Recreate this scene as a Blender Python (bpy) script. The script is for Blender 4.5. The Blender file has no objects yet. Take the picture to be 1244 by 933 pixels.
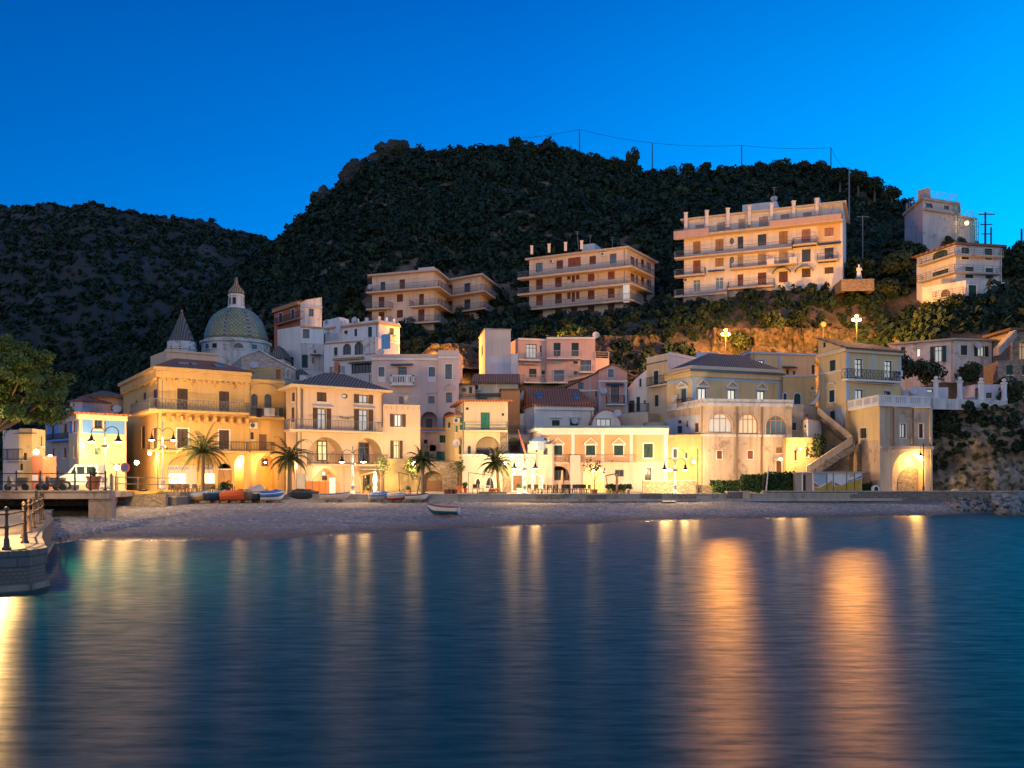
import bpy, bmesh, math, random
import numpy as np
from mathutils import Vector, Matrix
from mathutils.geometry import tessellate_polygon
random.seed(7); rng = np.random.default_rng(11)
S = bpy.context.scene
COL = S.collection
F, HZ, CX, HC = 1077.0, 575.0, 622.0, 3.5      # focal length in photo pixels, horizon row, centre column, eye height (m)
QZ = 1.6                                       # promenade level above the sea

def P(x, y, D): return Vector(((x-CX)*D/F, D, HC+(HZ-y)*D/F))
def G(x, D): return Vector(((x-CX)*D/F, D))
def zat(y, D): return HC+(HZ-y)*D/F
def lin(h):
    h = h.lstrip('#'); r = [int(h[i:i+2], 16)/255 for i in (0, 2, 4)]
    return tuple(c/12.92 if c <= .04045 else ((c+.055)/1.055)**2.4 for c in r)

# ------------------------------------------------------------------ materials
MATS = {}
def newmat(name):
    m = bpy.data.materials.new(name); m.use_nodes = True
    nt = m.node_tree; b = nt.nodes['Principled BSDF']
    return m, nt, b
def node(nt, t, **kw):
    n = nt.nodes.new(t)
    for k, v in kw.items():
        if k in n.inputs: n.inputs[k].default_value = v
        else: setattr(n, k, v)
    return n
def ramp(nt, stops, interp='LINEAR'):
    r = nt.nodes.new('ShaderNodeValToRGB'); r.color_ramp.interpolation = interp
    e = r.color_ramp.elements
    while len(e) < len(stops): e.new(0.5)
    for q, (p, c) in zip(e, stops):
        q.position = p; q.color = (c[0], c[1], c[2], 1) if len(c) == 3 else c
    return r
def mixc(nt, fac, a, b, mode='MIX'):
    n = nt.nodes.new('ShaderNodeMix'); n.data_type = 'RGBA'; n.blend_type = mode
    for s, v in ((n.inputs[0], fac), (n.inputs[6], a), (n.inputs[7], b)):
        if hasattr(v, 'links') or isinstance(v, bpy.types.NodeSocket): nt.links.new(v, s)
        elif isinstance(v, (int, float)): s.default_value = v
        else: s.default_value = (v[0], v[1], v[2], 1)
    return n.outputs[2]
def coords(nt, scale=(1, 1, 1), kind='Object'):
    tc = nt.nodes.new('ShaderNodeTexCoord'); mp = nt.nodes.new('ShaderNodeMapping')
    mp.inputs['Scale'].default_value = scale
    nt.links.new(tc.outputs[kind], mp.inputs[0]); return mp.outputs[0]
def noise(nt, vec, scale, detail=4, rough=.55):
    n = nt.nodes.new('ShaderNodeTexNoise'); n.inputs['Scale'].default_value = scale
    n.inputs['Detail'].default_value = detail; n.inputs['Roughness'].default_value = rough
    nt.links.new(vec, n.inputs['Vector']); return n.outputs['Fac']
def bump(nt, b, h, strength=.3, dist=.05):
    n = nt.nodes.new('ShaderNodeBump'); n.inputs['Strength'].default_value = strength; n.inputs['Distance'].default_value = dist
    nt.links.new(h, n.inputs['Height']); nt.links.new(n.outputs[0], b.inputs['Normal'])
def mul(c, k): return tuple(min(1, v*k) for v in c)

def plaster(name, col, wear=.35, dirt=None):
    """painted render with blotches, vertical weather streaks and a fine grain"""
    if name in MATS: return MATS[name]
    wear = min(.95, wear*1.35)
    m, nt, b = newmat(name); L = nt.links
    v = coords(nt); vs = coords(nt, (1.6, 1.6, .13))
    big = ramp(nt, [(.35, (0, 0, 0)), (.7, (1, 1, 1))]); L.new(noise(nt, v, .45, 6, .65), big.inputs[0])
    st = ramp(nt, [(.48, (0, 0, 0)), (.75, (1, 1, 1))]); L.new(noise(nt, vs, 1.1, 5, .6), st.inputs[0])
    d = dirt or mul(col, .55)
    c = mixc(nt, big.outputs[0], col, tuple(col[i]*(1-.45*wear)+d[i]*.45*wear for i in range(3)))
    mm = nt.nodes.new('ShaderNodeMath'); mm.operation = 'MULTIPLY'; mm.inputs[1].default_value = wear
    L.new(st.outputs[0], mm.inputs[0])
    c = mixc(nt, mm.outputs[0], c, d)
    if wear > .6:
        pa = ramp(nt, [(.56, (0, 0, 0)), (.62, (1, 1, 1))]); L.new(noise(nt, v, .8, 8, .7), pa.inputs[0])
        m2 = nt.nodes.new('ShaderNodeMath'); m2.operation = 'MULTIPLY'; m2.inputs[1].default_value = .7
        L.new(pa.outputs[0], m2.inputs[0]); c = mixc(nt, m2.outputs[0], c, mul(d, .75))
    L.new(c, b.inputs['Base Color']); b.inputs['Roughness'].default_value = .85
    bump(nt, b, noise(nt, v, 9, 6, .7), .25, .03)
    MATS[name] = m; return m

def stone(name, c1, c2, scale=1.6, joint=(.12, .10, .085), rough=.9, zs=1.5):
    """irregular rubble masonry"""
    if name in MATS: return MATS[name]
    m, nt, b = newmat(name); L = nt.links
    v = coords(nt, (1, 1, zs))
    nz = node(nt, 'ShaderNodeTexNoise', Scale=1.3); L.new(v, nz.inputs['Vector'])
    vm = mixc(nt, .12, v, nz.outputs['Color'])
    vo = node(nt, 'ShaderNodeTexVoronoi', Scale=scale); L.new(vm, vo.inputs['Vector'])
    ve = node(nt, 'ShaderNodeTexVoronoi', Scale=scale, feature='DISTANCE_TO_EDGE'); L.new(vm, ve.inputs['Vector'])
    sep = nt.nodes.new('ShaderNodeSeparateColor'); L.new(vo.outputs['Color'], sep.inputs[0])
    c = mixc(nt, sep.outputs[0], c1, c2)
    c = mixc(nt, noise(nt, v, 4, 5), c, mul(c1, .5))
    ed = ramp(nt, [(.0, (0, 0, 0)), (.08, (1, 1, 1))]); L.new(ve.outputs['Distance'], ed.inputs[0])
    c = mixc(nt, ed.outputs[0], joint, c)
    L.new(c, b.inputs['Base Color']); b.inputs['Roughness'].default_value = rough
    bump(nt, b, ed.outputs[0], .6, .05)
    MATS[name] = m; return m

def rock(name, c1, c2, scale=.5):
    if name in MATS: return MATS[name]
    m, nt, b = newmat(name); L = nt.links; v = coords(nt)
    n1 = noise(nt, v, scale, 10, .7)
    r = ramp(nt, [(.3, mul(c1, .5)), (.5, c1), (.7, c2)]); L.new(n1, r.inputs[0])
    n2 = ramp(nt, [(.45, (0, 0, 0)), (.62, (1, 1, 1))]); L.new(noise(nt, v, scale*2.7, 6), n2.inputs[0])
    c = mixc(nt, n2.outputs[0], r.outputs[0], (.03, .04, .015))
    vw = mixc(nt, .8, v, node(nt, 'ShaderNodeTexNoise', Scale=scale*1.6, Detail=6.).outputs['Color']); vc = node(nt, 'ShaderNodeTexVoronoi', Scale=scale*1.5, feature='DISTANCE_TO_EDGE'); L.new(vw, vc.inputs['Vector'])
    cr = ramp(nt, [(0, (.62, .62, .62)), (.05, (1, 1, 1))]); L.new(vc.outputs['Distance'], cr.inputs[0]); c = mixc(nt, 1., c, cr.outputs[0], 'MULTIPLY')
    L.new(c, b.inputs['Base Color']); b.inputs['Roughness'].default_value = .95
    bump(nt, b, noise(nt, v, scale*4, 8, .75), .9, .35)
    MATS[name] = m; return m

def flat(name, col, rough=.6, metal=0., var=.25, scale=3.):
    if name in MATS: return MATS[name]
    m, nt, b = newmat(name); v = coords(nt)
    c = mixc(nt, noise(nt, v, scale, 5), mul(col, 1-var), mul(col, 1+var))
    nt.links.new(c, b.inputs['Base Color']); b.inputs['Roughness'].default_value = rough; b.inputs['Metallic'].default_value = metal
    MATS[name] = m; return m

def slats(name, col):
    """wooden shutter louvres"""
    if name in MATS: return MATS[name]
    m, nt, b = newmat(name); v = coords(nt)
    w = node(nt, 'ShaderNodeTexWave', Scale=3.4, bands_direction='Z', Distortion=0.); nt.links.new(v, w.inputs['Vector'])
    c = mixc(nt, w.outputs['Fac'], mul(col, .6), mul(col, 1.15)); c = mixc(nt, noise(nt, v, 2.5, 4), c, mul(col, .8))
    nt.links.new(c, b.inputs['Base Color']); b.inputs['Roughness'].default_value = .55
    bump(nt, b, w.outputs['Fac'], .6, .03); MATS[name] = m; return m

def tiles(name, c1, c2, ax='X'):
    """roof of curved clay tiles, ridges running down the slope"""
    if name in MATS: return MATS[name]
    m, nt, b = newmat(name); v = coords(nt); L = nt.links
    w = node(nt, 'ShaderNodeTexWave', Scale=1.1, bands_direction=ax, Distortion=.4); L.new(v, w.inputs['Vector'])
    w2 = node(nt, 'ShaderNodeTexWave', Scale=.9, bands_direction='Z', Distortion=.3, wave_profile='SAW'); L.new(v, w2.inputs['Vector'])
    c = mixc(nt, noise(nt, v, 1.7, 8, .75), c1, c2)
    c = mixc(nt, w.outputs['Fac'], mul(c1, .45), c)
    L.new(c, b.inputs['Base Color']); b.inputs['Roughness'].default_value = .85
    a = nt.nodes.new('ShaderNodeMath'); a.operation = 'ADD'; L.new(w.outputs['Fac'], a.inputs[0]); L.new(w2.outputs['Fac'], a.inputs[1])
    bump(nt, b, a.outputs[0], .7, .07); MATS[name] = m; return m

def emit(name, col, strength):
    if name in MATS: return MATS[name]
    m, nt, b = newmat(name)
    b.inputs['Base Color'].default_value = (*col, 1); b.inputs['Emission Color'].default_value = (*col, 1)
    b.inputs['Emission Strength'].default_value = strength; MATS[name] = m; return m

def glass(name, col=(.02, .03, .04), rough=.08):
    if name in MATS: return MATS[name]
    m, nt, b = newmat(name); v = coords(nt)
    c = mixc(nt, noise(nt, v, .9, 2), mul(col, .5), mul(col, 1.6)); nt.links.new(c, b.inputs['Base Color'])
    b.inputs['Roughness'].default_value = rough; b.inputs['IOR'].default_value = 1.6
    bump(nt, b, noise(nt, v, .6, 2), .05, .05); MATS[name] = m; return m

def litpane(name, col, strength):
    """a lit room behind thin curtains"""
    if name in MATS: return MATS[name]
    m, nt, b = newmat(name); v = coords(nt, (3, 3, .5))
    c = mixc(nt, noise(nt, v, 1.5, 3), mul(col, .45), col)
    nt.links.new(c, b.inputs['Emission Color']); b.inputs['Emission Strength'].default_value = strength
    b.inputs['Base Color'].default_value = (.3, .25, .2, 1); b.inputs['Roughness'].default_value = .2; MATS[name] = m; return m

def leafmat(name, c1, c2, trans=.25):
    if name in MATS: return MATS[name]
    m, nt, b = newmat(name); L = nt.links
    at = nt.nodes.new('ShaderNodeAttribute'); at.attribute_name = 'tint'
    r = ramp(nt, [(0, c1), (.8, c2), (1., (c2[0]*1.9, c2[1]*1.7, c2[2]))]); L.new(at.outputs['Fac'], r.inputs[0])
    L.new(r.outputs[0], b.inputs['Base Color']); b.inputs['Roughness'].default_value = .75
    b.inputs['Specular IOR Level'].default_value = .25
    MATS[name] = m; return m

# ------------------------------------------------------------------ objects
def link(o): COL.objects.link(o); return o
def tag(o, label=None, cat=None, group=None, kind=None):
    if label: o['label'] = label
    if cat: o['category'] = cat
    if group: o['group'] = group
    if kind: o['kind'] = kind
    return o
def empty(name, loc, label=None, cat=None, group=None, rz=0):
    o = bpy.data.objects.new(name, None); link(o); o.location = loc; o.rotation_euler = (0, 0, rz)
    o.empty_display_size = .3
    return tag(o, label, cat, group)
def copy_tree(o, parent=None):
    c = o.copy(); link(c); c.parent = parent
    for ch in list(o.children): copy_tree(ch, c)
    return c

class MB:
    def __init__(s): s.v = []; s.f = []
    def add(s, vs, fs):
        n = len(s.v); s.v += [tuple(p) for p in vs]; s.f += [tuple(i+n for i in f) for f in fs]; return s
    def hexa(s, c):        # 8 corners: bottom ring 0-3 counter-clockwise seen from above, top ring 4-7
        return s.add(c, [(3, 2, 1, 0), (4, 5, 6, 7), (0, 1, 5, 4), (1, 2, 6, 5), (2, 3, 7, 6), (3, 0, 4, 7)])
    def box(s, x0, x1, y0, y1, z0, z1):
        return s.hexa([(x0, y0, z0), (x1, y0, z0), (x1, y1, z0), (x0, y1, z0), (x0, y0, z1), (x1, y0, z1), (x1, y1, z1), (x0, y1, z1)])
    def fbox(s, f, u0, u1, v0, v1, w0, w1):      # a box in the frame of a wall face
        q = lambda u, w, v: f.at(u, v, w)
        return s.hexa([q(u0, w1, v0), q(u1, w1, v0), q(u1, w0, v0), q(u0, w0, v0), q(u0, w1, v1), q(u1, w1, v1), q(u1, w0, v1), q(u0, w0, v1)])
    def bar(s, a, b, t=.03, t2=None):
        a = Vector(a); b = Vector(b); d = (b-a)
        if d.length < 1e-6: return s
        d.normalize(); up = Vector((0, 0, 1)) if abs(d.z) < .9 else Vector((1, 0, 0))
        p = d.cross(up).normalized()*t*.5; q = d.cross(p).normalized()*(t2 or t)*.5
        return s.hexa([a-p-q, a+p-q, a+p+q, a-p+q, b-p-q, b+p-q, b+p+q, b-p+q])
    def tube(s, pts, rad, n=8, cap=True):
        pts = [Vector(p) for p in pts]; R = rad if isinstance(rad, (list, tuple)) else [rad]*len(pts)
        base = len(s.v); prev = None
        for i, p in enumerate(pts):
            d = (pts[min(i+1, len(pts)-1)]-pts[max(i-1, 0)]).normalized()
            if prev is None:
                a = d.cross(Vector((0, 0, 1)) if abs(d.z) < .9 else Vector((1, 0, 0))).normalized()
            else: a = (prev-d*prev.dot(d)).normalized()
            prev = a; c = d.cross(a)
            for k in range(n):
                t = 2*math.pi*k/n; s.v.append(tuple(p+(a*math.cos(t)+c*math.sin(t))*R[i]))
        for i in range(len(pts)-1):
            for k in range(n):
                k2 = (k+1) % n; s.f.append((base+i*n+k, base+i*n+k2, base+(i+1)*n+k2, base+(i+1)*n+k))
        if cap:
            s.f.append(tuple(base+k for k in reversed(range(n)))); m = base+(len(pts)-1)*n; s.f.append(tuple(m+k for k in range(n)))
        return s
    def lathe(s, c, prof, n=16, sx=1, sy=1, a0=0.):    # prof: list of (r, z)
        base = len(s.v)
        for r, z in prof:
            for k in range(n):
                t = a0+2*math.pi*k/n; s.v.append((c[0]+r*sx*math.cos(t), c[1]+r*sy*math.sin(t), c[2]+z))
        for i in range(len(prof)-1):
            for k in range(n):
                k2 = (k+1) % n; s.f.append((base+i*n+k, base+i*n+k2, base+(i+1)*n+k2, base+(i+1)*n+k))
        s.f.append(tuple(base+k for k in reversed(range(n)))); m = base+(len(prof)-1)*n; s.f.append(tuple(m+k for k in range(n)))
        return s
    def ball(s, c, r, n=10, m=6):
        return s.lathe(c, [(max(.001, r*math.sin(math.pi*i/m)), -r*math.cos(math.pi*i/m)) for i in range(m+1)], n)
    def prism(s, poly, z0, z1):                        # poly counter-clockwise seen from above
        n = len(poly)
        s.add([(p[0], p[1], z0) for p in poly]+[(p[0], p[1], z1) for p in poly],
              [tuple(reversed(range(n))), tuple(range(n, 2*n))]+[(i, (i+1) % n, n+(i+1) % n, n+i) for i in range(n)])
        return s
    def build(s, name, mat, parent=None, smooth=False, base=None):
        off = Vector((0, 0, 0)); p = parent
        while p is not None: off = off+p.location; p = p.parent
        b = Vector(base) if base is not None else Vector((0, 0, 0))
        me = bpy.data.meshes.new(name); me.from_pydata([tuple(Vector(v)-off-b) for v in s.v], [], s.f)
        if smooth: me.polygons.foreach_set('use_smooth', [True]*len(me.polygons))
        me.materials.append(mat); me.update()
        o = bpy.data.objects.new(name, me); link(o)
        if base is not None: o.location = b
        if parent is not None: o.parent = parent
        return o

def npmesh(name, verts, quads, mat, tint=None, parent=None, loc=None):
    me = bpy.data.meshes.new(name); nv = len(verts); nq, k = quads.shape
    me.vertices.add(nv); me.vertices.foreach_set('co', np.asarray(verts, np.float32).ravel())
    me.loops.add(nq*k); me.loops.foreach_set('vertex_index', np.asarray(quads, np.int32).ravel())
    me.polygons.add(nq); me.polygons.foreach_set('loop_start', np.arange(0, nq*k, k, dtype=np.int32))
    me.update(calc_edges=True)
    if tint is not None:
        a = me.attributes.new('tint', 'FLOAT', 'POINT'); a.data.foreach_set('value', np.asarray(tint, np.float32))
    me.materials.append(mat); o = bpy.data.objects.new(name, me); link(o)
    if parent is not None: o.parent = parent
    if loc is not None: o.location = loc
    return o

# ------------------------------------------------------------------ wall faces
class Face:
    def __init__(s, p0, p1):
        s.p0 = Vector(p0); s.e = (Vector(p1)-s.p0); s.L = s.e.length; s.e.normalize(); s.n = Vector((s.e.y, -s.e.x))
    def at(s, u, v, w=0.):
        q = s.p0+s.e*u+s.n*w; return Vector((q.x, q.y, v))
    def uv(s, x, y, w=0.):
        d = Vector(((x-CX)/F, 1.)); o = s.p0+s.n*w
        t = o.dot(s.n)/d.dot(s.n); q = d*t; return (q-s.p0).dot(s.e), HC+(HZ-y)/F*t
    def rect(s, x0, y0, x1, y1, w=0.):
        xm = (x0+x1)/2; ym = (y0+y1)/2
        return s.uv(x0, ym, w)[0], s.uv(x1, ym, w)[0], s.uv(xm, y1, w)[1], s.uv(xm, y0, w)[1]

def scaled(poly, t):
    us = [p[0] for p in poly]; vs = [p[1] for p in poly]
    cu = (min(us)+max(us))/2; cv = (min(vs)+max(vs))/2; W = max(us)-min(us); H = max(vs)-min(vs)
    return [(cu+(u-cu)*(1+2*t/W), cv+(v-cv)*(1+2*t/H)) for u, v in poly]
def ring(mb, f, inner, outer, w0, w1):
    n = len(inner); b = len(mb.v)
    for pl, w in ((inner, w0), (outer, w0), (inner, w1), (outer, w1)):
        mb.v += [tuple(f.at(u, v, w)) for u, v in pl]
    for i in range(n):
        j = (i+1) % n
        mb.f += [(b+2*n+i, b+2*n+j, b+3*n+j, b+3*n+i), (b+i, b+n+i, b+n+j, b+j), (b+n+i, b+3*n+i, b+3*n+j, b+n+j), (b+i, b+j, b+2*n+j, b+2*n+i)]
def rectpoly(u0, u1, v0, v1): return [(u0, v0), (u1, v0), (u1, v1), (u0, v1)]
def archpoly(u0, u1, v0, v1, rise=None, n=12):
    c = (u0+u1)/2; r = (u1-u0)/2; rz = min(r if rise is None else rise, (v1-v0)*.98)
    return [(u0, v0), (u1, v0)]+[(c+r*math.cos(math.pi*i/n), v1-rz+rz*math.sin(math.pi*i/n)) for i in range(n+1)]
def ovalpoly(u0, u1, v0, v1, n=16):
    return [((u0+u1)/2+(u1-u0)/2*math.cos(2*math.pi*i/n), (v0+v1)/2+(v1-v0)/2*math.sin(2*math.pi*i/n)) for i in range(n)]
def facepoly(mb, f, polys, w):
    tri = tessellate_polygon([[Vector((u, v, 0)) for u, v in pl] for pl in polys]); flatp = [p for pl in polys for p in pl]
    b = len(mb.v); mb.v += [tuple(f.at(u, v, w)) for u, v in flatp]
    for t in tri:
        a, c, d = (flatp[i] for i in t)
        ar = (c[0]-a[0])*(d[1]-a[1])-(c[1]-a[1])*(d[0]-a[0])
        if abs(ar) < 1e-9: continue
        mb.f.append(tuple(b+i for i in (t if ar > 0 else reversed(t))))

SUN_ANGLES = None
WHITE = lambda: plaster('white_trim', (.74, .72, .68), .2)

class Building:
    def __init__(s, name, label, cat, pts, z0, ztop, mat, back=8., group=None, foot=None):
        """pts: (photo column, depth) of the corners seen, left to right"""
        s.name = name; s.z0 = z0; s.zt = ztop; s.mat = mat
        s.pts = [G(*p) for p in pts]
        s.faces = [Face(a, b) for a, b in zip(s.pts, s.pts[1:])]
        if foot: s.foot = s.pts+[G(*p) for p in foot]
        elif len(s.pts) == 2:
            n = s.faces[0].n; s.foot = s.pts+[s.pts[1]-n*back, s.pts[0]-n*back]
        elif len(s.pts) == 3: s.foot = s.pts+[s.pts[0]+s.pts[2]-s.pts[1]]
        else: s.foot = s.pts+[s.pts[-1]+Vector((0, back)), s.pts[0]+Vector((0, back))]
        c = sum(s.pts, Vector((0, 0)))/len(s.pts)
        s.root = empty(name, (c.x, c.y, z0), label, cat, group)
        s.pan = []; s.holes = [[] for _ in s.faces]; s.polys = [None]*len(s.faces)
    def ztop_at(s, y, D): return zat(y, D)
    def part(s, name, mb, mat, parent=None, smooth=False, label=None):
        o = mb.build(name, mat, parent or s.root, smooth)
        if label: o['label'] = label
        return o
    def finish(s, cap=True):
        mb = MB()
        for f, hs, pl in zip(s.faces, s.holes, s.polys):
            outer = pl or rectpoly(0, f.L, s.z0, s.zt)
            facepoly(mb, f, [outer]+[h for h, d in hs], 0.)
            for h, d in hs:
                n = len(h); b = len(mb.v)
                mb.v += [tuple(f.at(u, v, 0)) for u, v in h]+[tuple(f.at(u, v, -d)) for u, v in h]
                mb.f += [(b+i, b+n+i, b+n+(i+1) % n, b+(i+1) % n) for i in range(n)]
                if d > .5: facepoly(mb, f, [h], -d)
        n = len(s.pts); ft = s.foot
        for i in range(n-1, len(ft)):
            a, c = ft[i], ft[(i+1) % len(ft)]
            mb.add([(a.x, a.y, s.z0), (c.x, c.y, s.z0), (c.x, c.y, s.zt), (a.x, a.y, s.zt)], [(0, 1, 2, 3)])
        if cap: mb.add([(p.x, p.y, s.zt) for p in ft], [tuple(range(len(ft)))])
        s.wall = s.part('wall', mb, s.mat)
        for fi, f in enumerate(s.faces):
            if s.polys[fi] is None and f.L > 5.5 and s.zt-s.z0 > 6 and s.name not in ('church',) and len(s.holes[fi]) and random.random() < .6:
                us = [p[0] for h, d in s.holes[fi] for p in h]; u = f.L-.3 if max(us) < f.L-.6 else (.3 if min(us) > .6 else None)
                if u: s.part('rain_pipe', MB().tube([f.at(u, s.zt-.1, .07), f.at(u, s.zt-(s.zt-s.z0)*.5, .07), f.at(u, s.z0, .07)], .045, 6), flat('rain_pipe_grey', (.20, .17, .15), .6))
        for fi, (u0, u1, v0, v1), mat, name, proud in s.pan:
            f = s.faces[fi]; m2 = MB(); inside = []; e = .02
            for h, d in s.holes[fi]:
                if min(p[0] for p in h) >= u1 or max(p[0] for p in h) <= u0 or min(p[1] for p in h) >= v1 or max(p[1] for p in h) <= v0: continue
                inside.append([(min(max(u, u0+e), u1-e), min(max(v, v0+e), v1-e)) for u, v in h])
            pl = rectpoly(u0, u1, v0, v1); facepoly(m2, f, [pl]+inside, proud); ring(m2, f, scaled(pl, -.01), pl, .002, proud-.001)
            s.part(name, m2, mat)
        return s
    # ---- openings
    def win(s, fi, x0, y0, x1, y1, kind='glass', col=None, sur=None, arch=None, sill=True, depth=.2, oval=False, fr=None, mull=1, pane=None, st=.12):
        f = s.faces[fi]; u0, u1, v0, v1 = f.rect(x0, y0, x1, y1)
        if kind == 'open':
            w = (u1-u0); a, c = u0, u1; u0 += w*.26; u1 -= w*.26
            for q0, q1 in ((a, u0-.04), (u1+.04, c)): s.part('shutter', MB().fbox(f, q0, q1, v0, v1, .015, .07), col)
        poly = archpoly(u0, u1, v0, v1, arch if arch and arch is not True else None) if arch else (ovalpoly(u0, u1, v0, v1) if oval else rectpoly(u0, u1, v0, v1))
        s.holes[fi].append((poly, depth))
        if kind == 'shut':
            um = (u0+u1)/2
            if arch:
                mb = MB(); facepoly(mb, f, [poly], -.07); s.part('shutter', mb, col)
            else:
                nl = 1 if (u1-u0) < .75 else 2
                for i in range(nl):
                    q0 = u0+(u1-u0)*i/nl; q1 = u0+(u1-u0)*(i+1)/nl
                    s.part('shutter', MB().fbox(f, q0+.015, q1-.015, v0+.01, v1-.01, -.1, -.045), col)
        elif kind == 'door':
            mb = MB(); facepoly(mb, f, [poly], -depth*.6); s.part('door', mb, col)
        else:
            fm = fr or flat('window_frame_dark', (.09, .06, .045), .5)
            mb = MB(); t = min(.09, (u1-u0)*.12); ring(mb, f, scaled(poly, -t), poly, -depth+.02, -depth+.09)
            for i in range(mull):
                um = u0+(u1-u0)*(i+1)/(mull+1); mb.fbox(f, um-.035, um+.035, v0+t, v1-t*.8, -depth+.02, -depth+.085)
            if v1-v0 > 1.7: vm = v0+(v1-v0)*.72; mb.fbox(f, u0+t, u1-t, vm-.035, vm+.035, -depth+.02, -depth+.08)
            w = s.part('window', mb, fm)
            mp = MB(); facepoly(mp, f, [scaled(poly, -t*.5)], -depth+.03)
            s.part('pane', mp, pane or glass('window_glass'), w)
        if sur is not None:
            mb = MB(); ring(mb, f, scaled(poly, .004), scaled(poly, st), -.01, .055); s.part('window_surround', mb, sur)
        if sill and kind in ('glass', 'open', 'shut') and sur is None and not oval and (v1-v0) < 1.9:
            s.part('sill', MB().fbox(f, u0-.08, u1+.08, v0-.09, v0-.003, .004, .13), WHITE())
        return u0, u1, v0, v1
    def niche(s, fi, x0, y0, x1, y1, depth=1.5, arch=None, rect=False):
        f = s.faces[fi]; u0, u1, v0, v1 = f.rect(x0, y0, x1, y1)
        poly = rectpoly(u0, u1, v0, v1) if rect else archpoly(u0, u1, v0, v1, arch)
        s.holes[fi].append((poly, depth)); return f, (u0, u1, v0, v1)
    def inner(s, fi, x0, y0, x1, y1, w, kind='glass', col=None, pane=None, arch=None, fr=None):
        """a door or window standing on the back wall of a recess of depth w"""
        f = s.faces[fi]; u0, u1, v0, v1 = f.rect(x0, y0, x1, y1, -w)
        poly = archpoly(u0, u1, v0, v1, arch if arch is not True else None) if arch else rectpoly(u0, u1, v0, v1)
        if kind == 'door':
            s.part('door', MB().fbox(f, u0, u1, v0, v1, -w+.003, -w+.07), col)
        else:
            mb = MB(); ring(mb, f, scaled(poly, -.1), poly, -w+.004, -w+.09); um = (u0+u1)/2
            mb.fbox(f, um-.05, um+.05, v0+.1, v1-.1, -w+.004, -w+.085)
            if v1-v0 > 1.7: vm = v0+(v1-v0)*.75; mb.fbox(f, u0+.1, u1-.1, vm-.04, vm+.04, -w+.004, -w+.08)
            o = s.part('window', mb, fr or flat('window_frame_dark', (.09, .06, .045), .5))
            mp = MB(); facepoly(mp, f, [scaled(poly, -.05)], -w+.03); s.part('pane', mp, pane or glass('window_glass'), o)
    # ---- trim
    def band(s, fis, y, h, proud, mat, name='cornice', v=None, D=None, x=None):
        """horizontal moulding; y read at the left end of the first face (or at column x)"""
        mb = MB(); f0 = s.faces[fis[0]]
        if v is None: v = f0.uv(x if x is not None else f0_px(f0), y)[1]
        for fi in fis:
            f = s.faces[fi]; a = 0 if fi == fis[0] else -proud*.98
            mb.fbox(f, a-.002*fi, f.L+(proud if fi != fis[-1] else 0), v-h, v, .003, proud-.002*fi)
        return s.part(name, mb, mat)
    def vband(s, fi, x0, x1, y0, y1, mat, proud=.06, name='pilaster'):
        f = s.faces[fi]; u0, u1, v0, v1 = f.rect(x0, y0, x1, y1); return s.part(name, MB().fbox(f, u0, u1, v0, v1, .003, proud), mat)
    def panel(s, fi, x0, y0, x1, y1, mat, name='wall_panel', proud=.02):
        s.pan.append((fi, s.faces[fi].rect(x0, y0, x1, y1), mat, name, proud))
    def pediment(s, fi, x0, y0, x1, y1, mat, proud=.12, curved=False, name='pediment'):
        f = s.faces[fi]; u0, u1, v0, v1 = f.rect(x0, y0, x1, y1); t = .14; um = (u0+u1)/2; mb = MB()
        pts = [(u0, v0)]+([(um-(u1-u0)/2*math.cos(math.pi*i/10), v0+(v1-v0)*math.sin(math.pi*i/10)) for i in range(1, 10)] if curved else [(um, v1)])+[(u1, v0)]
        for a, c in zip(pts, pts[1:]):
            q = lambda p, dv, w: f.at(p[0], p[1]+dv, w)
            mb.hexa([q(a, -t, proud), q(c, -t, proud), q(c, -t, .003), q(a, -t, .003), q(a, 0, proud), q(c, 0, proud), q(c, 0, .003), q(a, 0, .003)])
        if not curved: mb.fbox(f, u0, u1, v0-t*1.6, v0-t*.3, .004, proud*.8)
        return s.part(name, mb, mat)
    def awning(s, fi, x0, y0, x1, y1, mat, out=.8):
        f = s.faces[fi]; u0, u1, v0, v1 = f.rect(x0, y0, x1, y1)
        mb = MB(); q = lambda u, v, w: f.at(u, v, w)
        mb.hexa([q(u0, v0, out), q(u1, v0, out), q(u1, v1-.08, .01), q(u0, v1-.08, .01), q(u0, v0+.06, out), q(u1, v0+.06, out), q(u1, v1, .01), q(u0, v1, .01)])
        return s.part('awning', mb, mat)
    # ---- balconies
    def balcony(s, fa, xa, fb, xb, y, depth=1.1, th=.18, h=1.0, rail='bars', mat=None, rmat=None, ya=None, ends=(1, 1), step=.16, v=None):
        """slab along faces fa..fb from photo column xa to xb; y = row of the slab's top at its front edge at xa"""
        A, Bf = s.faces[fa], s.faces[fb]
        ua, v_ = A.uv(xa, y, depth); v = v_ if v is None else v
        ub = Bf.uv(xb, y, depth)[0]
        inn = [A.p0+A.e*ua]+[s.faces[i].p0.copy() for i in range(fa+1, fb+1)]+[Bf.p0+Bf.e*ub]
        out = [inn[0]+A.n*depth]
        for i in range(fa+1, fb+1):
            n1, n2 = s.faces[i-1].n, s.faces[i].n; m = (n1+n2).normalized(); out.append(s.faces[i].p0+m*(depth/max(.3, m.dot(n1))))
        out.append(inn[-1]+Bf.n*depth)
        mb = MB()
        for i in range(len(inn)-1):
            mb.prism([out[i], out[i+1], inn[i+1], inn[i]], v-th, v)
        bal = s.part('balcony', mb, mat or s.mat)
        line = ([inn[0]] if ends[0] else [])+out+([inn[-1]] if ends[1] else [])
        rb = MB()
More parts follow.
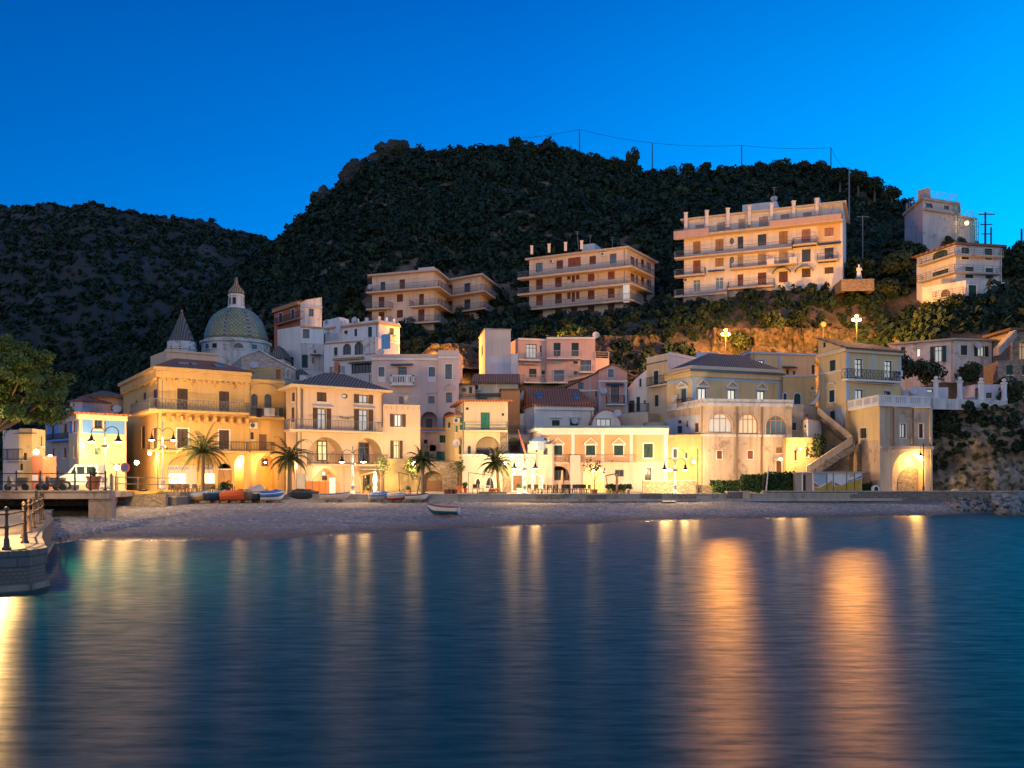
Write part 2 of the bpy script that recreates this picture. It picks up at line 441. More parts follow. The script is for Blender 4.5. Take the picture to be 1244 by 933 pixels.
        def seg(a, c):
            d = c-a; L = d.length; e = d/L; nn = Vector((e.y, -e.x))
            ff = Face(a, c)
            if rail == 'bars':
                rb.fbox(ff, 0, L, v+h-.05, v+h, -.05, 0); rb.fbox(ff, 0, L, v+.06, v+.1, -.045, -.005)
                k = max(1, int(L/step))
                for j in range(k+1):
                    u = L*j/k; w = .022 if j % 8 else .04; rb.fbox(ff, max(0, u-w/2), min(L, u+w/2), v, v+h-.05, -.036, -.012)
            elif rail == 'lines':
                for hh in (h, h*.66, h*.33): rb.fbox(ff, 0, L, v+hh-.04, v+hh, -.04, 0)
                k = max(1, int(L/1.5))
                for j in range(k+1): u = L*j/k; rb.fbox(ff, u-.025, u+.025, v, v+h-.04, -.045, 0)
            elif rail == 'solid': rb.fbox(ff, -.004, L+.004, v+.002, v+h, -.12, -.004)
            elif rail == 'balus':
                rb.fbox(ff, 0, L, v+h-.14, v+h, -.2, 0); rb.fbox(ff, 0, L, v+.004, v+.14, -.2, 0)
                k = max(1, int(L/.26))
                for j in range(k+1):
                    u = L*j/k; w = .055 if j % 7 else .16; rb.fbox(ff, max(0, u-w), min(L, u+w), v+.14, v+h-.14, -.17, -.03)
            elif rail == 'ornate':
                rb.fbox(ff, 0, L, v+h-.06, v+h, -.06, 0); rb.fbox(ff, 0, L, v+.05, v+.1, -.05, -.01)
                k = max(1, int(L/.5))
                for j in range(k+1):
                    u = L*j/k; rb.fbox(ff, max(0, u-.018), min(L, u+.018), v, v+h-.06, -.05, -.02)
                    if j < k:
                        u2 = L*(j+1)/k; rb.bar(ff.at(u, v+.1, -.03), ff.at(u2, v+h-.06, -.03), .022); rb.bar(ff.at(u2, v+.1, -.03), ff.at(u, v+h-.06, -.03), .022)
                        um = (u+u2)/2; rb.bar(ff.at(um, v+.1, -.03), ff.at(um, v+h-.06, -.03), .02)
        for a, c in zip(line, line[1:]):
            if (c-a).length > .05: seg(a, c)
        s.part('railing', rb, rmat or flat('iron_railing', (.16, .16, .165), .5, .3), bal)
        if rail in ('bars', 'ornate') and depth > .55:
            for i in range(len(inn)-1):
                a, c = out[i], out[i+1]; L_ = (c-a).length
                for k in range(min(4, int(L_/2.6))):
                    t = random.uniform(.06, .94); q = a.lerp(c, t); e2 = (c-a)/L_; nn = Vector((e2.y, -e2.x)); q = q-nn*.24; r_ = random.uniform(.11, .17)
                    po = s.part('flower_pot', MB().lathe((q.x, q.y, v+.003), [(r_*.7, 0), (r_, r_*1.6), (r_*.8, r_*1.6)], 8), flat('pot_clay', (.33, .13, .06), .8), bal)
        return v
    # ---- roofs
    def slab(s, v0, v1, over, mat, name='roof'):
        ft = s.foot; n = len(ft); c = sum(ft, Vector((0, 0)))/n; pl = []
        for i in range(n):
            a, b2, d = ft[i-1], ft[i], ft[(i+1) % n]
            e1 = (b2-a).normalized(); e2 = (d-b2).normalized(); n1 = Vector((e1.y, -e1.x)); n2 = Vector((e2.y, -e2.x)); m = n1+n2
            if m.length < .3: m = n1
            m.normalize(); pl.append(b2+m*(over/max(.4, m.dot(n1))))
        return s.part(name, MB().prism(pl, v0, v1), mat), pl
    def hip(s, v, rise, over, mat, inset=.5, th=.16, eave=None, quad=None):
        _, pl = s.slab(v, v+th, over, eave or mat, 'eave') if quad is None else (None, quad)
        a, b2, c, d = pl[:4]; z = v+th-.02
        w1 = (b2-a).length; w2 = (c-b2).length
        if w1 >= w2:
            m0, m1 = (a+d)/2, (b2+c)/2
        else:
            m0, m1 = (a+b2)/2, (d+c)/2
        dd = m1-m0; L = dd.length; i = min(.48, inset*min(w1, w2)*.5/L*2 if L else 0); r0 = m0+dd*i; r1 = m1-dd*i
        V = [(p.x, p.y, z) for p in (a, b2, c, d)]+[(r0.x, r0.y, z+rise), (r1.x, r1.y, z+rise)]
        Fc = [(0, 1, 5, 4), (1, 2, 5), (2, 3, 4, 5), (3, 0, 4)] if w1 >= w2 else [(0, 1, 4), (1, 2, 5, 4), (2, 3, 5), (3, 0, 4, 5)]
        return s.part('roof', MB().add(V, Fc), mat)
    def chimney(s, x, D, v0, h, wd=.5, mat=None):
        g = G(x, D); m = mat or s.mat
        mb = MB().box(g.x-wd/2, g.x+wd/2, g.y-wd/2, g.y+wd/2, v0, v0+h); mb.box(g.x-wd*.65, g.x+wd*.65, g.y-wd*.65, g.y+wd*.65, v0+h+.003, v0+h+.12)
        return s.part('chimney', mb, m)
    def dish(s, fi, x, y, r=.4, w=.3):
        f = s.faces[fi]; u, v = f.uv(x, y, w); c = f.at(u, v, w); mb = MB()
        n = 12; ax = Vector((f.n.x, f.n.y, .35)).normalized(); a = ax.cross(Vector((0, 0, 1))).normalized(); b2 = ax.cross(a)
        for k, (rr, dz) in enumerate(((.001, 0), (r*.6, .06), (r, .16))):
            mb.v += [tuple(c+ax*dz+(a*math.cos(6.2832*i/n)+b2*math.sin(6.2832*i/n))*rr) for i in range(n)]
        for k in range(2): mb.f += [(k*n+i, k*n+(i+1) % n, (k+1)*n+(i+1) % n, (k+1)*n+i) for i in range(n)]
        mb.bar(c, c-ax*.3, .05); mb.bar(c, c+ax*.45-b2*.0, .03)
        return s.part('satellite_dish', mb, flat('dish_grey', (.5, .5, .52), .4))
    def aircon(s, fi, x, y, wd=.8, ht=.6):
        f = s.faces[fi]; u, v = f.uv(x, y); mb = MB().fbox(f, u-wd/2, u+wd/2, v-ht/2, v+ht/2, .01, .36)
        o = s.part('air_conditioner', mb, flat('aircon_white', (.6, .6, .58), .5))
        m2 = MB(); n = 14; rr = ht*.38; b = 0
        m2.v += [tuple(f.at(u+rr*math.cos(6.2832*i/n)-wd*.12, v+rr*math.sin(6.2832*i/n), .372)) for i in range(n)]; m2.f.append(tuple(range(n)))
        s.part('fan_grille', m2, flat('grille_dark', (.06, .06, .06), .6), o)
def f0_px(f): return CX+f.p0.x*F/f.p0.y
# ------------------------------------------------------------------ camera, sky, sun
cam = bpy.data.cameras.new('camera'); co = link(bpy.data.objects.new('camera', cam)); S.camera = co
co.location = (0, 0, HC); co.rotation_euler = (math.pi/2, 0, 0)
cam.sensor_width = 36; cam.lens = 36*F/1244; cam.shift_y = (HZ-466.5)/1244; cam.clip_start = .5; cam.clip_end = 9000
S.view_settings.view_transform = 'Standard'; S.view_settings.look = 'None'; S.view_settings.exposure = .6; S.view_settings.gamma = 1
S.cycles.use_denoising = True; S.cycles.max_bounces = 6; S.cycles.diffuse_bounces = 3; S.cycles.glossy_bounces = 3
S.cycles.sample_clamp_indirect = 3; S.cycles.sample_clamp_direct = 0; S.cycles.caustics_reflective = False; S.cycles.blur_glossy = 1.

SUN_EL, SUN_AZ = math.radians(3.5), math.radians(205)       # afterglow behind the camera, a little to its left
W = bpy.data.worlds.new('World'); S.world = W; W.use_nodes = True
nt = W.node_tree; L = nt.links; bg = nt.nodes['Background']
sky = nt.nodes.new('ShaderNodeTexSky'); sky.sky_type = 'NISHITA'; sky.sun_disc = False
sky.sun_elevation = SUN_EL; sky.sun_rotation = SUN_AZ; sky.ozone_density = 6; sky.dust_density = .3; sky.air_density = 1.2
tc = nt.nodes.new('ShaderNodeTexCoord'); sp = nt.nodes.new('ShaderNodeSeparateXYZ'); L.new(tc.outputs['Generated'], sp.inputs[0])
# dusk: deep azure ahead that brightens down and to the right, a pale afterglow behind the viewer
gz = ramp(nt, [(0., (.0, .30, .86)), (.17, (.0, .25, .80)), (.33, (.0, .155, .58)), (.48, (.0, .088, .40)), (1., (.006, .05, .25))]); L.new(sp.outputs['Z'], gz.inputs[0])
mr = nt.nodes.new('ShaderNodeMapRange'); mr.inputs[1].default_value = -.55; mr.inputs[2].default_value = .55; L.new(sp.outputs['X'], mr.inputs[0])
gx = ramp(nt, [(0., (.5, .50, .56)), (.5, (.86, .92, .92)), (.85, (1.25, 1.5, 1.2)), (1., (1.4, 2.0, 1.4))]); L.new(mr.outputs[0], gx.inputs[0])
c = mixc(nt, 1., gz.outputs[0], gx.outputs[0], 'MULTIPLY')
hs = nt.nodes.new('ShaderNodeHueSaturation'); hs.inputs['Saturation'].default_value = 1.15; hs.inputs['Value'].default_value = .12; L.new(sky.outputs[0], hs.inputs['Color'])
c = mixc(nt, .06, c, hs.outputs[0])
my = nt.nodes.new('ShaderNodeMapRange'); my.inputs[1].default_value = .05; my.inputs[2].default_value = -.75; L.new(sp.outputs['Y'], my.inputs[0])
gl = ramp(nt, [(0., (.56, .50, .53)), (.25, (.34, .40, .55)), (.8, (.04, .13, .33)), (1., (.02, .09, .28))]); L.new(sp.outputs['Z'], gl.inputs[0])
c = mixc(nt, my.outputs[0], c, gl.outputs[0])
L.new(c, bg.inputs[0]); bg.inputs[1].default_value = 1.1
sun = bpy.data.lights.new('sun', 'SUN'); so = link(bpy.data.objects.new('sun', sun)); sun.energy = .14; sun.angle = math.radians(24); sun.color = (1., .66, .42)
so.rotation_euler = Vector((math.sin(SUN_AZ)*math.cos(SUN_EL), math.cos(SUN_AZ)*math.cos(SUN_EL), math.sin(SUN_EL))).to_track_quat('Z', 'Y').to_euler()

# ------------------------------------------------------------------ sea
m, nt, b = newmat('sea_water'); Lk = nt.links; nt.nodes.remove(b); out = nt.nodes['Material Output']
df = nt.nodes.new('ShaderNodeBsdfDiffuse'); df.inputs['Color'].default_value = (.003, .060, .062, 1)
gs = nt.nodes.new('ShaderNodeBsdfGlossy'); gs.distribution = 'BECKMANN'; gs.inputs['Color'].default_value = (1., .90, .66, 1); gs.inputs['Anisotropy'].default_value = .50; tg = nt.nodes.new('ShaderNodeCombineXYZ'); tg.inputs[0].default_value = 1.; Lk.new(tg.outputs[0], gs.inputs['Tangent'])
mx = nt.nodes.new('ShaderNodeMixShader'); fz = nt.nodes.new('ShaderNodeFresnel'); fz.inputs['IOR'].default_value = 1.33
mp_ = nt.nodes.new('ShaderNodeMapRange'); mp_.inputs[1].default_value = .02; mp_.inputs[2].default_value = .75; mp_.inputs[3].default_value = .05; mp_.inputs[4].default_value = .38
Lk.new(fz.outputs[0], mp_.inputs[0]); rpl = nt.nodes.new('ShaderNodeMapRange'); rpl.inputs[1].default_value = .36; rpl.inputs[2].default_value = .64; rpl.inputs[3].default_value = .45; rpl.inputs[4].default_value = 1.45; Lk.new(noise(nt, coords(nt, (.55, 2.6, 1)), 1.5, 7, .72), rpl.inputs[0])
mlt = nt.nodes.new('ShaderNodeMath'); mlt.operation = 'MULTIPLY'; Lk.new(mp_.outputs[0], mlt.inputs[0]); Lk.new(rpl.outputs[0], mlt.inputs[1]); Lk.new(mlt.outputs[0], mx.inputs[0]); Lk.new(df.outputs[0], mx.inputs[1]); Lk.new(gs.outputs[0], mx.inputs[2]); Lk.new(mx.outputs[0], out.inputs[0])
v = coords(nt, (.16, 1.3, 1)); v2 = coords(nt, (1., 3., 1))
n1 = noise(nt, v, 1.2, 1, .4); n2 = noise(nt, v2, 3.4, 6, .7)
ad = nt.nodes.new('ShaderNodeMath'); ad.operation = 'ADD'; Lk.new(n2, ad.inputs[0]); ad.inputs[1].default_value = 0.
bp = nt.nodes.new('ShaderNodeBump'); bp.inputs['Strength'].default_value = .3; bp.inputs['Distance'].default_value = .012; Lk.new(ad.outputs[0], bp.inputs['Height']); Lk.new(bp.outputs[0], gs.inputs['Normal'])
big = ramp(nt, [(.35, (.35,)*3), (.7, (.41,)*3)]); Lk.new(noise(nt, coords(nt, (.03, .09, 1)), 1., 4), big.inputs[0]); Lk.new(big.outputs[0], gs.inputs['Roughness'])
sea = MB().add([(-3000, -400, 0), (3000, -400, 0), (3000, 6000, 0), (-3000, 6000, 0)], [(0, 1, 2, 3)]).build('water', m); tag(sea, kind='structure')

# ------------------------------------------------------------------ beach
WL = [(-60, 36), (-40, 39), (0, 42), (75, 45.5), (200, 46), (330, 46.6), (400, 49.5), (450, 51.5), (540, 55), (640, 58.5), (720, 61.5), (800, 65), (900, 68), (1000, 70), (1120, 73), (1244, 77)]
wlX = np.array([(x-CX)*D/F for x, D in WL]); wlY = np.array([D for x, D in WL])
def quayY(X): return 78.+X*.085
def waterY(X): return np.interp(X, wlX, wlY)
xs = np.arange(-40, 62, .5); ts = np.linspace(-.12, 1.0, 70)
V = []
for t in ts:
    yw = waterY(xs); yq = quayY(xs)+1.2; Y = yw+(yq-yw)*t
    z = np.where(t < 0, t*3.2, 1.02*abs(t)**.72 if t > 0 else 0.) + (.05*np.sin(Y*1.9+xs*.12)+.05*np.sin(Y*.8-xs*.3))*max(0, min(1, t*4))*(1-max(0, t-.7))
    z = z+rng.normal(0, .02, len(xs))*(t > 0)
    V.append(np.stack([xs, Y, z*np.ones_like(xs)], 1))
V = np.concatenate(V); nx = len(xs); idx = np.arange(len(ts)*nx).reshape(len(ts), nx)
Q = np.stack([idx[:-1, :-1], idx[:-1, 1:], idx[1:, 1:], idx[1:, :-1]], -1).reshape(-1, 4)
m, nt, b = newmat('pebbles'); Lk = nt.links; v = coords(nt)
vo = node(nt, 'ShaderNodeTexVoronoi', Scale=5.5); Lk.new(v, vo.inputs['Vector'])
sep = nt.nodes.new('ShaderNodeSeparateColor'); Lk.new(vo.outputs['Color'], sep.inputs[0])
rp = ramp(nt, [(0, (.14, .13, .12)), (.5, (.32, .30, .27)), (.86, (.42, .39, .35)), (.95, (.72, .67, .60))]); Lk.new(sep.outputs[0], rp.inputs[0])
c = mixc(nt, noise(nt, coords(nt, (.3, .9, 1)), .6, 5), rp.outputs[0], (.20, .18, .16))
sx = nt.nodes.new('ShaderNodeSeparateXYZ'); Lk.new(v, sx.inputs[0])
wet = nt.nodes.new('ShaderNodeMapRange'); wet.inputs[1].default_value = .02; wet.inputs[2].default_value = .4; Lk.new(sx.outputs[2], wet.inputs[0])
c = mixc(nt, wet.outputs[0], (.07, .055, .045), c)
Lk.new(c, b.inputs['Base Color'])
rw = nt.nodes.new('ShaderNodeMapRange'); rw.inputs[1].default_value = .0; rw.inputs[2].default_value = .12; rw.inputs[3].default_value = .25; rw.inputs[4].default_value = .85; Lk.new(sx.outputs[2], rw.inputs[0]); Lk.new(rw.outputs[0], b.inputs['Roughness'])
bump(nt, b, vo.outputs['Distance'], .8, .12)
tag(npmesh('beach', V, Q, m), kind='structure')

# ------------------------------------------------------------------ promenade and quay edge
paving = plaster('promenade_paving', (.36, .32, .27), .5)
mb = MB(); xe = np.linspace(-41, 60, 50)
fr = [(x, quayY(x)) for x in xe]
mb.add([(x, y, QZ) for x, y in fr]+[(x, 108, QZ) for x, y in fr], [(i, i+1, 50+i+1, 50+i) for i in range(49)])
mb.add([(x, y, QZ) for x, y in fr]+[(x, y, .2) for x, y in fr], [(i, 50+i, 50+i+1, i+1) for i in range(49)])
tag(mb.build('promenade', paving), kind='structure')
mb = MB()
for (x0, y0), (x1, y1) in zip(fr, fr[1:]):
    f = Face((x0, y0), (x1, y1)); mb.fbox(f, 0, f.L, QZ+.004, QZ+.1, -.35, .06)
    mb.fbox(f, 0, f.L, 1.0, 1.22, .0, .4)
tag(mb.build('kerb', plaster('kerb_stone', (.42, .38, .32), .6)), kind='structure')

# ------------------------------------------------------------------ the terraced hill behind the town: a thin-plate surface through surveyed points
CP = []
def row(D, pts):
    for x, z in pts: CP.append(((x-CX)*D/F, D, z))
row(88, [(-500, .9), (-200, .9), (100, .9), (400, .9), (700, .9), (950, .9), (1110, 1.), (1190, 1.3), (1244, 1.6), (1350, 4), (1500, 4)])
row(96, [(-500, 1), (-200, 1), (100, 1), (400, 1.2), (700, 1.2), (950, 2.5), (1050, 5), (1130, 8.6), (1200, 8.8), (1280, 9), (1400, 10), (1500, 10)])
row(106, [(-500, 1), (0, 1.2), (250, 1.8), (400, 4), (560, 5), (700, 7), (830, 7), (950, 8), (1050, 10), (1130, 14.5), (1244, 16), (1400, 17)])
row(118, [(-500, 2), (0, 2), (250, 4), (350, 9), (450, 13), (560, 14), (700, 14.5), (850, 15), (950, 15.), (1050, 15.5), (1090, 19), (1130, 24), (1180, 25.6), (1244, 26), (1400, 22)])
row(126, [(650, 18.5), (780, 21), (850, 22.3), (950, 22.4), (1050, 22.6), (1150, 25), (1244, 28)])
row(133, [(-500, 4), (0, 5), (200, 8), (300, 12), (400, 18), (500, 21), (600, 22.5), (700, 24.5), (800, 26.2), (900, 28), (1020, 30.), (1100, 30), (1150, 31.5), (1244, 33), (1400, 30)])
row(150, [(-500, 6), (0, 8), (150, 13), (250, 20), (350, 25), (440, 28), (520, 28), (620, 29), (720, 30), (800, 31), (900, 34), (1000, 36), (1080, 38), (1150, 42), (1200, 39), (1260, 37), (1400, 34)])
row(185, [(-300, 9), (0, 12), (150, 20), (250, 34), (350, 44), (450, 52), (560, 54), (700, 54), (850, 54), (1000, 54), (1100, 52), (1170, 49), (1220, 43), (1300, 36)])
ridge = [(-250, 560), (-100, 535), (0, 510), (100, 472), (150, 440), (200, 408), (250, 366), (300, 325), (340, 298), (385, 262), (420, 236), (450, 209), (480, 196), (505, 196), (540, 194), (600, 191), (645, 190), (700, 198), (780, 218), (840, 222), (900, 216), (960, 216), (1010, 222), (1060, 234), (1105, 258), (1140, 284), (1180, 316), (1244, 360), (1350, 400)]
for x, y in ridge:
    D = 260 if x < 1000 else 260-(x-1000)*.2; D = max(D, 205)
    CP.append(((x-CX)*D/F, D, zat(y, D))); CP.append(((x-CX)*D/F, D+55, zat(y, D)*.72))
for x, y in ridge:
    if 690 < x < 1080: D = 238; CP.append(((x-CX)*D/F, D, zat(y+14, D)))
for x, y in ridge[4:-8:2]:
    D = 222; CP.append(((x-CX)*D/F, D, (zat(y, 260))*.78))
CP = np.array(CP)
def tps_fit(p, z, lam=.5):
    d = np.hypot(p[:, None, 0]-p[None, :, 0], p[:, None, 1]-p[None, :, 1]); K = np.where(d > 0, d*d*np.log(d+1e-9), 0)+lam*np.eye(len(p))
    A = np.zeros((len(p)+3,)*2); A[:-3, :-3] = K; A[:-3, -3] = 1; A[:-3, -2:] = p; A[-3, :-3] = 1; A[-2:, :-3] = p.T
    return np.linalg.solve(A, np.concatenate([z, [0, 0, 0]]))
TW = tps_fit(CP[:, :2], CP[:, 2])
def hz(X, Y):
    X = np.asarray(X, float); Y = np.asarray(Y, float); sh = X.shape; X = X.ravel(); Y = Y.ravel(); out = np.empty(len(X))
    for i in range(0, len(X), 4000):
        d = np.hypot(X[i:i+4000, None]-CP[None, :, 0], Y[i:i+4000, None]-CP[None, :, 1])
        out[i:i+4000] = np.where(d > 0, d*d*np.log(d+1e-9), 0)@TW[:-3]+TW[-3]+TW[-2]*X[i:i+4000]+TW[-1]*Y[i:i+4000]
    return out.reshape(sh)
def fbm(X, Y, sc, octv=4, seed=0):
    r = np.random.default_rng(seed); o = np.zeros_like(X); a = 1.
    for k in range(octv):
        for j in range(3):
            t = r.uniform(0, 6.28); ph = r.uniform(0, 6.28); o += a*np.sin((X*math.cos(t)+Y*math.sin(t))*2*math.pi/sc*(1+.3*r.random())+ph)/3
        sc /= 2.03; a *= .52
    return o
gx_ = np.arange(-150, 122, 1.25); gy_ = np.concatenate([np.arange(88, 155, .8), np.arange(155, 318, 2.0)])
XX, YY = np.meshgrid(gx_, gy_); ZZ = hz(XX, YY)
amp = np.clip((YY-98)/30, .25, 1)*np.clip((318-YY)/60, .3, 1)
ZZ = ZZ+fbm(XX, YY, 26, 5, 3)*.75*amp+rng.normal(0, .12, XX.shape)*amp
ZZ = np.where(YY < 100, np.maximum(ZZ, .4), ZZ)
def ground(X, Y): return float(hz(np.array([X]), np.array([Y]))[0])
V = np.stack([XX, YY, ZZ], -1).reshape(-1, 3); h_, w_ = XX.shape; idx = np.arange(h_*w_).reshape(h_, w_)
Q = np.stack([idx[:-1, :-1], idx[:-1, 1:], idx[1:, 1:], idx[1:, :-1]], -1).reshape(-1, 4)
def terrain_mat(name, rk1, rk2, veg1, veg2, sc, thr):
    m, nt, b = newmat(name); Lk = nt.links; v = coords(nt)
    n1 = noise(nt, v, sc, 9, .68); rr = ramp(nt, [(.3, mul(rk1, .5)), (.5, rk1), (.72, rk2)]); Lk.new(n1, rr.inputs[0])
    vv = ramp(nt, [(.3, veg1), (.7, veg2)]); Lk.new(noise(nt, v, sc*1.8, 6), vv.inputs[0])
    ms = ramp(nt, [(thr-.06, (0, 0, 0)), (thr+.05, (1, 1, 1))]); Lk.new(noise(nt, coords(nt, (1, 1, .5)), sc*.42, 7, .65), ms.inputs[0])
    c = mixc(nt, ms.outputs[0], vv.outputs[0], rr.outputs[0]); Lk.new(c, b.inputs['Base Color']); b.inputs['Roughness'].default_value = .95
    bump(nt, b, noise(nt, v, sc*4, 9, .75), 1., .5); return m
hillm = terrain_mat('hill_ground', (.17, .12, .08), (.27, .20, .14), (.02, .028, .012), (.06, .06, .025), .35, .47)
hill = tag(npmesh('hill', V, Q, hillm), kind='structure')

# ------------------------------------------------------------------ far mountain to the left
sil = [(-400, 300), (-250, 268), (-100, 262), (0, 253), (40, 251), (52, 247), (72, 253), (110, 248), (150, 256), (200, 264), (250, 269), (290, 281), (330, 291), (400, 305), (480, 330), (600, 400), (700, 470)]
sx_ = np.array([p[0] for p in sil], float); sy_ = np.array([p[1] for p in sil], float)
a_ = np.linspace(-420, 700, 300); d_ = np.concatenate([np.linspace(300, 800, 130), np.linspace(806, 900, 12)])
AA, DD = np.meshgrid(a_, d_); TX = (AA-CX)/F*DD
t = np.clip((DD-300)/500, 0, 1); ztop = (HZ-np.interp(AA, sx_, sy_))*800/F+HC
z = 14+(ztop-14)*(t**1.25)*(1-.0*t)
gul = fbm(TX, DD*1.0, 150, 6, 9)*16*np.sin(np.pi*np.clip(t, 0, 1))**.7+fbm(TX, DD, 22, 4, 10)*2.2
z = z+gul+rng.normal(0, .7, z.shape); z = np.where(DD > 800, ztop-(DD-800)*.6, z)
V = np.stack([TX, DD, z], -1).reshape(-1, 3); h_, w_ = z.shape; idx = np.arange(h_*w_).reshape(h_, w_)
Q = np.stack([idx[:-1, :-1], idx[:-1, 1:], idx[1:, 1:], idx[1:, :-1]], -1).reshape(-1, 4)
mtm = terrain_mat('mountain_ground', (.07, .075, .09), (.15, .16, .19), (.016, .024, .026), (.034, .036, .038), .035, .63)
tag(npmesh('mountains', V, Q, mtm), kind='structure')
def mountz(X, D):
    a = X/D*F+CX; i = np.clip(np.searchsorted(a_, a)-1, 0, len(a_)-1); j = np.clip(np.searchsorted(d_, D)-1, 0, len(d_)-1); return z[j, i]

# ------------------------------------------------------------------ foliage
def crown_quads(r, nlobes, n, leaf, flat_=1., seed=0, up=.4, squash=1.):
    """a crown of many small leaf sprays on uneven lobes; returns verts (n*4,3) and tints"""
    g = np.random.default_rng(seed); C = []; R = []
    for k in range(nlobes):
        a = g.uniform(0, 6.28); rr = g.uniform(.1, .68)*r; C.append((rr*math.cos(a), rr*math.sin(a), g.uniform(-.35, .6)*r*flat_)); R.append(g.uniform(.32, .58)*r)
    C = np.array(C); R = np.array(R); k = g.integers(0, nlobes, n); d = g.normal(size=(n, 3)); d /= np.linalg.norm(d, axis=1, keepdims=True)
    p = C[k]+d*(R[k]*g.uniform(.72, 1.08, n))[:, None]*np.array([1, 1, flat_*squash])
    nrm = d+g.normal(0, .55, (n, 3))+np.array([0, 0, up]); nrm /= np.linalg.norm(nrm, axis=1, keepdims=True)
    t = np.cross(nrm, g.normal(size=(n, 3))); t /= np.linalg.norm(t, axis=1, keepdims=True); b2 = np.cross(nrm, t)
    s = (leaf*g.uniform(.55, 1.35, n))[:, None]
    vs = np.stack([p-t*s-b2*s*.6, p+t*s*.2-b2*s*.8, p+t*s+b2*s*.5, p-t*s*.3+b2*s*.9], 1).reshape(-1, 3)
    lt = g.uniform(0, .35, nlobes)[k]+g.uniform(0, .35, n)
    return vs, np.repeat(lt, 4)
foliage = leafmat('hill_foliage', (.005, .018, .013), (.023, .046, .025))
def scatter(name, pts, radii, tints, nquad, leaf, lobes=6, mat=None, seed=1, flat_=.85):
    T = [crown_quads(1., lobes, nquad, leaf, flat_, seed*50+i) for i in range(8)]
    VV = []; TT = []
    g = np.random.default_rng(seed)
    for (x, y, zz), r, ti in zip(pts, radii, tints):
        v_, t_ = T[g.integers(0, 8)]; a = g.uniform(0, 6.28); ca, sa = math.cos(a)*r, math.sin(a)*r; hh = r*g.uniform(.8, 1.35)
        VV.append(np.stack([v_[:, 0]*ca-v_[:, 1]*sa+x, v_[:, 0]*sa+v_[:, 1]*ca+y, v_[:, 2]*hh+zz+r*.55], 1)); TT.append(t_*.75+ti)
    VV = np.concatenate(VV); TT = np.clip(np.concatenate(TT), 0, 1)
    return npmesh(name, VV, np.arange(len(VV)).reshape(-1, 4), mat or foliage, TT)
# the wood on the hill: nobody could count it
N = 14500; px = rng.uniform(60, 1250, N); dd = np.sqrt(rng.uniform(150**2, 272**2, N)); X = (px-CX)*dd/F; zg = hz(X, dd)
opn = fbm(X, dd, 45, 4, 21); keep = (rng.uniform(0, 1, N) < np.clip(.95+opn*.5, .35, 1))
pyy = HZ-(zg-HC)*F/dd
def near_build(px, dd):
    k = np.zeros(len(px), bool)
    for x0, x1, d0, d1 in ((436, 612, 143, 169), (630, 800, 142, 164), (815, 1030, 131, 153), (1090, 1190, 138, 165), (1105, 1232, 115, 138)): k |= (px > x0) & (px < x1) & (dd > d0) & (dd < d1)
    return k
keep &= ~near_build(px, dd)
Xk, Dk, Zk = X[keep], dd[keep], zg[keep]
rad = (.55+1.9*rng.uniform(0, 1, len(Xk))**1.7)*np.where(rng.uniform(0, 1, len(Xk)) < .06, 1.4, 1)*np.where(Dk > 225, 1.15, 1.)
tin = np.where(rng.uniform(0, 1, len(Xk)) < .04, .6, rng.uniform(0, .34, len(Xk)))
tag(scatter('woodland', list(zip(Xk, Dk, Zk-.2)), rad*.84, tin, 70, .25, 6, seed=3), label='dark evergreen woodland covering the hill above the town', cat='woodland', kind='stuff')
N = 12000; px = rng.uniform(-30, 460, N); dd = rng.uniform(330, 800, N); X = (px-CX)*dd/F; zg = mountz(X, dd)
tag(scatter('scrubland', list(zip(X, dd, zg-.8)), rng.uniform(1.2, 3.8, N), rng.uniform(0, .25, N), 34, .38, 5, seed=5, flat_=.6), label='sparse scrub on the far bluish mountainside', cat='scrub', kind='stuff')
# scrub on the cliffs and terraces between the houses
sp_ = []
def scrub(x0, x1, d0, d1, n, r0, r1, tin=.15):
    for i in range(n):
        x = rng.uniform(x0, x1); D = rng.uniform(d0, d1); g = G(x, D); sp_.append((g.x, g.y, ground(g.x, g.y), rng.uniform(r0, r1), rng.uniform(0, .2)+tin))
scrub(500, 640, 121, 147, 90, .5, 1.2); scrub(600, 800, 129, 142, 90, .5, 1.2); scrub(735, 850, 118, 132, 60, .4, 1.3); scrub(845, 1060, 121, 133, 60, .35, .9); scrub(800, 1060, 130, 145, 110, .5, 1.3); scrub(430, 640, 135, 160, 110, .6, 1.6); scrub(425, 645, 164, 192, 230, .6, 1.7); scrub(780, 840, 150, 175, 60, .6, 1.6); scrub(620, 820, 134, 150, 120, .5, 1.3)
scrub(1040, 1120, 122, 145, 90, .6, 1.6); scrub(1060, 1244, 112, 126, 80, .5, 1.3); scrub(440, 520, 128, 150, 40, .5, 1.2); scrub(590, 660, 140, 180, 40, .7, 1.7); scrub(795, 830, 140, 180, 30, .7, 1.7)
scrub(1200, 1290, 105, 175, 70, .8, 2.2); scrub(1105, 1240, 112, 119, 120, .6, 1.4); scrub(830, 1060, 127, 136, 120, .3, .8); scrub(640, 850, 128, 137, 90, .3, .8); scrub(300, 450, 128, 155, 90, .7, 1.8); scrub(1030, 1115, 140, 175, 80, 1., 2.2)
scrub(1140, 1260, 90.5, 99, 110, .35, 1.0); scrub(130, 330, 120, 160, 90, .8, 2.2); scrub(-40, 150, 118, 160, 60, 1., 2.5)
tag(scatter('undergrowth', [s[:3] for s in sp_], [s[3] for s in sp_], [s[4] for s in sp_], 90, .26, 5, seed=8), label='low scrub growing on the rocky terraces between the houses', cat='scrub', kind='stuff')

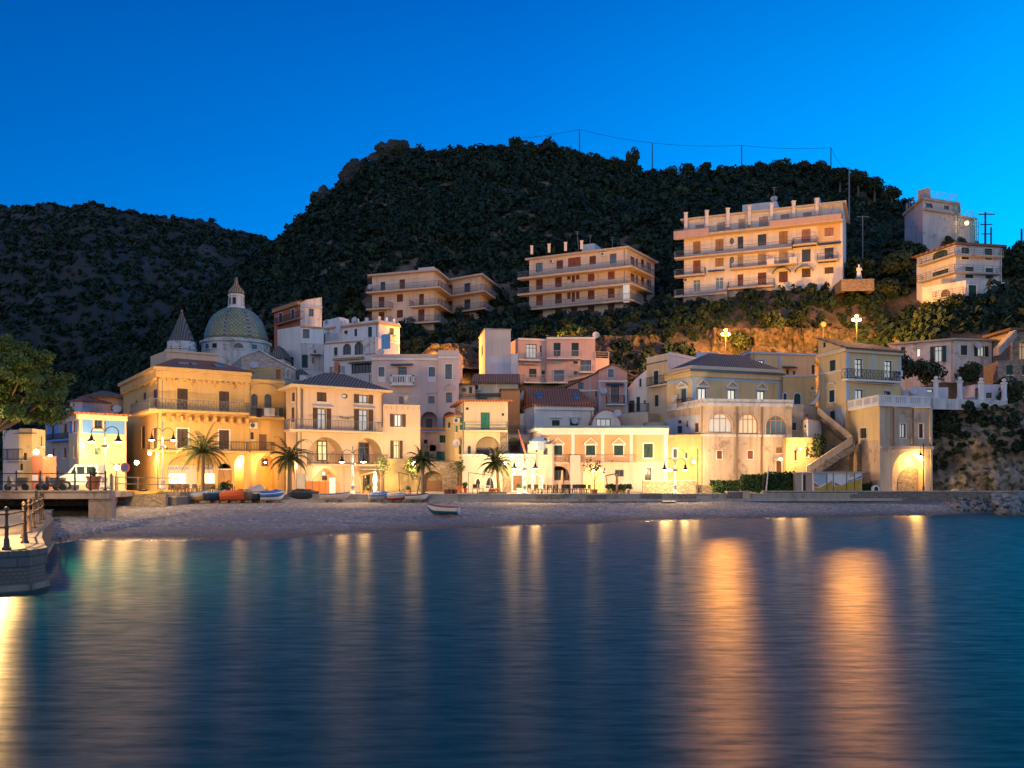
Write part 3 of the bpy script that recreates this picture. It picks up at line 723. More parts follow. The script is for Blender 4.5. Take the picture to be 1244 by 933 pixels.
def rockface(x0, x1, yb, yt, D0, D1, n, mat, sd):
    xs = np.linspace(x0, x1, n); ts = np.linspace(0, 1, 34); XX, TT = np.meshgrid(xs, ts); ed = np.clip(np.minimum(XX-x0, x1-XX)/25, 0, 1)
    yy = yb+(yt-yb)*TT*(.35+.65*ed); Dd = D0+(D1-D0)*TT; q0 = (XX-CX)*D0/F; z = HC+(HZ-yy)*Dd/F
    Dd = Dd+fbm(q0, z*1.4, 7, 6, sd)*.75-np.abs(fbm(q0*1.3, z*.45, 3.2, 4, sd+1))*.55+(1-ed)*2.5+rng.normal(0, .04, XX.shape)
    V = np.stack([q0*Dd/D0, Dd, z], -1).reshape(-1, 3); h_, w_ = XX.shape; idx = np.arange(h_*w_).reshape(h_, w_)
    Q = np.stack([idx[:-1, :-1], idx[:-1, 1:], idx[1:, 1:], idx[1:, :-1]], -1).reshape(-1, 4); return tag(npmesh('cliff', V, Q, mat), kind='structure')
warmrock = rock('warm_rock', (.15, .10, .065), (.24, .18, .125), .6)
rockface(842, 1115, 456, 399, 122.5, 125.5, 300, warmrock, 51); rockface(655, 850, 456, 408, 123, 128, 220, warmrock, 61); rockface(500, 592, 448, 418, 121, 126, 110, warmrock, 71)
# ================================================================== the town: palette
brown = slats('shutter_brown', (.085, .045, .028)); dkgreen = slats('shutter_dark_green', (.012, .06, .05)); teal = slats('shutter_green', (.012, .20, .15))
maroon = slats('shutter_maroon', (.13, .045, .035)); tan_sh = slats('shutter_tan', (.34, .2, .09)); redbrown = slats('shutter_red', (.25, .07, .04)); navy = slats('shutter_navy', (.02, .055, .12))
pinksh = slats('shutter_pink', (.36, .17, .16)); beigesh = slats('shutter_beige', (.36, .31, .27))
sky_glass = glass('window_glass_sky', (.05, .13, .20), .12); paleglass = litpane('pane_pale_light', (1., .93, .78), .75); warmpane = litpane('pane_warm_light', (1., .70, .28), 1.1)  # first pane: blue sky reflection put into its base colour
curtain = litpane('pane_curtain', (.75, .80, .78), .42); dimpane = litpane('pane_dim_warm', (1., .6, .3), .28)
wfr = flat('window_frame_white', (.6, .6, .57), .5); wtrim = plaster('white_trim', (.74, .72, .68), .2); bluetrim = plaster('pale_blue_trim', (.42, .55, .68), .3)
rf_red = tiles('roof_red_tiles', (.42, .13, .06), (.55, .21, .11)); rf_grey = tiles('roof_grey_tiles', (.14, .115, .10), (.27, .22, .18)); rf_brown = tiles('roof_brown_tiles', (.2, .115, .08), (.32, .2, .14))
rf_grey_y = tiles('roof_grey_tiles_side', (.10, .085, .075), (.2, .16, .13), 'Y')
peach = plaster('wall_peach', (.70, .51, .34), .3); ochre = plaster('wall_ochre', (.64, .40, .14), .3); cream = plaster('wall_cream', (.68, .56, .38), .25); pink = plaster('wall_pink', (.68, .51, .46), .25)
rose = plaster('wall_rose', (.60, .33, .28), .3); white = plaster('wall_white', (.72, .71, .69), .3); whiteold = plaster('wall_white_weathered', (.66, .64, .61), .75, (.3, .28, .26)); terracotta = plaster('wall_terracotta', (.52, .18, .09), .35)
apt = plaster('wall_apartment', (.62, .54, .45), .4); aptw = plaster('wall_apartment_pale', (.70, .66, .61), .4); yellow = plaster('wall_yellow', (.68, .51, .26), .35); grey = plaster('wall_grey', (.42, .40, .37), .6)
oldwall = plaster('wall_old_stained', (.58, .45, .34), .95, (.30, .22, .16)); rubble = stone('rubble_stone', (.40, .32, .23), (.26, .20, .15), 2.2); churchstone = stone('church_rubble', (.60, .55, .50), (.42, .38, .35), 1.7, (.24, .22, .2))
orangetile = plaster('trim_orange', (.56, .26, .10), .3); bluetile = flat('blue_glazed_tiles', (.05, .10, .17), .3, 0, .5, 14)
awn_w = flat('awning_white', (.6, .58, .54), .8); awn_b = flat('awning_blue', (.02, .045, .13), .8); wood = flat('wood_door', (.16, .075, .035), .6, 0, .4, 6); woodlt = flat('wood_honey', (.42, .22, .075), .6, 0, .35, 8)
iron = flat('iron_railing', (.16, .16, .165), .5, .3); irondk = flat('iron_dark', (.03, .03, .033), .5, .5); white_iron = flat('iron_white', (.45, .46, .47), .5); blue_iron = flat('iron_blue_grey', (.10, .13, .18), .5); green_iron = flat('iron_green', (.03, .12, .10), .5)
zinc = flat('pipe_zinc', (.2, .12, .08), .5, .2)

# ------------------------------------------------------------------ ochre palazzo with the ice-cream shop
b = Building('palazzo', 'large ochre palazzo with brown shuttered doors and a gelateria on its ground floor', 'building', [(150, 100), (193, 84), (303.5, 89.3)], QZ-.3, zat(447, 84), ochre)
for i, (x0, y0, x1, y1) in enumerate(((215.2, 472, 228, 498.5), (266, 475.5, 278.3, 502))):
    b.win(1, x0, y0, x1, y1, 'shut', brown, sur=ochre, st=.18); b.pediment(1, x0-5.5, y0-12+i, x1+5.5, y0-5, ochre, .25, True)
for x0, y0, x1, y1 in ((215.2, 521, 228.4, 544.5), (266, 522.5, 278.3, 545.5)): b.win(1, x0, y0, x1, y1, 'shut', brown, sur=wtrim)
b.win(0, 186.3, 473, 190.8, 496, 'shut', brown); b.win(0, 174, 477, 177.5, 490, 'shut', brown); b.pediment(0, 184.3, 461, 191.5, 466, ochre, .25, True); b.pediment(0, 171.5, 465, 178, 469, ochre, .25, True)
b.win(0, 164, 486, 166.6, 494, 'glass'); b.win(0, 163.5, 462, 166.5, 471, 'glass'); b.win(0, 172, 518, 176, 545, 'shut', brown); b.win(0, 186, 520, 191, 545, 'shut', brown)
b.band([0, 1], 447, .9, .35, ochre, 'cornice', v=b.zt); b.band([0, 1], 0, .35, .6, ochre, 'cornice', v=b.zt+.1)
mb = MB()                                    # row of small corbels under the cornice
for f in b.faces:
    for k in range(int(f.L/.55)): mb.fbox(f, k*.55+.1, k*.55+.3, b.zt-1.15, b.zt-.905, .003, .32)
b.part('corbel', mb, ochre)
b.vband(1, 239, 246, 459, 600, ochre, .07); b.vband(1, 296, 303, 459, 600, ochre, .07); b.vband(1, 193.6, 200, 452, 545, ochre, .07)
b.balcony(0, 158, 1, 303, 503.5, 1.1, .22, 1.0, 'ornate', ochre)
b.balcony(1, 182, 1, 303, 546, .9, .25, .9, 'bars', ochre, irondk, ends=(1, 1))
mb = MB(); f = b.faces[1]; v = f.uv(250, 504.5)[1]
for k in range(int(f.L/.8)): mb.fbox(f, k*.8+.2, k*.8+.42, v-.75, v-.26, .004, .8)
b.part('corbel', mb, ochre)
# ground floor: shop front, arches
f, r = b.niche(1, 204, 552, 262.5, 595, .55, 1.2)
u0, u1, v0, v1 = r
pinkw = plaster('shop_front_pale', (.66, .52, .42), .15)
b.part('shop_fascia', MB().fbox(f, u0+.02, u1-.02, f.uv(230, 574.5)[1], f.uv(230, 565.5)[1], -.42, -.25), pinkw)
b.part('shop_pillar', MB().fbox(f, f.uv(227.5, 580)[0], f.uv(241, 580)[0], v0, f.uv(230, 574.5)[1], -.42, -.24), pinkw)
shoplit = litpane('shop_light', (1., .74, .34), 3.2)
for x0, x1 in ((206.5, 226.7), (242, 261.8)):
    ua, ub, va, vb = f.rect(x0, 575, x1, 586.5); mb = MB(); ring(mb, f, rectpoly(ua, ub, va, vb), rectpoly(ua-.1, ub+.1, va-.12, vb), -.42, -.3); mb.fbox(f, (ua+ub)/2-.03, (ua+ub)/2+.03, va, vb, -.41, -.31)
    w = b.part('window', mb, wfr); mp = MB(); facepoly(mp, f, [rectpoly(ua, ub, va, vb)], -.4); b.part('pane', mp, shoplit, w)
    b.part('shop_counter', MB().fbox(f, ua, ub, v0, va-.13, -.45, -.32), wood)
def lettering(text, f, x, y, height, mat, parent, w=.03, name='lettering'):
    """raised sign letters standing on a wall face, centred at photo point x, y"""
    cu = bpy.data.curves.new('letters', 'FONT'); cu.body = text; cu.size = height*1.4; cu.extrude = .012; cu.align_x = 'CENTER'; cu.align_y = 'CENTER'
    t = bpy.data.objects.new('letters', cu); link(t); dg = bpy.context.evaluated_depsgraph_get(); me = bpy.data.meshes.new_from_object(t.evaluated_get(dg)); bpy.data.objects.remove(t)
    u, v_ = f.uv(x, y, w); q = f.at(u, v_, w); z = Vector((f.n.x, f.n.y, 0)); e = Vector((f.e.x, f.e.y, 0)); M = Matrix(((e.x, 0, z.x, 0), (e.y, 0, z.y, 0), (0, 1, 0, 0), (0, 0, 0, 1)))
    off = Vector((0, 0, 0)); p = parent
    while p is not None: off = off+p.location; p = p.parent
    me.transform(Matrix.Translation(q-off)@M); me.materials.clear(); me.materials.append(mat); o = bpy.data.objects.new(name, me); link(o); o.parent = parent; return o
blueink = flat('sign_blue', (.02, .10, .34), .5)
lettering('GELATERIA', f, 216.5, 569, .27, blueink, b.root, -.22); lettering('DRINK', f, 252, 569, .27, blueink, b.root, -.22)
f, r = b.niche(1, 265, 563, 282, 595, .35)
b.part('door', MB().fbox(f, r[0], r[1], r[2], f.uv(273, 571)[1], -.3, -.2), woodlt); b.part('door_lintel', MB().fbox(f, r[0], r[1], f.uv(273, 571)[1]+.004, f.uv(273, 571)[1]+.14, -.3, -.1), wtrim)
b.niche(1, 285, 553, 302.5, 596, 1.6, 1.2)
# roof terrace block and skylit red roof
A, Bc, Cc, Dd = b.foot[:4]
b.finish()
f1 = b.faces[1]; e3 = f1.n
def ip(u, w): q = f1.at(u, 0, w); return (q.x, q.y)
zr = b.zt+.15; zm = zr+1.65
mb = MB(); o0, o1 = ip(-.5, .5), ip(f1.L+.5, .5); m0, m1 = ip(3.2, -6), ip(f1.L-1.6, -6); l0 = (b.foot[0].x-.4, b.foot[0].y)
mb.add([(*o0, zr), (*o1, zr), (*m1, zm), (*m0, zm), (l0[0], l0[1], zr), (m0[0]-1, m0[1]+9, zm), (b.foot[3].x, b.foot[3].y, zr), (*ip(f1.L+.5, -6), zr)], [(0, 1, 2, 3), (4, 0, 3, 5), (1, 7, 2)])
roof = b.part('roof', mb, rf_red)
for ta, tb in ((.2, .33), (.36, .43), (.66, .79)):
    m2 = MB()
    def rp(t, s, dz=.03): a = Vector((*o0, zr)).lerp(Vector((*o1, zr)), t); c = Vector((*m0, zm)).lerp(Vector((*m1, zm)), t); q = a.lerp(c, s); return (q.x, q.y, q.z+dz)
    m2.hexa([rp(ta, .3), rp(tb, .3), rp(tb, .52), rp(ta, .52), rp(ta, .3, .12), rp(tb, .3, .12), rp(tb, .52, .12), rp(ta, .52, .12)]); b.part('skylight', m2, sky_glass, roof)
mb = MB().prism([ip(2.4, -6.02), ip(f1.L-1.2, -6.02), ip(f1.L-1.2, -12), ip(2.4, -12)], b.zt+.2, b.zt+2.55); mb.prism([ip(2.2, -5.9), ip(f1.L-1., -5.9), ip(f1.L-1., -6.01), ip(2.2, -6.01)], b.zt+2.4, b.zt+2.62)
b.part('roof_terrace', mb, peach)
# the lower wing to the right, with the two arched windows and washing on the balcony
b = Building('palazzo_wing', 'flat roofed ochre wing with two arched windows and washing on its balcony', 'building', [(303.7, 89.4), (346, 91.6)], QZ-.3, zat(461, 90), ochre, 7)
for x0, x1 in ((300.8+4.2, 313), (321, 330)): b.win(0, x0, 478.5, x1, 503, 'glass', arch=True, pane=sky_glass, sur=ochre)
b.pediment(0, 304, 467, 335, 473, ochre, .2, True); b.win(0, 304.5, 525, 308.5, 534, 'glass'); b.win(0, 314.5, 527.5, 324, 547, 'door', wood, sur=ochre); b.aircon(0, 306.5, 517)
b.band([0], 0, .3, .2, ochre, v=b.zt); b.balcony(0, 303.8, 0, 345.5, 505.5, 1., .22, 1., 'ornate', ochre, ends=(0, 1)); b.balcony(0, 303.8, 0, 334, 547.5, .9, .2, .9, 'bars', ochre, irondk, ends=(0, 1))
b.niche(0, 311, 553, 337, 595.5, 1.2, 1.4); b.inner(0, 317, 570, 331, 596, 1.2, 'door', plaster('wall_saffron', (.66, .40, .07), .2)); b.inner(0, 317.5, 557, 325, 566.5, 1.2)
b.finish()
fw = b.faces[0]
wash = empty('washing_line', fw.at(fw.uv(322, 499, 1.05)[0], fw.uv(322, 499, 1.05)[1], 1.05), 'washing line of dark and pale clothes on the balcony with arched windows', 'washing')
for k, (x, w_, h_, cc) in enumerate(((311, 1.0, .8, (.03, .04, .06)), (314.5, .5, .9, (.02, .02, .025)), (318, .5, .75, (.05, .05, .06)), (324, .9, .8, (.5, .5, .5)), (330, .6, .55, (.35, .5, .55)), (334, .8, .8, (.55, .55, .5)), (339, .9, .8, (.02, .025, .03)))):
    u, v_ = fw.uv(x, 496, 1.06); mb = MB(); mb.fbox(fw, u-w_/2, u+w_/2, v_-h_, v_, 1.04, 1.075); mb.build('cloth', flat('cloth_%d' % k, cc, .9), wash)

# ------------------------------------------------------------------ church behind: dome, spire, nave
zd = zat(415.5, 118); cx, cy = G(287, 118); R = 37.6*118/F
ch = empty('church', (cx, cy, 3), 'old stone church with a green patterned tile dome and white lantern', 'church')
k = 118/F; dp = [(R*1.0, 0), (R*.985, 1.0*.6), (R*.955, 1.25), (R*.9, 1.95), (R*.82, 2.75), (R*.70, 3.45), (R*.55, 3.95), (R*.40, 4.3), (R*.24, 4.48)]
def dome_mat():
    m, nt, b_ = newmat('dome_majolica'); Lk = nt.links
    tc = nt.nodes.new('ShaderNodeTexCoord'); s1 = nt.nodes.new('ShaderNodeSeparateXYZ'); Lk.new(tc.outputs['Object'], s1.inputs[0])
    at = nt.nodes.new('ShaderNodeMath'); at.operation = 'ARCTAN2'; Lk.new(s1.outputs[1], at.inputs[0]); Lk.new(s1.outputs[0], at.inputs[1])
    def mth(op, a, b2=None):
        n = nt.nodes.new('ShaderNodeMath'); n.operation = op
        for i, q in enumerate((a, b2)):
            if q is None: continue
            if isinstance(q, (int, float)): n.inputs[i].default_value = q
            else: Lk.new(q, n.inputs[i])
        return n.outputs[0]
    a = mth('MULTIPLY', at.outputs[0], 11.0); z = mth('MULTIPLY', s1.outputs[2], 3.2)
    d1 = mth('ABSOLUTE', mth('SINE', mth('ADD', a, z))); d2 = mth('ABSOLUTE', mth('SINE', mth('SUBTRACT', a, z)))
    e = mth('MINIMUM', d1, d2); lw = mth('LESS_THAN', e, .2); ctr = mth('GREATER_THAN', e, .88)
    c = mixc(nt, lw, (.16, .26, .15), (.70, .50, .17)); c = mixc(nt, ctr, c, (.68, .5, .18))
    rib = mth('GREATER_THAN', mth('COSINE', mth('ADD', mth('MULTIPLY', at.outputs[0], 8.), .55)), .93)
    chk = mth('GREATER_THAN', mth('SINE', mth('MULTIPLY', s1.outputs[2], 12.)), 0.); c = mixc(nt, rib, c, mixc(nt, chk, (.03, .05, .10), (.40, .38, .33)))
    c = mixc(nt, noise(nt, tc.outputs['Object'], 1.2, 6), c, (.10, .10, .08)); Lk.new(c, b_.inputs['Base Color']); b_.inputs['Roughness'].default_value = .4; return m
drum = MB().lathe((cx, cy, 0), [(R*1.06, zat(432, 118)-2), (R*1.06, zd-.5), (R*1.12, zd-.45), (R*1.12, zd-.15), (R*1.02, zd-.1), (R*1.02, zd+.05)], 48); dm = drum.build('drum', whiteold, ch)
for x in (262, 273, 302, 318):
    a = math.asin(max(-1, min(1, (x-287)/42.))); c2 = Vector((cx+math.sin(a)*R*1.06, cy-math.cos(a)*R*1.06)); t = Vector((math.cos(a), math.sin(a)))
    ff = Face(c2-t*.7, c2+t*.7); pl = archpoly(0, 1.4, zd-1.5, zd-.6) if x == 302 else rectpoly(.2, 1.2, zd-1.5, zd-.65)
    mb = MB(); ring(mb, ff, scaled(pl, -.12), pl, -.1, .12); w = mb.build('window', whiteold, dm); mp = MB(); facepoly(mp, ff, [scaled(pl, -.1)], .05); mp.build('pane', glass('window_glass'), w)
do = MB().lathe((cx, cy, zd), [(r, z) for r, z in dp], 64).build('dome', dome_mat(), ch, True)
do.data.transform(Matrix.Translation((0, 0, 3-zd))); do.location.z = zd-3                # pattern measured from the dome's own springing
zl = zd+4.45; r0 = 9.3*k*1.0
MB().lathe((cx, cy, zl), [(r0*1.15, -.1), (r0*1.15, .15), (r0*.86, .3), (r0*.86, 1.55), (r0*1.05, 1.62), (r0*1.05, 1.8), (r0*.9, 1.9)], 8, a0=.39).build('lantern', white, ch)
mb = MB()
for i in range(8):
    a = .39+i*math.pi/4; mb.tube([(cx+r0*.95*math.cos(a), cy+r0*.95*math.sin(a), zl+.15), (cx+r0*.88*math.cos(a), cy+r0*.88*math.sin(a), zl+1.65)], .1, 6)
mb.build('lantern_buttress', whiteold, ch)
for i in (5, 6):
    a = math.pi/4*(i)-.0; c2 = Vector((cx+math.cos(a)*r0*.8, cy+math.sin(a)*r0*.8)); t = Vector((-math.sin(a), math.cos(a))); ff = Face(c2-t*.2, c2+t*.2)
    mp = MB(); facepoly(mp, ff, [archpoly(0, .4, zl+.45, zl+1.4)], .06); mp.build('lantern_opening', flat('opening_shade', (.03, .03, .03), .9), ch)  # flat dark sheet stands in for the unlit inside of the lantern
MB().lathe((cx, cy, zl+1.9), [(r0*1.0, 0), (r0*1.06, .18), (r0*.95, .5), (r0*.66, .85), (r0*.4, 1.15), (r0*.24, 1.6), (r0*.16, 2.2)], 16).build('cupola', tiles('cupola_tiles', (.3, .2, .12), (.42, .34, .24)), ch, True)
mb = MB(); mb.ball((cx, cy, zl+2.55), .36, 12, 8); mb.build('finial_ball', whiteold, ch, True)
MB().bar((cx, cy, zl+2.9), (cx, cy, zl+4.3), .07).bar((cx-.32, cy, zl+3.85), (cx+.32, cy, zl+3.85), .07).build('cross', irondk, ch)
# gabled stone nave front
f = Face(G(291, 107), G(361, 110)); u = lambda x, y: f.uv(x, y)
pl = [u(293, 500), u(359, 500), u(359, 449), u(343, 441), u(328, 433.5), u(315, 426), u(300, 431), u(293, 434)]
mb = MB(); facepoly(mb, f, [pl], 0); n = len(pl); bb = len(mb.v); mb.v += [tuple(f.at(a, v_, 0)) for a, v_ in pl]+[tuple(f.at(a, v_, -9)) for a, v_ in pl]; mb.f += [(bb+i, bb+n+i, bb+n+(i+1) % n, bb+(i+1) % n) for i in range(n)]
mb.build('nave_wall', churchstone, ch)
mb = MB()
for p_, q_ in zip(pl[2:], pl[3:]): mb.hexa([f.at(*p_, .15), f.at(*q_, .15), f.at(*q_, -.2), f.at(*p_, -.2)]+[f.at(p_[0], p_[1]+.16, .15), f.at(q_[0], q_[1]+.16, .15), f.at(q_[0], q_[1]+.16, -.2), f.at(p_[0], p_[1]+.16, -.2)])
mb.build('gable_coping', whiteold, ch)
ua, ub, va, vb = f.rect(357.5, 449, 362, 459)
mb = MB(); ring(mb, f, archpoly(ua-1, ub-1, va, vb), scaled(archpoly(ua-1, ub-1, va, vb), .12), .0, .1); mb.build('window', whiteold, ch)
# bell tower spire
sx_c, sy_c = G(220.8, 112); sp_o = empty('bell_tower', (sx_c, sy_c, 4), 'round church tower with a tall grey conical spire and porthole openings', 'bell tower'); z1 = zat(416, 112); r1 = 16.6*112/F; zt_ = zat(379, 112)
MB().lathe((sx_c, sy_c, 0), [(r1, 4), (r1, z1-1.), (r1*1.06, z1-.95), (r1*1.06, z1-.8), (r1, z1-.75), (r1, z1)], 24).build('tower_wall', whiteold, sp_o)
MB().lathe((sx_c, sy_c, 0), [(r1*.93, z1), (r1*.8, z1+.6), (r1*.05, zt_)], 8, a0=.39).build('spire', tiles('spire_scales', (.13, .13, .125), (.22, .21, .19)), sp_o)
mb = MB(); mb.ball((sx_c, sy_c, zt_+.12), .17, 8, 6); mb.build('finial', terracotta, sp_o)
for x in (214, 225, 234.5):
    a = math.asin((x-220.8)/17.5); c2 = Vector((sx_c+math.sin(a)*r1, sy_c-math.cos(a)*r1)); t = Vector((math.cos(a), math.sin(a))); ff = Face(c2-t*.3, c2+t*.3); pl = ovalpoly(0, .56, zat(424.5, 112)-.28, zat(424.5, 112)+.28, 14)
    mb = MB(); ring(mb, ff, scaled(pl, -.06), scaled(pl, .06), -.15, .09); w = mb.build('porthole', whiteold, sp_o); mp = MB(); facepoly(mp, ff, [scaled(pl, -.04)], .06); mp.build('opening', flat('opening_shade', (.03, .03, .03), .9), w)  # dark disc stands in for the unlit inside of the tower
# drying terrace beside the nave
b = Building('rooftop_shed', 'little rooftop terrace hut with an orange door and washing, before the stone nave', 'hut', [(302, 100), (343, 101)], zat(463, 100)-3, zat(446, 100), ochre, 3)
b.win(0, 335.4, 448.8, 341, 460.5, 'door', flat('door_orange', (.45, .14, .04), .6)); b.balcony(0, 309, 0, 334, 460.5, .6, .15, 1.1, 'lines', whiteold, white_iron); b.dish(0, 309, 443.5, .42); b.finish()
b = Building('grey_roof_house', 'cream house end with a dark hipped roof behind the stone nave', 'house', [(358, 112), (379, 113)], 4, zat(460, 112), cream, 5); b.hip(b.zt, 1.3, .25, rf_grey); b.finish()

# ------------------------------------------------------------------ peach villa with the grey hipped roof
b = Building('villa', 'peach villa with a dark hipped tile roof, arched loggias and brown shutters', 'villa', [(347, 91), (362, 86), (465.3, 92)], QZ-.3, zat(470, 86), peach)
b.win(1, 385, 476.5, 396.8, 488, 'shut', brown); b.win(1, 414.6, 478, 422.6, 484, 'glass', oval=True, pane=curtain, mull=0, fr=flat('iron_dark', (.03, .03, .03))); b.win(1, 430, 479.5, 453, 490, 'open', brown, pane=curtain)
for x0, y0, x1, y1 in ((380, 496, 402, 521.8), (430, 497.5, 453, 524)): b.win(1, x0, y0, x1, y1, 'open', brown, pane=curtain); b.awning(1, x0-1, y0-5, x1+1, y0-1, awn_w, .5)
b.win(0, 354.5, 477, 358, 488, 'shut', brown); b.win(0, 354, 495, 357.5, 513, 'shut', brown)
for x0, x1, y, ds, pn in ((372.5, 418, 531, (385, 535.5, 397, 560), warmpane), (428, 465, 532, (435.5, 537.5, 448, 562.5), None)):
    b.niche(1, x0, y, x1, 564, 1.6, 2.2); b.inner(1, *ds, 1.6, 'glass', pane=pn)
b.balcony(0, 345.2, 1, 465, 522.3, 1.1, .2, 1.0, 'bars', peach, iron); b.balcony(1, 378, 1, 471, 563.4, .9, .2, 1.0, 'bars', peach, irondk)
b.niche(1, 379, 568, 414, 602, 1.8, 2.2); b.inner(1, 391, 578, 397, 583.5, 1.8); b.niche(1, 437, 567, 462, 602, 1.4, rect=True); b.inner(1, 441, 577, 449, 602, 1.4, 'glass'); b.awning(1, 434.5, 567.5, 466, 571, awn_w, 1.)
b.vband(1, 365, 369.5, 567, 603, peach, .15); b.vband(1, 418, 427, 567, 603, peach, .12); b.finish()
eave = plaster('eave_cream', (.66, .5, .3), .2)
ft = b.foot; b.hip(b.zt, 1.75, .85, rf_grey, .62, .2, eave)
b.chimney(405.5, 93, b.zt+1.2, .9, .4, terracotta)
for x in (367, 464): f = b.faces[1]; uu = f.uv(x, 500)[0]; b.part('drainpipe', MB().tube([f.at(uu, b.zt-.2, .1), f.at(uu, f.uv(x, 519)[1], .1)], .06, 6), zinc)
b.chimney(0+345.5+118, 92.5, b.zt-.05, 0.01, .01) if False else None
# garlands and plants
gar = empty('party_bunting', b.faces[1].at(b.faces[1].uv(422, 506)[0], b.faces[1].uv(422, 507)[1], .1), 'small coloured bunting strung across the villa wall between its two upper doors', 'bunting')
f = b.faces[1]
for i in range(9):
    x = 413.5+i*2; y = 506+1.6*math.sin(math.pi*i/8); uu, vv = f.uv(x, y, .12); mb = MB(); mb.add([f.at(uu-.09, vv, .12), f.at(uu+.09, vv, .12), f.at(uu, vv-.2, .12), f.at(uu-.09, vv, .14), f.at(uu+.09, vv, .14), f.at(uu, vv-.2, .14)], [(2, 1, 0), (3, 4, 5), (0, 1, 4, 3), (1, 2, 5, 4), (2, 0, 3, 5)])
    mb.build('pennant', flat('pennant_%d' % (i % 4), ((.5, .08, .05), (.05, .15, .4), (.5, .4, .05), (.1, .3, .12))[i % 4], .8), gar)
MB().tube([f.at(f.uv(412, 505.5, .12)[0], f.uv(412, 505.5, .12)[1], .12), f.at(f.uv(421, 507.6, .12)[0], f.uv(421, 507.6, .12)[1], .12), f.at(f.uv(431, 505.5, .12)[0], f.uv(431, 505.5, .12)[1], .12)], .012, 5).build('string', irondk, gar)
b = Building('villa_annexe', 'flat roofed peach annexe with brown shutters, joined to the villa', 'house', [(465.4, 92.05), (510.5, 93.5)], QZ-.3, zat(492, 93), peach, 8)
b.win(0, 474, 503.3, 492.8, 518.6, 'open', brown, pane=paleglass); b.win(0, 474.3, 535.2, 489, 557, 'open', brown, pane=warmpane); b.finish()
b.balcony(0, 465.7, 0, 510.4, 491, .12, .2, .9, 'bars', peach, iron)
f = b.faces[0]
for k in range(7): b.part('corbel', MB().fbox(f, .3+k*.58, .42+k*.58, b.zt-.5, b.zt-.21, .004, .14), peach)
b.part('plinth_wall', MB().fbox(f, .02, f.L+.03, QZ-.2, f.uv(490, 557.5)[1], .01, .5), plaster('wall_lemon', (.62, .47, .2), .3))
b.part('roof_turret', MB().fbox(f, f.uv(494, 490)[0], f.uv(499, 490)[0], b.zt, f.uv(496, 480)[1], -1.6, -1.), peach)
# ------------------------------------------------------------------ pink palazzetto behind the annexe
b = Building('pink_house', 'tall dusty pink house with a white balustrade balcony under a dark awning', 'house', [(452, 103), (532, 103)], 3, zat(430.6, 103), pink, 9)
for x0, x1 in ((460, 467), (521, 528.5)): b.win(0, x0, 446, x1, 463, 'glass', pane=sky_glass, sur=wtrim); b.vband(0, x0-.5, x1+.5, 457.5, 463.5, wtrim, .05, 'window_apron')
b.win(0, 484, 446, 494, 464, 'glass', pane=sky_glass, sur=pink); b.awning(0, 475, 442, 502, 445, navy, .7); b.balcony(0, 474, 0, 503, 466, .9, .2, 1., 'balus', wtrim, wtrim)
for x0, x1 in ((485, 493), (520.5, 528)): b.win(0, x0, 481.5, x1, 490.5, 'glass', pane=sky_glass); b.vband(0, x0-2, x1+3, 476.5, 477.8, pink, .12, 'hood')
b.band([0], 435, .25, .16, wtrim); b.band([0], 430.6, .2, .1, pink, v=b.zt+.02)
f, r = b.niche(0, 511.5, 500, 531, 519.5, 1.6, None); b.inner(0, 518, 509, 525, 519.5, 1.6, pane=sky_glass)
b.dish(0, 463, 428, .4); b.finish()
b = Building('pink_tower', 'slim pink corner tower with tall windows and a small pediment', 'house', [(532.2, 102.6), (557, 102.6)], 3, zat(425.6, 102.6), pink, 8)
b.win(0, 541, 442.5, 549, 460.5, 'glass', pane=sky_glass, sur=wtrim); b.pediment(0, 538, 465, 552.5, 471, pink, .2); b.win(0, 542, 477, 549, 489, 'glass', pane=sky_glass, sur=pink)
b.band([0], 433, .25, .2, wtrim); b.niche(0, 538, 500, 555, 519.5, 1.4); b.vband(0, 532.4, 534.5, 434, 520, pink, .1); b.finish()
b = Building('low_terrace_house', 'narrow pink and orange back house with green shutters above the stone arch', 'house', [(508, 99.6), (552, 99.6)], 1, zat(519.5, 99.6), pink, 2.6)
b.win(0, 534, 528.6, 543, 538, 'shut', dkgreen); b.win(0, 515, 534, 519.5, 539, 'shut', dkgreen); b.win(0, 530, 548.6, 540.3, 559, 'shut', teal); b.win(0, 515, 548.6, 521.5, 559, 'shut', teal)
b.panel(0, 508.3, 540.5, 529.5, 548, peach); b.panel(0, 522, 540.5, 529.5, 575, peach); b.band([0], 519.5, .2, .25, orangetile); b.awning(0, 509, 522, 551, 525, bluetrim, .5); b.finish()
b = Building('stone_arch_wall', 'rubble stone wall with a dark archway, beside the small palm', 'stone wall', [(509, 92.5), (556, 92.5)], QZ-.3, zat(560.8, 92.5), rubble, 1.5)
b.niche(0, 512.8, 572, 537.5, 601, 1.2, None); b.inner(0, 517, 584, 536, 601, 1.2, 'door', wood); b.finish()
# ------------------------------------------------------------------ cream house with the green door
b = Building('cream_house', 'cream house with one bright green door over an arched loggia', 'house', [(553, 99), (564, 91), (617, 91)], QZ-.3, zat(488, 91), cream)
b.win(1, 584, 501, 595, 522, 'shut', teal); b.win(1, 565.8, 494.8, 569.3, 498, 'glass', mull=0, sill=False); b.win(1, 609.5, 502, 612.5, 505, 'glass', mull=0, sill=False)
b.win(0, 560.5, 501, 562.6, 523, 'shut', teal)
b.balcony(1, 564, 1, 616.5, 522.5, .8, .2, .85, 'lines', cream, green_iron); b.niche(1, 578, 530, 607, 551.3, 1.8, None); b.win(1, 568, 541.5, 572, 551.3, 'glass', arch=True, mull=0)
b.part('planter_box', MB().fbox(b.faces[1], *b.faces[1].rect(579, 546, 594, 551.2)[:2], *b.faces[1].rect(579, 546, 594, 551.2)[2:], -1.2, -.6), navy)
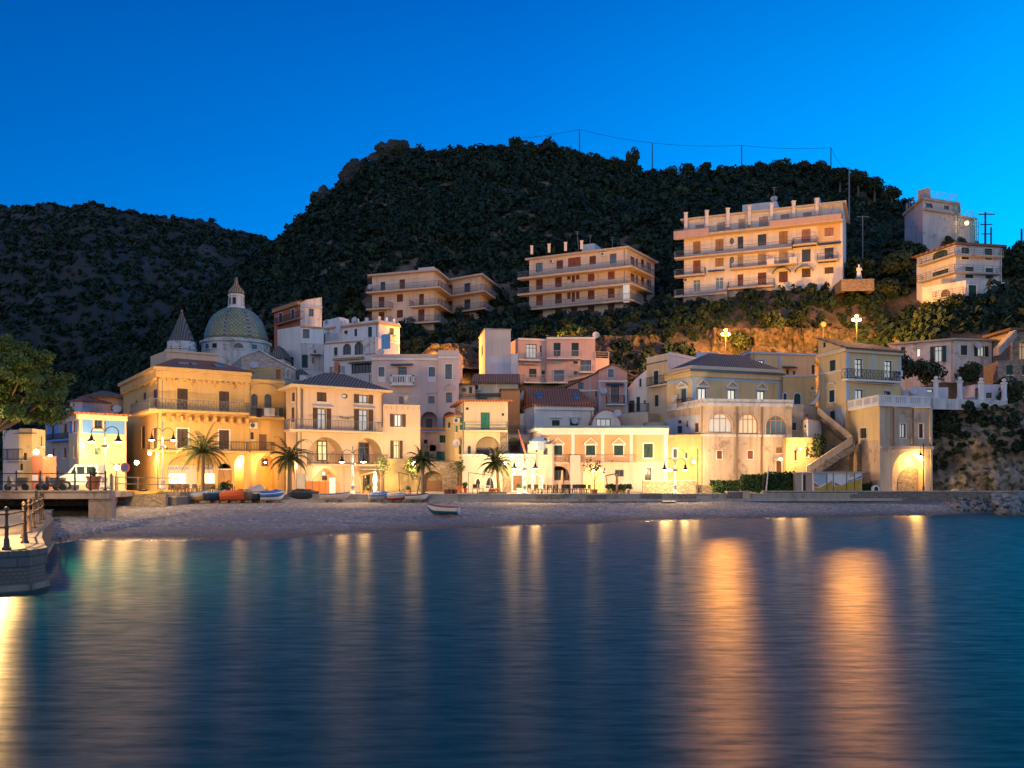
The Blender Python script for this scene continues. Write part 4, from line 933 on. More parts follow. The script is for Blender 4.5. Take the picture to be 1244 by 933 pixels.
b.vband(1, 608, 616.5, 524.5, 551, rubble, .3, 'buttress'); b.finish(); b.slab(b.zt, b.zt+.16, .55, rf_red)
b = Building('side_house', 'tall narrow yellowish house side with air conditioners and a satellite dish, beside the cream house', 'house', [(541, 97.5), (553.2, 93.5), (563.8, 93.2)], QZ-.3, zat(505, 94), yellow, foot=[(563, 98), (545, 99)])
b.aircon(1, 556.5, 511, .7, .5); b.dish(1, 555, 539, .45, .4); b.win(1, 557.5, 541, 561, 552, 'shut', dkgreen); b.win(1, 553.5, 517, 556, 525, 'shut', teal); b.win(1, 558.5, 516, 562.5, 522, 'shut', teal); b.win(0, 544, 513, 547, 520, 'shut', dkgreen); b.finish(); b.slab(b.zt, b.zt+.12, .3, rf_red)
# restaurant terrace wall below
b = Building('restaurant', 'whitewashed harbour restaurant front with an oval sign and a brown doorway', 'restaurant', [(562, 88.6), (651, 88.6)], QZ-.3, zat(551.7, 88.6), plaster('wall_whitewash_cream', (.70, .60, .47), .35), 2.2)
b.win(0, 578, 581.5, 583.3, 588.5, 'glass', arch=1., sur=wtrim); b.win(0, 590, 580, 600, 593, 'glass', arch=1., sur=wtrim, mull=1); b.win(0, 623.3, 577.5, 634.3, 596, 'door', wood, sur=wtrim); b.win(0, 637.5, 580, 642, 587.5, 'glass', mull=0, fr=wood, pane=curtain)
f = b.faces[0]; pl = ovalpoly(*f.rect(590, 569, 600, 575)); mb = MB(); facepoly(mb, f, [pl], .06); o = b.part('oval_sign', mb, wtrim); mb = MB(); ring(mb, f, scaled(pl, -.08), pl, .003, .09); b.part('sign_rim', mb, irondk, o)
b.vband(0, 611, 620.5, 566, 600, rubble, .3, 'rubble_pier'); b.band([0], 551.7, .2, .12, wtrim); b.finish()
# lit white houses up the stairway between
b = Building('small_white_house', 'little white house with two blue windows on the stairway terrace', 'house', [(614, 104), (636, 103)], 3, zat(502.5, 103), white, 5)
b.win(0, 618, 507, 622, 515, 'glass', pane=sky_glass); b.win(0, 628, 508.5, 630.5, 516, 'glass', pane=sky_glass); b.finish(); b.balcony(0, 615, 0, 636, 527.5, .5, .15, .9, 'lines', white, iron)
b = Building('shadowed_white_house', 'large bluish white house wall with stacked small windows behind the stairway', 'house', [(606, 109), (652, 108)], 4, zat(481.5, 108), plaster('wall_bluish', (.52, .56, .62), .35), 7)  # white wall with its blue shade put into the plaster colour
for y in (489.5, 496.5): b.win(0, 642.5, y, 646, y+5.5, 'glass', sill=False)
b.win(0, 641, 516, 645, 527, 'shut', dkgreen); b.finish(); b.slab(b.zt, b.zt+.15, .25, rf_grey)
b = Building('stairway_house', 'grey rendered lower house with a dark arched passage beside the stairs', 'house', [(614, 97), (660, 97)], QZ, zat(527.5, 97), grey, 5)
b.niche(0, 617, 531.5, 632.5, 549, 1.5, None); b.inner(0, 620, 541, 629, 551, 1.5, 'door', wood); b.vband(0, 632, 641, 529, 552, grey, .6, 'buttress'); b.finish(); b.balcony(0, 615, 0, 658, 528, .15, .1, .9, 'lines', grey, iron)
# white house with red roof
b = Building('white_house', 'white house with a low red tiled roof and skylights behind the long orange front', 'house', [(649, 99), (721, 100.5)], 5, zat(492.5, 99), white, 8)
b.win(0, 670.5, 510.5, 680, 518.5, 'shut', dkgreen); b.win(0, 692.5, 509, 702.3, 519, 'shut', dkgreen); b.awning(0, 668, 506.5, 682.5, 508, wtrim, .3); b.awning(0, 690.5, 506, 705, 507.7, wtrim, .3); b.dish(0, 697.5, 511.5, .42); b.band([0], 494.5, .3, .25, wtrim); b.finish(); b.slab(b.zt-.02, b.zt+.14, .3, rf_red, 'eave')
f = b.faces[0]; mb = MB(); z = b.zt+.145
mb.hexa([f.at(-.2, z, .3), f.at(f.L+.2, z, .3), f.at(f.L-.2, z+.05, -6), f.at(.1, z+.05, -6), f.at(-.2, z+.05, .3), f.at(f.L+.2, z+.05, .3), f.at(f.L-.35, z+2.3, -5), f.at(.05, z+2.3, -5)]); ro = b.part('roof', mb, rf_red)
for t in (.16, .8):
    q = lambda s_, t2, dz: f.at(f.L*t2, z+.05+2.25*s_+dz, .3-5.3*s_); m2 = MB().hexa([q(.35, t-.045, .02), q(.35, t+.045, .02), q(.6, t+.045, .02), q(.6, t-.045, .02), q(.35, t-.045, .1), q(.35, t+.045, .1), q(.6, t+.045, .1), q(.6, t-.045, .1)]); b.part('skylight', m2, sky_glass, ro)
b = Building('vaulted_house', 'small white house with a rounded barrel vault roof and a wide window', 'house', [(718.5, 97), (754.5, 97)], 6, zat(513, 97), white, 6)
f = b.faces[0]; top = f.uv(736, 498.5)[1]; b.polys[0] = archpoly(0, f.L, b.z0, top, top-b.zt+.6)
b.win(0, 724, 508.5, 742, 519, 'glass', pane=curtain, mull=2, sill=False); b.dish(0, 750, 502.5, .42); b.finish(False)
pl = archpoly(0, f.L, b.z0, top, top-b.zt+.6)[2:]; mb = MB(); n = len(pl); o2 = scaled(pl, .14)
V = [f.at(u, v_, .1) for u, v_ in pl]+[f.at(u, v_, .1) for u, v_ in o2]+[f.at(u, v_, -6) for u, v_ in pl]+[f.at(u, v_, -6) for u, v_ in o2]
mb.add(V, [(i, i+1, n+i+1, n+i) for i in range(n-1)]+[(n+i, n+i+1, 3*n+i+1, 3*n+i) for i in range(n-1)]); b.part('roof', mb, rf_red)
# ------------------------------------------------------------------ long orange front with white pilasters
orangew = plaster('wall_apricot', (.64, .36, .17), .22); lowpink = plaster('wall_shell_pink', (.68, .53, .44), .25)
b = Building('long_orange_house', 'long two storey apricot front with white pilasters and gabled green windows', 'house', [(645, 95), (653, 90), (812, 90)], QZ-.3, zat(520, 90), lowpink)
b.panel(1, 653.2, 527.8, 773, 561.5, orangew); b.panel(1, 773.2, 527.8, 811.5, 561, plaster('wall_pale_apricot', (.66, .42, .23), .2), proud=.015)
b.vband(1, 653, 812, 521.5, 528, wtrim, .05, 'frieze')
for x0, x1 in ((653.2, 656.5), (694, 698), (730, 734), (765, 768.5), (806.5, 811.6)): b.vband(1, x0, x1, 528, 562 if x1 < 800 else 600, wtrim, .07)
for x0, x1 in ((672, 683), (712, 723), (746, 757)):
    b.win(1, x0, 541, x1, 553.5, 'shut', dkgreen, sur=wtrim); b.pediment(1, x0-3, 531.5, x1+3, 538.5, wtrim, .2)
b.win(1, 782, 539, 793, 556, 'shut', dkgreen, sur=wtrim); b.win(1, 783, 568.3, 791, 584, 'glass', sur=wtrim)
b.band([0, 1], 0, .3, .3, wtrim, v=b.zt); b.part('roof_edge_tiles', MB().fbox(b.faces[1], -.4, b.faces[1].L+.05, b.zt+.003, b.zt+.22, -1.5, .42), bluetile)
b.balcony(1, 670, 1, 692, 561.5, .6, .15, .75, 'ornate', lowpink, plaster('parapet_patterned', (.5, .36, .26), .5)); b.balcony(1, 705, 1, 773, 561.8, .6, .15, .75, 'ornate', lowpink, plaster('parapet_patterned', (.5, .36, .26), .5))
b.part('stair_block', MB().fbox(b.faces[1], *b.faces[1].rect(692.7, 553, 705, 600, .8)[:2], QZ-.1, b.faces[1].uv(699, 553, .8)[1], .0, .8), lowpink)
b.aircon(1, 663, 534.5, .7, .5)
b.niche(1, 666, 566, 692, 583.5, .5, 1.2); b.inner(1, 674, 571.5, 682.5, 583, .5); b.inner(1, 687, 567.5, 690.5, 583, .5)
b.niche(1, 709, 565.8, 733, 597, 2.2, None); b.win(1, 747, 570.5, 758, 579, 'glass', sill=False)
b.finish()
b = Building('low_white_annexe', 'low white annexe with a porthole and an octagonal chimney cap, against the apricot front', 'annexe', [(641, 89), (671, 88.4)], QZ-.3, zat(539.5, 88.7), lowpink, 1.)
b.win(0, 660, 544.3, 665.3, 552.5, 'glass', mull=0); f = b.faces[0]; b.win(0, 650.3, 546, 653.3, 549.3, 'glass', oval=True, mull=0)
b.part('turret', MB().lathe((f.at(1, 0, -.2).x, f.at(1, 0, -.2).y, 0), [(.85, b.zt-.6), (.85, b.zt+.25), (.95, b.zt+.27), (.2, b.zt+.75)], 8), bluetrim)
b.finish()
# ------------------------------------------------------------------ rose house with a gable, pink houses above
b = Building('gabled_rose_house', 'rose red gabled house with pale blue corner strips and an awning over its balcony', 'house', [(727, 105), (762, 105)], 6, zat(451, 105), rose, 8)
f = b.faces[0]; ap = f.uv(743.5, 443)[1]; b.polys[0] = [(0, b.z0), (f.L, b.z0), (f.L, b.zt), (f.L/2, ap), (0, b.zt)]
b.win(0, 738.8, 448.8, 745.5, 458, 'glass', sur=bluetrim, pane=sky_glass); b.win(0, 742, 468.8, 752, 489, 'glass', sur=bluetrim); b.band([0], 462, .22, .15, wtrim); b.awning(0, 736, 465.5, 757, 469, navy, .5)
b.balcony(0, 737, 0, 759, 490.5, .7, .15, 1., 'bars', wtrim, irondk); b.vband(0, 727.2, 730, 463, 503, bluetrim, .06); b.vband(0, 758.8, 761.9, 463, 503, bluetrim, .06); b.panel(0, 730.5, 491, 758.5, 518, plaster('wall_pale_rose', (.55, .45, .42), .3)); b.dish(0, 733, 475, .45)
b.finish(False)
mb = MB()
for p_, q_ in (((-.2, b.zt-.1), (f.L/2, ap+.02)), ((f.L/2, ap+.02), (f.L+.2, b.zt-.1))): mb.hexa([f.at(*p_, .25), f.at(*q_, .25), f.at(*q_, -8), f.at(*p_, -8)]+[f.at(p_[0], p_[1]+.16, .25), f.at(q_[0], q_[1]+.16, .25), f.at(q_[0], q_[1]+.16, -8), f.at(p_[0], p_[1]+.16, -8)])
b.part('roof', mb, rf_grey)
b = Building('rose_lean_to', 'rose red half house with a sloping roof edge leaning on the gabled rose house', 'house', [(689, 108), (726.8, 106)], 6, zat(470, 107), rose, 7)
f = b.faces[0]; b.polys[0] = [(0, b.z0), (f.L, b.z0), (f.L, f.uv(726, 453)[1]), (0, b.zt)]
b.win(0, 702.5, 464.5, 709, 473, 'glass', pane=sky_glass); b.band([0], 475, .2, .15, wtrim); b.vband(0, 716.5, 718.8, 458, 500, plaster('wall_pale_rose', (.55, .45, .42), .3), .07); b.win(0, 723.3, 472, 725.2, 483, 'shut', dkgreen); b.finish(False)
mb = MB(); p_, q_ = (-.2, b.zt), (f.L-.02, f.uv(726, 453)[1]); mb.hexa([f.at(*p_, .2), f.at(*q_, .2), f.at(*q_, -7), f.at(*p_, -7)]+[f.at(p_[0], p_[1]+.14, .2), f.at(q_[0], q_[1]+.14, .2), f.at(q_[0], q_[1]+.14, -7), f.at(p_[0], p_[1]+.14, -7)]); b.part('roof', mb, rf_grey)
salmon = plaster('wall_salmon', (.63, .44, .39), .3)
b = Building('salmon_house', 'flat roofed salmon pink house with two dark green balcony doors, taller of the salmon pair', 'house', [(664, 121), (723, 121)], 9, zat(409.8, 121), salmon, 8)
for x0, x1 in ((672.6, 681), (694.3, 703)): b.win(0, x0, 416.5, x1, 433, 'shut', dkgreen)
b.balcony(0, 664.5, 0, 707, 434.5, 1., .18, 1., 'bars', white, white_iron); b.win(0, 673, 450, 685, 463, 'glass', pane=sky_glass, mull=2, sur=bluetrim); b.vband(0, 672.5, 685, 439, 441.8, bluetrim, .08, 'transom'); b.win(0, 696.5, 438.5, 702, 442.5, 'glass', mull=0); b.win(0, 697, 451, 701.5, 455.5, 'glass', mull=0)
b.win(0, 705, 437.5, 718, 451, 'glass', pane=sky_glass, mull=2); b.balcony(0, 704, 0, 721, 451.5, .8, .15, .9, 'bars', white, white_iron); b.balcony(0, 664, 0, 690, 464, .9, .18, 1., 'bars', white, white_iron)
b.band([0], 409.8, .3, .25, wtrim, v=b.zt); b.finish(); b.dish(0, 724, 407.5, .5, -.5)
b = Building('salmon_wing', 'lower salmon pink wing with glass balcony railings beside the blank pale tower house', 'house', [(629.5, 120.4), (664, 121.4)], 9, zat(411.5, 121), salmon, 8)
b.win(0, 639, 418, 652, 435, 'glass', mull=2, pane=curtain); b.win(0, 656, 420, 658, 434, 'shut', dkgreen); b.balcony(0, 630.3, 0, 657.5, 436, .9, .18, 1., 'bars', white, white_iron); b.win(0, 642.8, 448, 651.7, 458.5, 'shut', dkgreen); b.win(0, 658, 450, 662, 458, 'shut', dkgreen)
b.balcony(0, 637, 0, 664, 463.5, .9, .18, 1., 'bars', white, white_iron); b.awning(0, 636, 441, 656, 443, awn_w, .5); b.band([0], 411.5, .25, .2, wtrim, v=b.zt); b.panel(0, 632, 467, 664, 480, bluetrim); b.finish()
b = Building('salmon_terrace', 'low salmon extension with a roof terrace railing at the cliff foot', 'house', [(723.3, 121), (740, 121.5)], 9, zat(435, 121), salmon, 6); b.balcony(0, 723.5, 0, 739.8, 435, .1, .1, .9, 'lines', white, white_iron, ends=(0, 1)); b.finish()
b = Building('low_orange_house', 'low terracotta edged house under dark roofs below the salmon houses', 'house', [(608, 107), (689, 107.2)], 6, zat(473.5, 107), plaster('wall_orange_dim', (.52, .28, .15), .4), 5)
b.panel(0, 632, 474.5, 652, 485, bluetrim); b.finish(); b.slab(b.zt, b.zt+.15, .3, rf_grey)
b = Building('orange_porch', 'low orange porch roof between the white and rose houses', 'porch', [(652, 104.5), (690, 104.5)], 6, zat(476, 104.5), orangetile, 2); b.finish(); b.slab(b.zt, b.zt+.12, .25, rf_grey)
# ------------------------------------------------------------------ blank tower, brown roofed house
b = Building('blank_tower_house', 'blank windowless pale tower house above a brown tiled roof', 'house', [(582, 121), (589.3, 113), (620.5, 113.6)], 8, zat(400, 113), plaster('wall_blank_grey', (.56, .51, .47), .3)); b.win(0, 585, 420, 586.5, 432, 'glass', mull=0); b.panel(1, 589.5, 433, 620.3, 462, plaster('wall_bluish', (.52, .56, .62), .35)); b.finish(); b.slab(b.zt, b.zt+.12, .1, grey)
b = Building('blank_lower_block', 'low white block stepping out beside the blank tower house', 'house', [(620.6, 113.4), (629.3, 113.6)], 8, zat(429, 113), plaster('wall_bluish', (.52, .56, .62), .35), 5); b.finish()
b = Building('brown_roof_house', 'cream house under a broad brown tiled roof with an air conditioner', 'house', [(574, 105.5), (629.5, 105.5)], 4, zat(466, 105.5), cream, 6)
b.aircon(0, 580, 471.5, .8, .6); b.panel(0, 579, 478, 629, 482, plaster('beam_dark', (.1, .11, .13), .2), proud=.3); b.win(0, 580, 483, 592, 489, 'glass', sill=False); b.finish()
f = b.faces[0]; mb = MB().hexa([f.at(-.2, b.zt, .4), f.at(f.L+.2, b.zt, .4), f.at(f.L+.2, b.zt, -6), f.at(-.2, b.zt, -6), f.at(-.2, b.zt+.2, .4), f.at(f.L+.2, b.zt+.2, .4), f.at(f.L+.2, b.zt+1.6, -4), f.at(.0, b.zt+1.6, -4)]); b.part('roof', mb, rf_brown)
b = Building('peach_chimney_house', 'small peach block with a rose window vent under a brown roof', 'house', [(556.5, 104), (577, 104)], 4, zat(468, 104), peach, 5)
b.win(0, 561, 471, 566.5, 476.5, 'glass', oval=True, mull=0, sur=peach); b.win(0, 570, 470, 573.5, 478, 'shut', dkgreen); b.band([0], 478.5, .3, .2, orangetile, x=557); b.finish(); b.slab(b.zt, b.zt+.2, .3, rf_brown)
b = Building('orange_chimney_block', 'squat orange tiled chimney block beside the brown roof', 'chimney block', [(608.6, 103), (631.5, 103)], 4, zat(474, 103), orangetile, 3); b.finish(); b.slab(b.zt, b.zt+.15, .2, rf_grey)

# ------------------------------------------------------------------ red house and the white cluster, upper left
b = Building('red_house', 'brick red upper house with a thin balcony and orange eaves', 'house', [(333, 131), (364.5, 124.5)], 10, zat(366, 124.5), terracotta, 8, foot=[(366, 134), (336, 139)])
for x0, y0, x1, y1 in ((339, 380.5, 343, 392), (354, 376, 357.8, 389.5), (338, 404.5, 343.5, 411), (353.5, 401, 358.3, 408)): b.win(0, x0, y0, x1, y1, 'glass', sur=wtrim, st=.09, pane=sky_glass)
b.balcony(0, 332.6, 0, 364, 394.5, .7, .15, .9, 'bars', orangetile, irondk); b.band([0], 0, .5, .35, orangetile, v=b.zt); b.finish(); b.slab(b.zt+.003, b.zt+.15, .4, rf_grey)
b = Building('grey_side_house', 'weathered grey white house joined to the brick red house', 'house', [(364.7, 124.6), (391, 126)], 10, zat(368, 125), whiteold, 8)
b.win(0, 375, 375, 381, 384.5, 'glass', pane=sky_glass); f = b.faces[0]; b.polys[0] = [(0, b.z0), (f.L, b.z0), (f.L, f.uv(391, 361)[1]), (f.L*.3, f.uv(372, 364)[1]), (0, b.zt)]; b.finish(); b.band([0], 371, .2, .3, bluetrim, x=366)
b = Building('white_stair_house', 'pale house front with a band of three tall windows above a stone stair', 'house', [(337, 119), (365, 116), (393, 117)], 6, zat(396, 116), white, foot=[(394, 124), (340, 126)])
b.win(1, 367.8, 400, 376, 411, 'glass', pane=sky_glass, mull=2, sur=wtrim); b.win(1, 381, 425, 384, 429.5, 'glass', mull=0); b.win(1, 366.5, 431, 374, 447, 'shut', dkgreen); b.win(0, 350.5, 434, 356.5, 445, 'shut', dkgreen); b.win(1, 379, 434.5, 382, 442, 'glass', mull=0); b.awning(1, 377, 430, 390, 432.5, rf_grey, .8)
b.panel(1, 365.3, 417, 392.5, 450, whiteold); b.band([1], 396, .2, .15, orangetile, v=b.zt); b.finish()
b = Building('white_merlon_house', 'white upper house with curved corner merlons along its roof edge', 'house', [(395, 121), (460, 116.2), (485.5, 119)], 8, zat(391, 116.2), white)
b.win(0, 397, 397.5, 401, 407.5, 'glass', sill=False); b.win(0, 447, 397, 451.8, 410, 'shut', dkgreen); b.win(0, 430.5, 399.5, 433.8, 408.5, 'shut', dkgreen); b.win(0, 418, 401.5, 422.5, 406, 'glass', mull=0); b.win(1, 473, 398.5, 478.5, 406.5, 'shut', dkgreen); b.win(1, 475.5, 420, 479, 430, 'shut', dkgreen); b.dish(0, 431, 389, .45)
b.balcony(1, 474, 1, 482, 414.5, .7, .12, .9, 'bars', white, irondk)
b.band([0, 1], 391, .25, .25, orangetile, v=b.zt-.02); b.finish()
mb = MB()
for fi, us in ((0, (3.5, 5.6, 7.2)), (1, (.15, 1.4, 2.7))):
    f = b.faces[fi]
    for u in us:
        u = min(u, f.L-.4); pr = [(u-.6, b.zt), (u+.6, b.zt), (u+.25, b.zt+.25), (u+.14, b.zt+.75), (u-.14, b.zt+.75), (u-.25, b.zt+.25)]; facepoly(mb, f, [pr], 0.); n = len(pr); bb = len(mb.v)
        mb.v += [tuple(f.at(a, v_, 0)) for a, v_ in pr]+[tuple(f.at(a, v_, -.3)) for a, v_ in pr]; mb.f += [(bb+i, bb+n+i, bb+n+(i+1) % n, bb+(i+1) % n) for i in range(n)]
    mb.fbox(f, 0, f.L, b.zt, b.zt+.28, -.2, -.01)
b.part('merlon', mb, white)
b = Building('white_loggia_block', 'small white roof block with a veranda beside the merlon house', 'house', [(392.5, 122.2), (412.6, 119), (424, 121)], 10, zat(385, 119), white); b.win(0, 394.5, 388.5, 398, 394, 'glass', sill=False); b.finish()
b = Building('white_arched_house', 'white house with two dark arched windows and a planted terrace', 'house', [(393.5, 114.5), (459, 111)], 5, zat(414, 112.5), white, 5)
for x0, x1 in ((416.5, 426.5), (430.7, 441)): b.win(0, x0, 416+(426-x0)*.15, x1, 431, 'glass', arch=True, mull=1, sill=False)
b.win(0, 405.7, 422, 410, 432, 'shut', brown); b.win(0, 407.8, 442, 413.3, 453, 'shut', brown); b.win(0, 393.8, 457, 396.5, 461, 'glass', mull=0); b.band([0], 417, .15, .12, orangetile, x=395); b.balcony(0, 404, 0, 440, 436.5, .5, .15, .1, 'solid', orangetile); b.balcony(0, 400, 0, 416, 453.5, .5, .15, .8, 'bars', white, iron)
b.win(0, 427, 441.5, 451, 453.5, 'glass', mull=5, sill=False); b.awning(0, 426, 439, 452.5, 442, rf_grey, .7); b.part('veranda_wall', MB().fbox(b.faces[0], *b.faces[0].rect(426.5, 455, 451.5, 461), .003, .5), rf_brown); b.finish()
b.balcony(0, 395, 0, 418, 415.5, .1, .12, .9, 'bars', white, white_iron, ends=(0, 0))
b.part('terrace_wall', MB().fbox(b.faces[0], b.faces[0].uv(443, 420)[0], b.faces[0].uv(458, 420)[0], b.faces[0].uv(450, 430)[1], b.faces[0].uv(450, 410)[1], .003, .35), whiteold)
f = b.faces[0]; sh = empty('blue_sheet', f.at(f.uv(468, 406)[0], f.uv(468, 424)[1], .5), 'pale blue sheet hanging from a terrace of the merlon house', 'sheet'); mb = MB(); u0, u1, v0, v1 = f.rect(463.5, 406, 474.5, 424, .8); n = 14
V = [f.at(u0+(u1-u0)*i/n, vv, .8+.06*math.sin(i*1.9)+.02*k) for k in (0, 1) for vv in (v0, v1) for i in range(n+1)]; n1 = n+1
mb.add(V, [(i, i+1, n1+i+1, n1+i) for i in range(n)]+[(2*n1+i, 3*n1+i, 3*n1+i+1, 2*n1+i+1) for i in range(n)]); mb.build('cloth', flat('cloth_sky_blue', (.18, .42, .62), .9), sh)
b = Building('white_lower_house', 'plain low white house between the villa roof and the arched white house', 'house', [(364, 108.5), (452, 107)], 4, zat(455, 108), whiteold, 4)
b.win(0, 397, 458.5, 400, 463, 'glass', mull=0); b.win(0, 377, 459, 384, 465, 'shut', dkgreen); b.win(0, 411, 463, 416, 468, 'glass', mull=0); b.finish()
b.part('chimney', MB().fbox(b.faces[0], 4.1, 4.6, b.zt, b.zt+1.6, -1.4, -.9), terracotta)
b = Building('dark_roof_house', 'low house with a sloping dark roof beside the nave', 'house', [(326, 113), (345, 113)], 4, zat(436, 113), whiteold, 5); b.finish(); b.hip(b.zt, 1.7, .2, rf_grey)
# ------------------------------------------------------------------ apartment blocks on the hill
def panes(b, fi, cols, rows, kind, mat, **kw):
    for (x0, x1), (y0, y1) in zip(cols, rows): b.win(fi, x0, y0, x1, y1, kind, mat, **kw)
slabm = plaster('balcony_slab', (.56, .44, .32), .35)
b = Building('apartment_block', 'angled cream apartment block with wrapped balconies, leftmost of the three hillside blocks', 'apartment block', [(452, 153), (527, 149), (543, 157), (583, 152.5), (605, 164)], 24, zat(336.5, 153), apt, foot=[(600, 172), (452, 168)])
b.faces[0]
for x0, y0, x1, y1, mm in ((462.2, 342.5, 468, 354, navy), (485.3, 339.5, 492, 352, maroon), (460, 360.5, 467, 374, maroon), (482, 357.5, 489.5, 367, maroon), (509, 357, 515, 371, maroon), (460, 379, 467, 392, maroon), (482, 376.5, 489.5, 386.3, maroon), (508, 375.8, 515.7, 390, maroon)): b.win(0, x0, y0, x1, y1, 'shut', mm)
b.win(0, 508.8, 396.8, 515.3, 403.5, 'glass'); b.win(0, 486, 396, 489.5, 402, 'glass')
for y in (342.5, 363, 382): b.win(1, 532.3, y, 534, y+9, 'glass', mull=0, sill=False); b.win(1, 535.8, y+1, 537.7, y+10, 'glass', mull=0, sill=False)
for y0, y1 in ((345.5, 358), (365.5, 377.5), (384, 396)): b.win(1, 540.3, y0, 542.5, y1, 'shut', maroon)
for y0, y1, mm in ((344, 357.3, navy), (363.5, 376.5, navy), (382, 395, maroon)): b.win(2, 564, y0, 571.3, y1, 'shut', mm); b.win(2, 544.5, y0+2, 549.5, y1+1.5, 'shut', maroon)
for x in (588, 592.5, 597): b.win(3, x, 351+(x-588)*.35, x+2.6, 362+(x-588)*.35, 'shut', navy); b.win(3, x, 370+(x-588)*.2, x+2.6, 380+(x-588)*.2, 'shut', maroon)
b.balcony(0, 444.5, 3, 605, 354.6, 1.5, .25, 1., 'bars', slabm, blue_iron)
b.balcony(0, 444.5, 0, 472.5, 375.2, 1.5, .22, 1., 'bars', slabm, blue_iron); b.balcony(0, 497, 3, 605, 371.8, 1.5, .25, 1., 'bars', slabm, blue_iron); b.balcony(0, 496, 2, 560, 391.8, 1.5, .25, 1., 'bars', slabm, blue_iron)
b.balcony(0, 444.5, 0, 474, 393.6, 1.4, .22, 1., 'bars', slabm, blue_iron)
b.dish(0, 450, 349, .5, .8); b.finish(); b.slab(b.zt, b.zt+.3, .8, plaster('roof_slab', (.45, .4, .36), .4))
b.part('roof_room', MB().prism([G(508, 151.5), G(527, 150.5), G(538, 156), G(522, 159)], b.zt+.31, b.zt+1.2), aptw); b.aircon(0, 470.5, 377.5, .7, .5)
# middle block
b = Building('apartment_block', 'orange tinted apartment block with four long balconies, middle of the three hillside blocks', 'apartment block', [(643, 153.5), (761, 145.5), (795, 155.5)], 24, zat(302, 145.5), apt)
shc = [maroon, maroon, redbrown, maroon, maroon]
tops = ((651, 319.3, 330.4), (676, 316.2, 327), (690, 312.7, 324.2), (716, 311, 321.5), (740.8, 308, 320.5))
for i, (x, y0, y1) in enumerate(tops): b.win(0, x, y0, x+(8 if i != 2 else 15.5), y1, 'shut' if i not in (0, 4) else 'glass', [maroon, maroon, redbrown, maroon, navy][i], pane=sky_glass)
for yy in ((338, 351.8, 335, 348.8, 332, 343, 330, 342.5, 327, 339.8), (358.3, 371.5, 355.8, 369, 353.6, 366.8, 351, 364, 348.7, 362.2), (377.9, 391.4, 375.6, 388.8, 373.8, 386.8, 371, 384, 368.7, 382.6)):
    for i, x in enumerate((651.2, 674.3, 689, 714, 738.4)):
        if i == 2 and yy[0] < 370:
            for k in range(3): b.win(0, x+k*5.3, yy[4], x+k*5.3+4.2, yy[5]-(0 if k == 1 else 3), 'shut', maroon)
        else: b.win(0, x+(4.5 if i == 2 else 0), yy[2*i], x+(12.5 if i == 2 else 8.2), yy[2*i+1], 'shut', [redbrown, maroon, maroon, maroon, maroon][i] if yy[0] > 350 else [maroon, maroon, redbrown, redbrown, redbrown][i])
b.win(0, 644.5, 381.5, 648.5, 391.5, 'shut', navy)
for y in (311, 331.5): b.win(1, 766, y+1, 771, y+11, 'shut', maroon); b.win(1, 772.5, y+3, 775, y+13, 'shut', maroon); b.win(1, 779, y+4, 783, y+15, 'glass', mull=0); b.win(1, 786, y+8, 792, y+18, 'glass', mull=2, fr=wfr)
b.win(1, 782, 358, 785.5, 367, 'glass'); b.win(1, 766, 366, 769, 373.5, 'glass')
for y, xe in ((337.5, 795), (357.2, 795), (376, 779)): b.balcony(0, 628.5, 1, xe, y, 1.6, .3, 1., 'bars', slabm, blue_iron)
b.balcony(0, 637, 0, 755, 394.3, 1.2, .2, 1., 'bars', slabm, blue_iron)
f = b.faces[0]; q = f.rect(757, 344.5, 766, 360.5, 1.5)
b.part('glazed_bay', MB().fbox(f, q[0], f.L+.9, q[2]-.8, q[3]+.1, .9, 1.52), curtain); b.awning(0, 670, 352, 686, 355.5, navy, .9)
for x, y in ((646, 309), (667, 306.5), (687, 302.5), (706.5, 299)): b.chimney(x, 150.5-(x-646)*.055, b.zt+.31, 1.3-.0, .45, aptw)
b.finish(); b.slab(b.zt, b.zt+.3, .55, plaster('roof_slab', (.45, .4, .36), .4)); b.hip(b.zt+.3, .9, -.8, rf_grey, .6, .1)
b.part('roof_room', MB().prism([G(707, 152), G(722, 151), G(730, 154), G(715, 156)], b.zt+.5, b.zt+2.3), aptw); b.aircon(0, 671, 318, .8, .6); b.aircon(0, 733.5, 309, .8, .6)
antennas = []
# right block
b = Building('apartment_block', 'big white and buff apartment block with blue awnings, rightmost of the three hillside blocks', 'apartment block', [(831, 144.5), (1024, 135)], zat(392, 144.5), zat(258, 135)-.1, aptw, 11)
b.zt = zat(268.5, 144.5)
C8 = ((842, 851), (869, 879), (896, 903), (920.6, 931), (946.3, 957), (974, 984.7), (1001.7, 1012.7))
def rows(*a): return [(a[2*i], a[2*i+1]) for i in range(len(a)//2)]
attic = rows(273.2, 279, 270, 279.5, 266, 277.5, 263, 274, 260.3, 267, 258, 265)
for (x0, x1), (y0, y1) in zip(((845, 855), (871, 881), (897, 905.5), (922, 933), (948.5, 959), (975.5, 986)), attic): b.win(0, x0, y0, x1, y1+1.5, 'shut', beigesh)
mats2 = [tan_sh, tan_sh, navy, navy, tan_sh, pinksh, pinksh]; mats3 = [redbrown, tan_sh, beigesh, beigesh, beigesh, navy, navy]
for i, ((x0, x1), (y0, y1)) in enumerate(zip(C8, rows(293.3, 308.5, 290.4, 305, 287.3, 302, 284.5, 298.5, 280.8, 296.5, 278.3, 294, 276.5, 287))): b.win(0, x0, y0, x1, y1, 'shut', mats2[i])
for i, ((x0, x1), (y0, y1)) in enumerate(zip(C8, rows(316.3, 331.6, 313.4, 324, 309.8, 325, 307.6, 322, 304.7, 319, 302.8, 318, 300.8, 315))): b.win(0, x0, y0, x1, y1, 'shut', mats3[i])
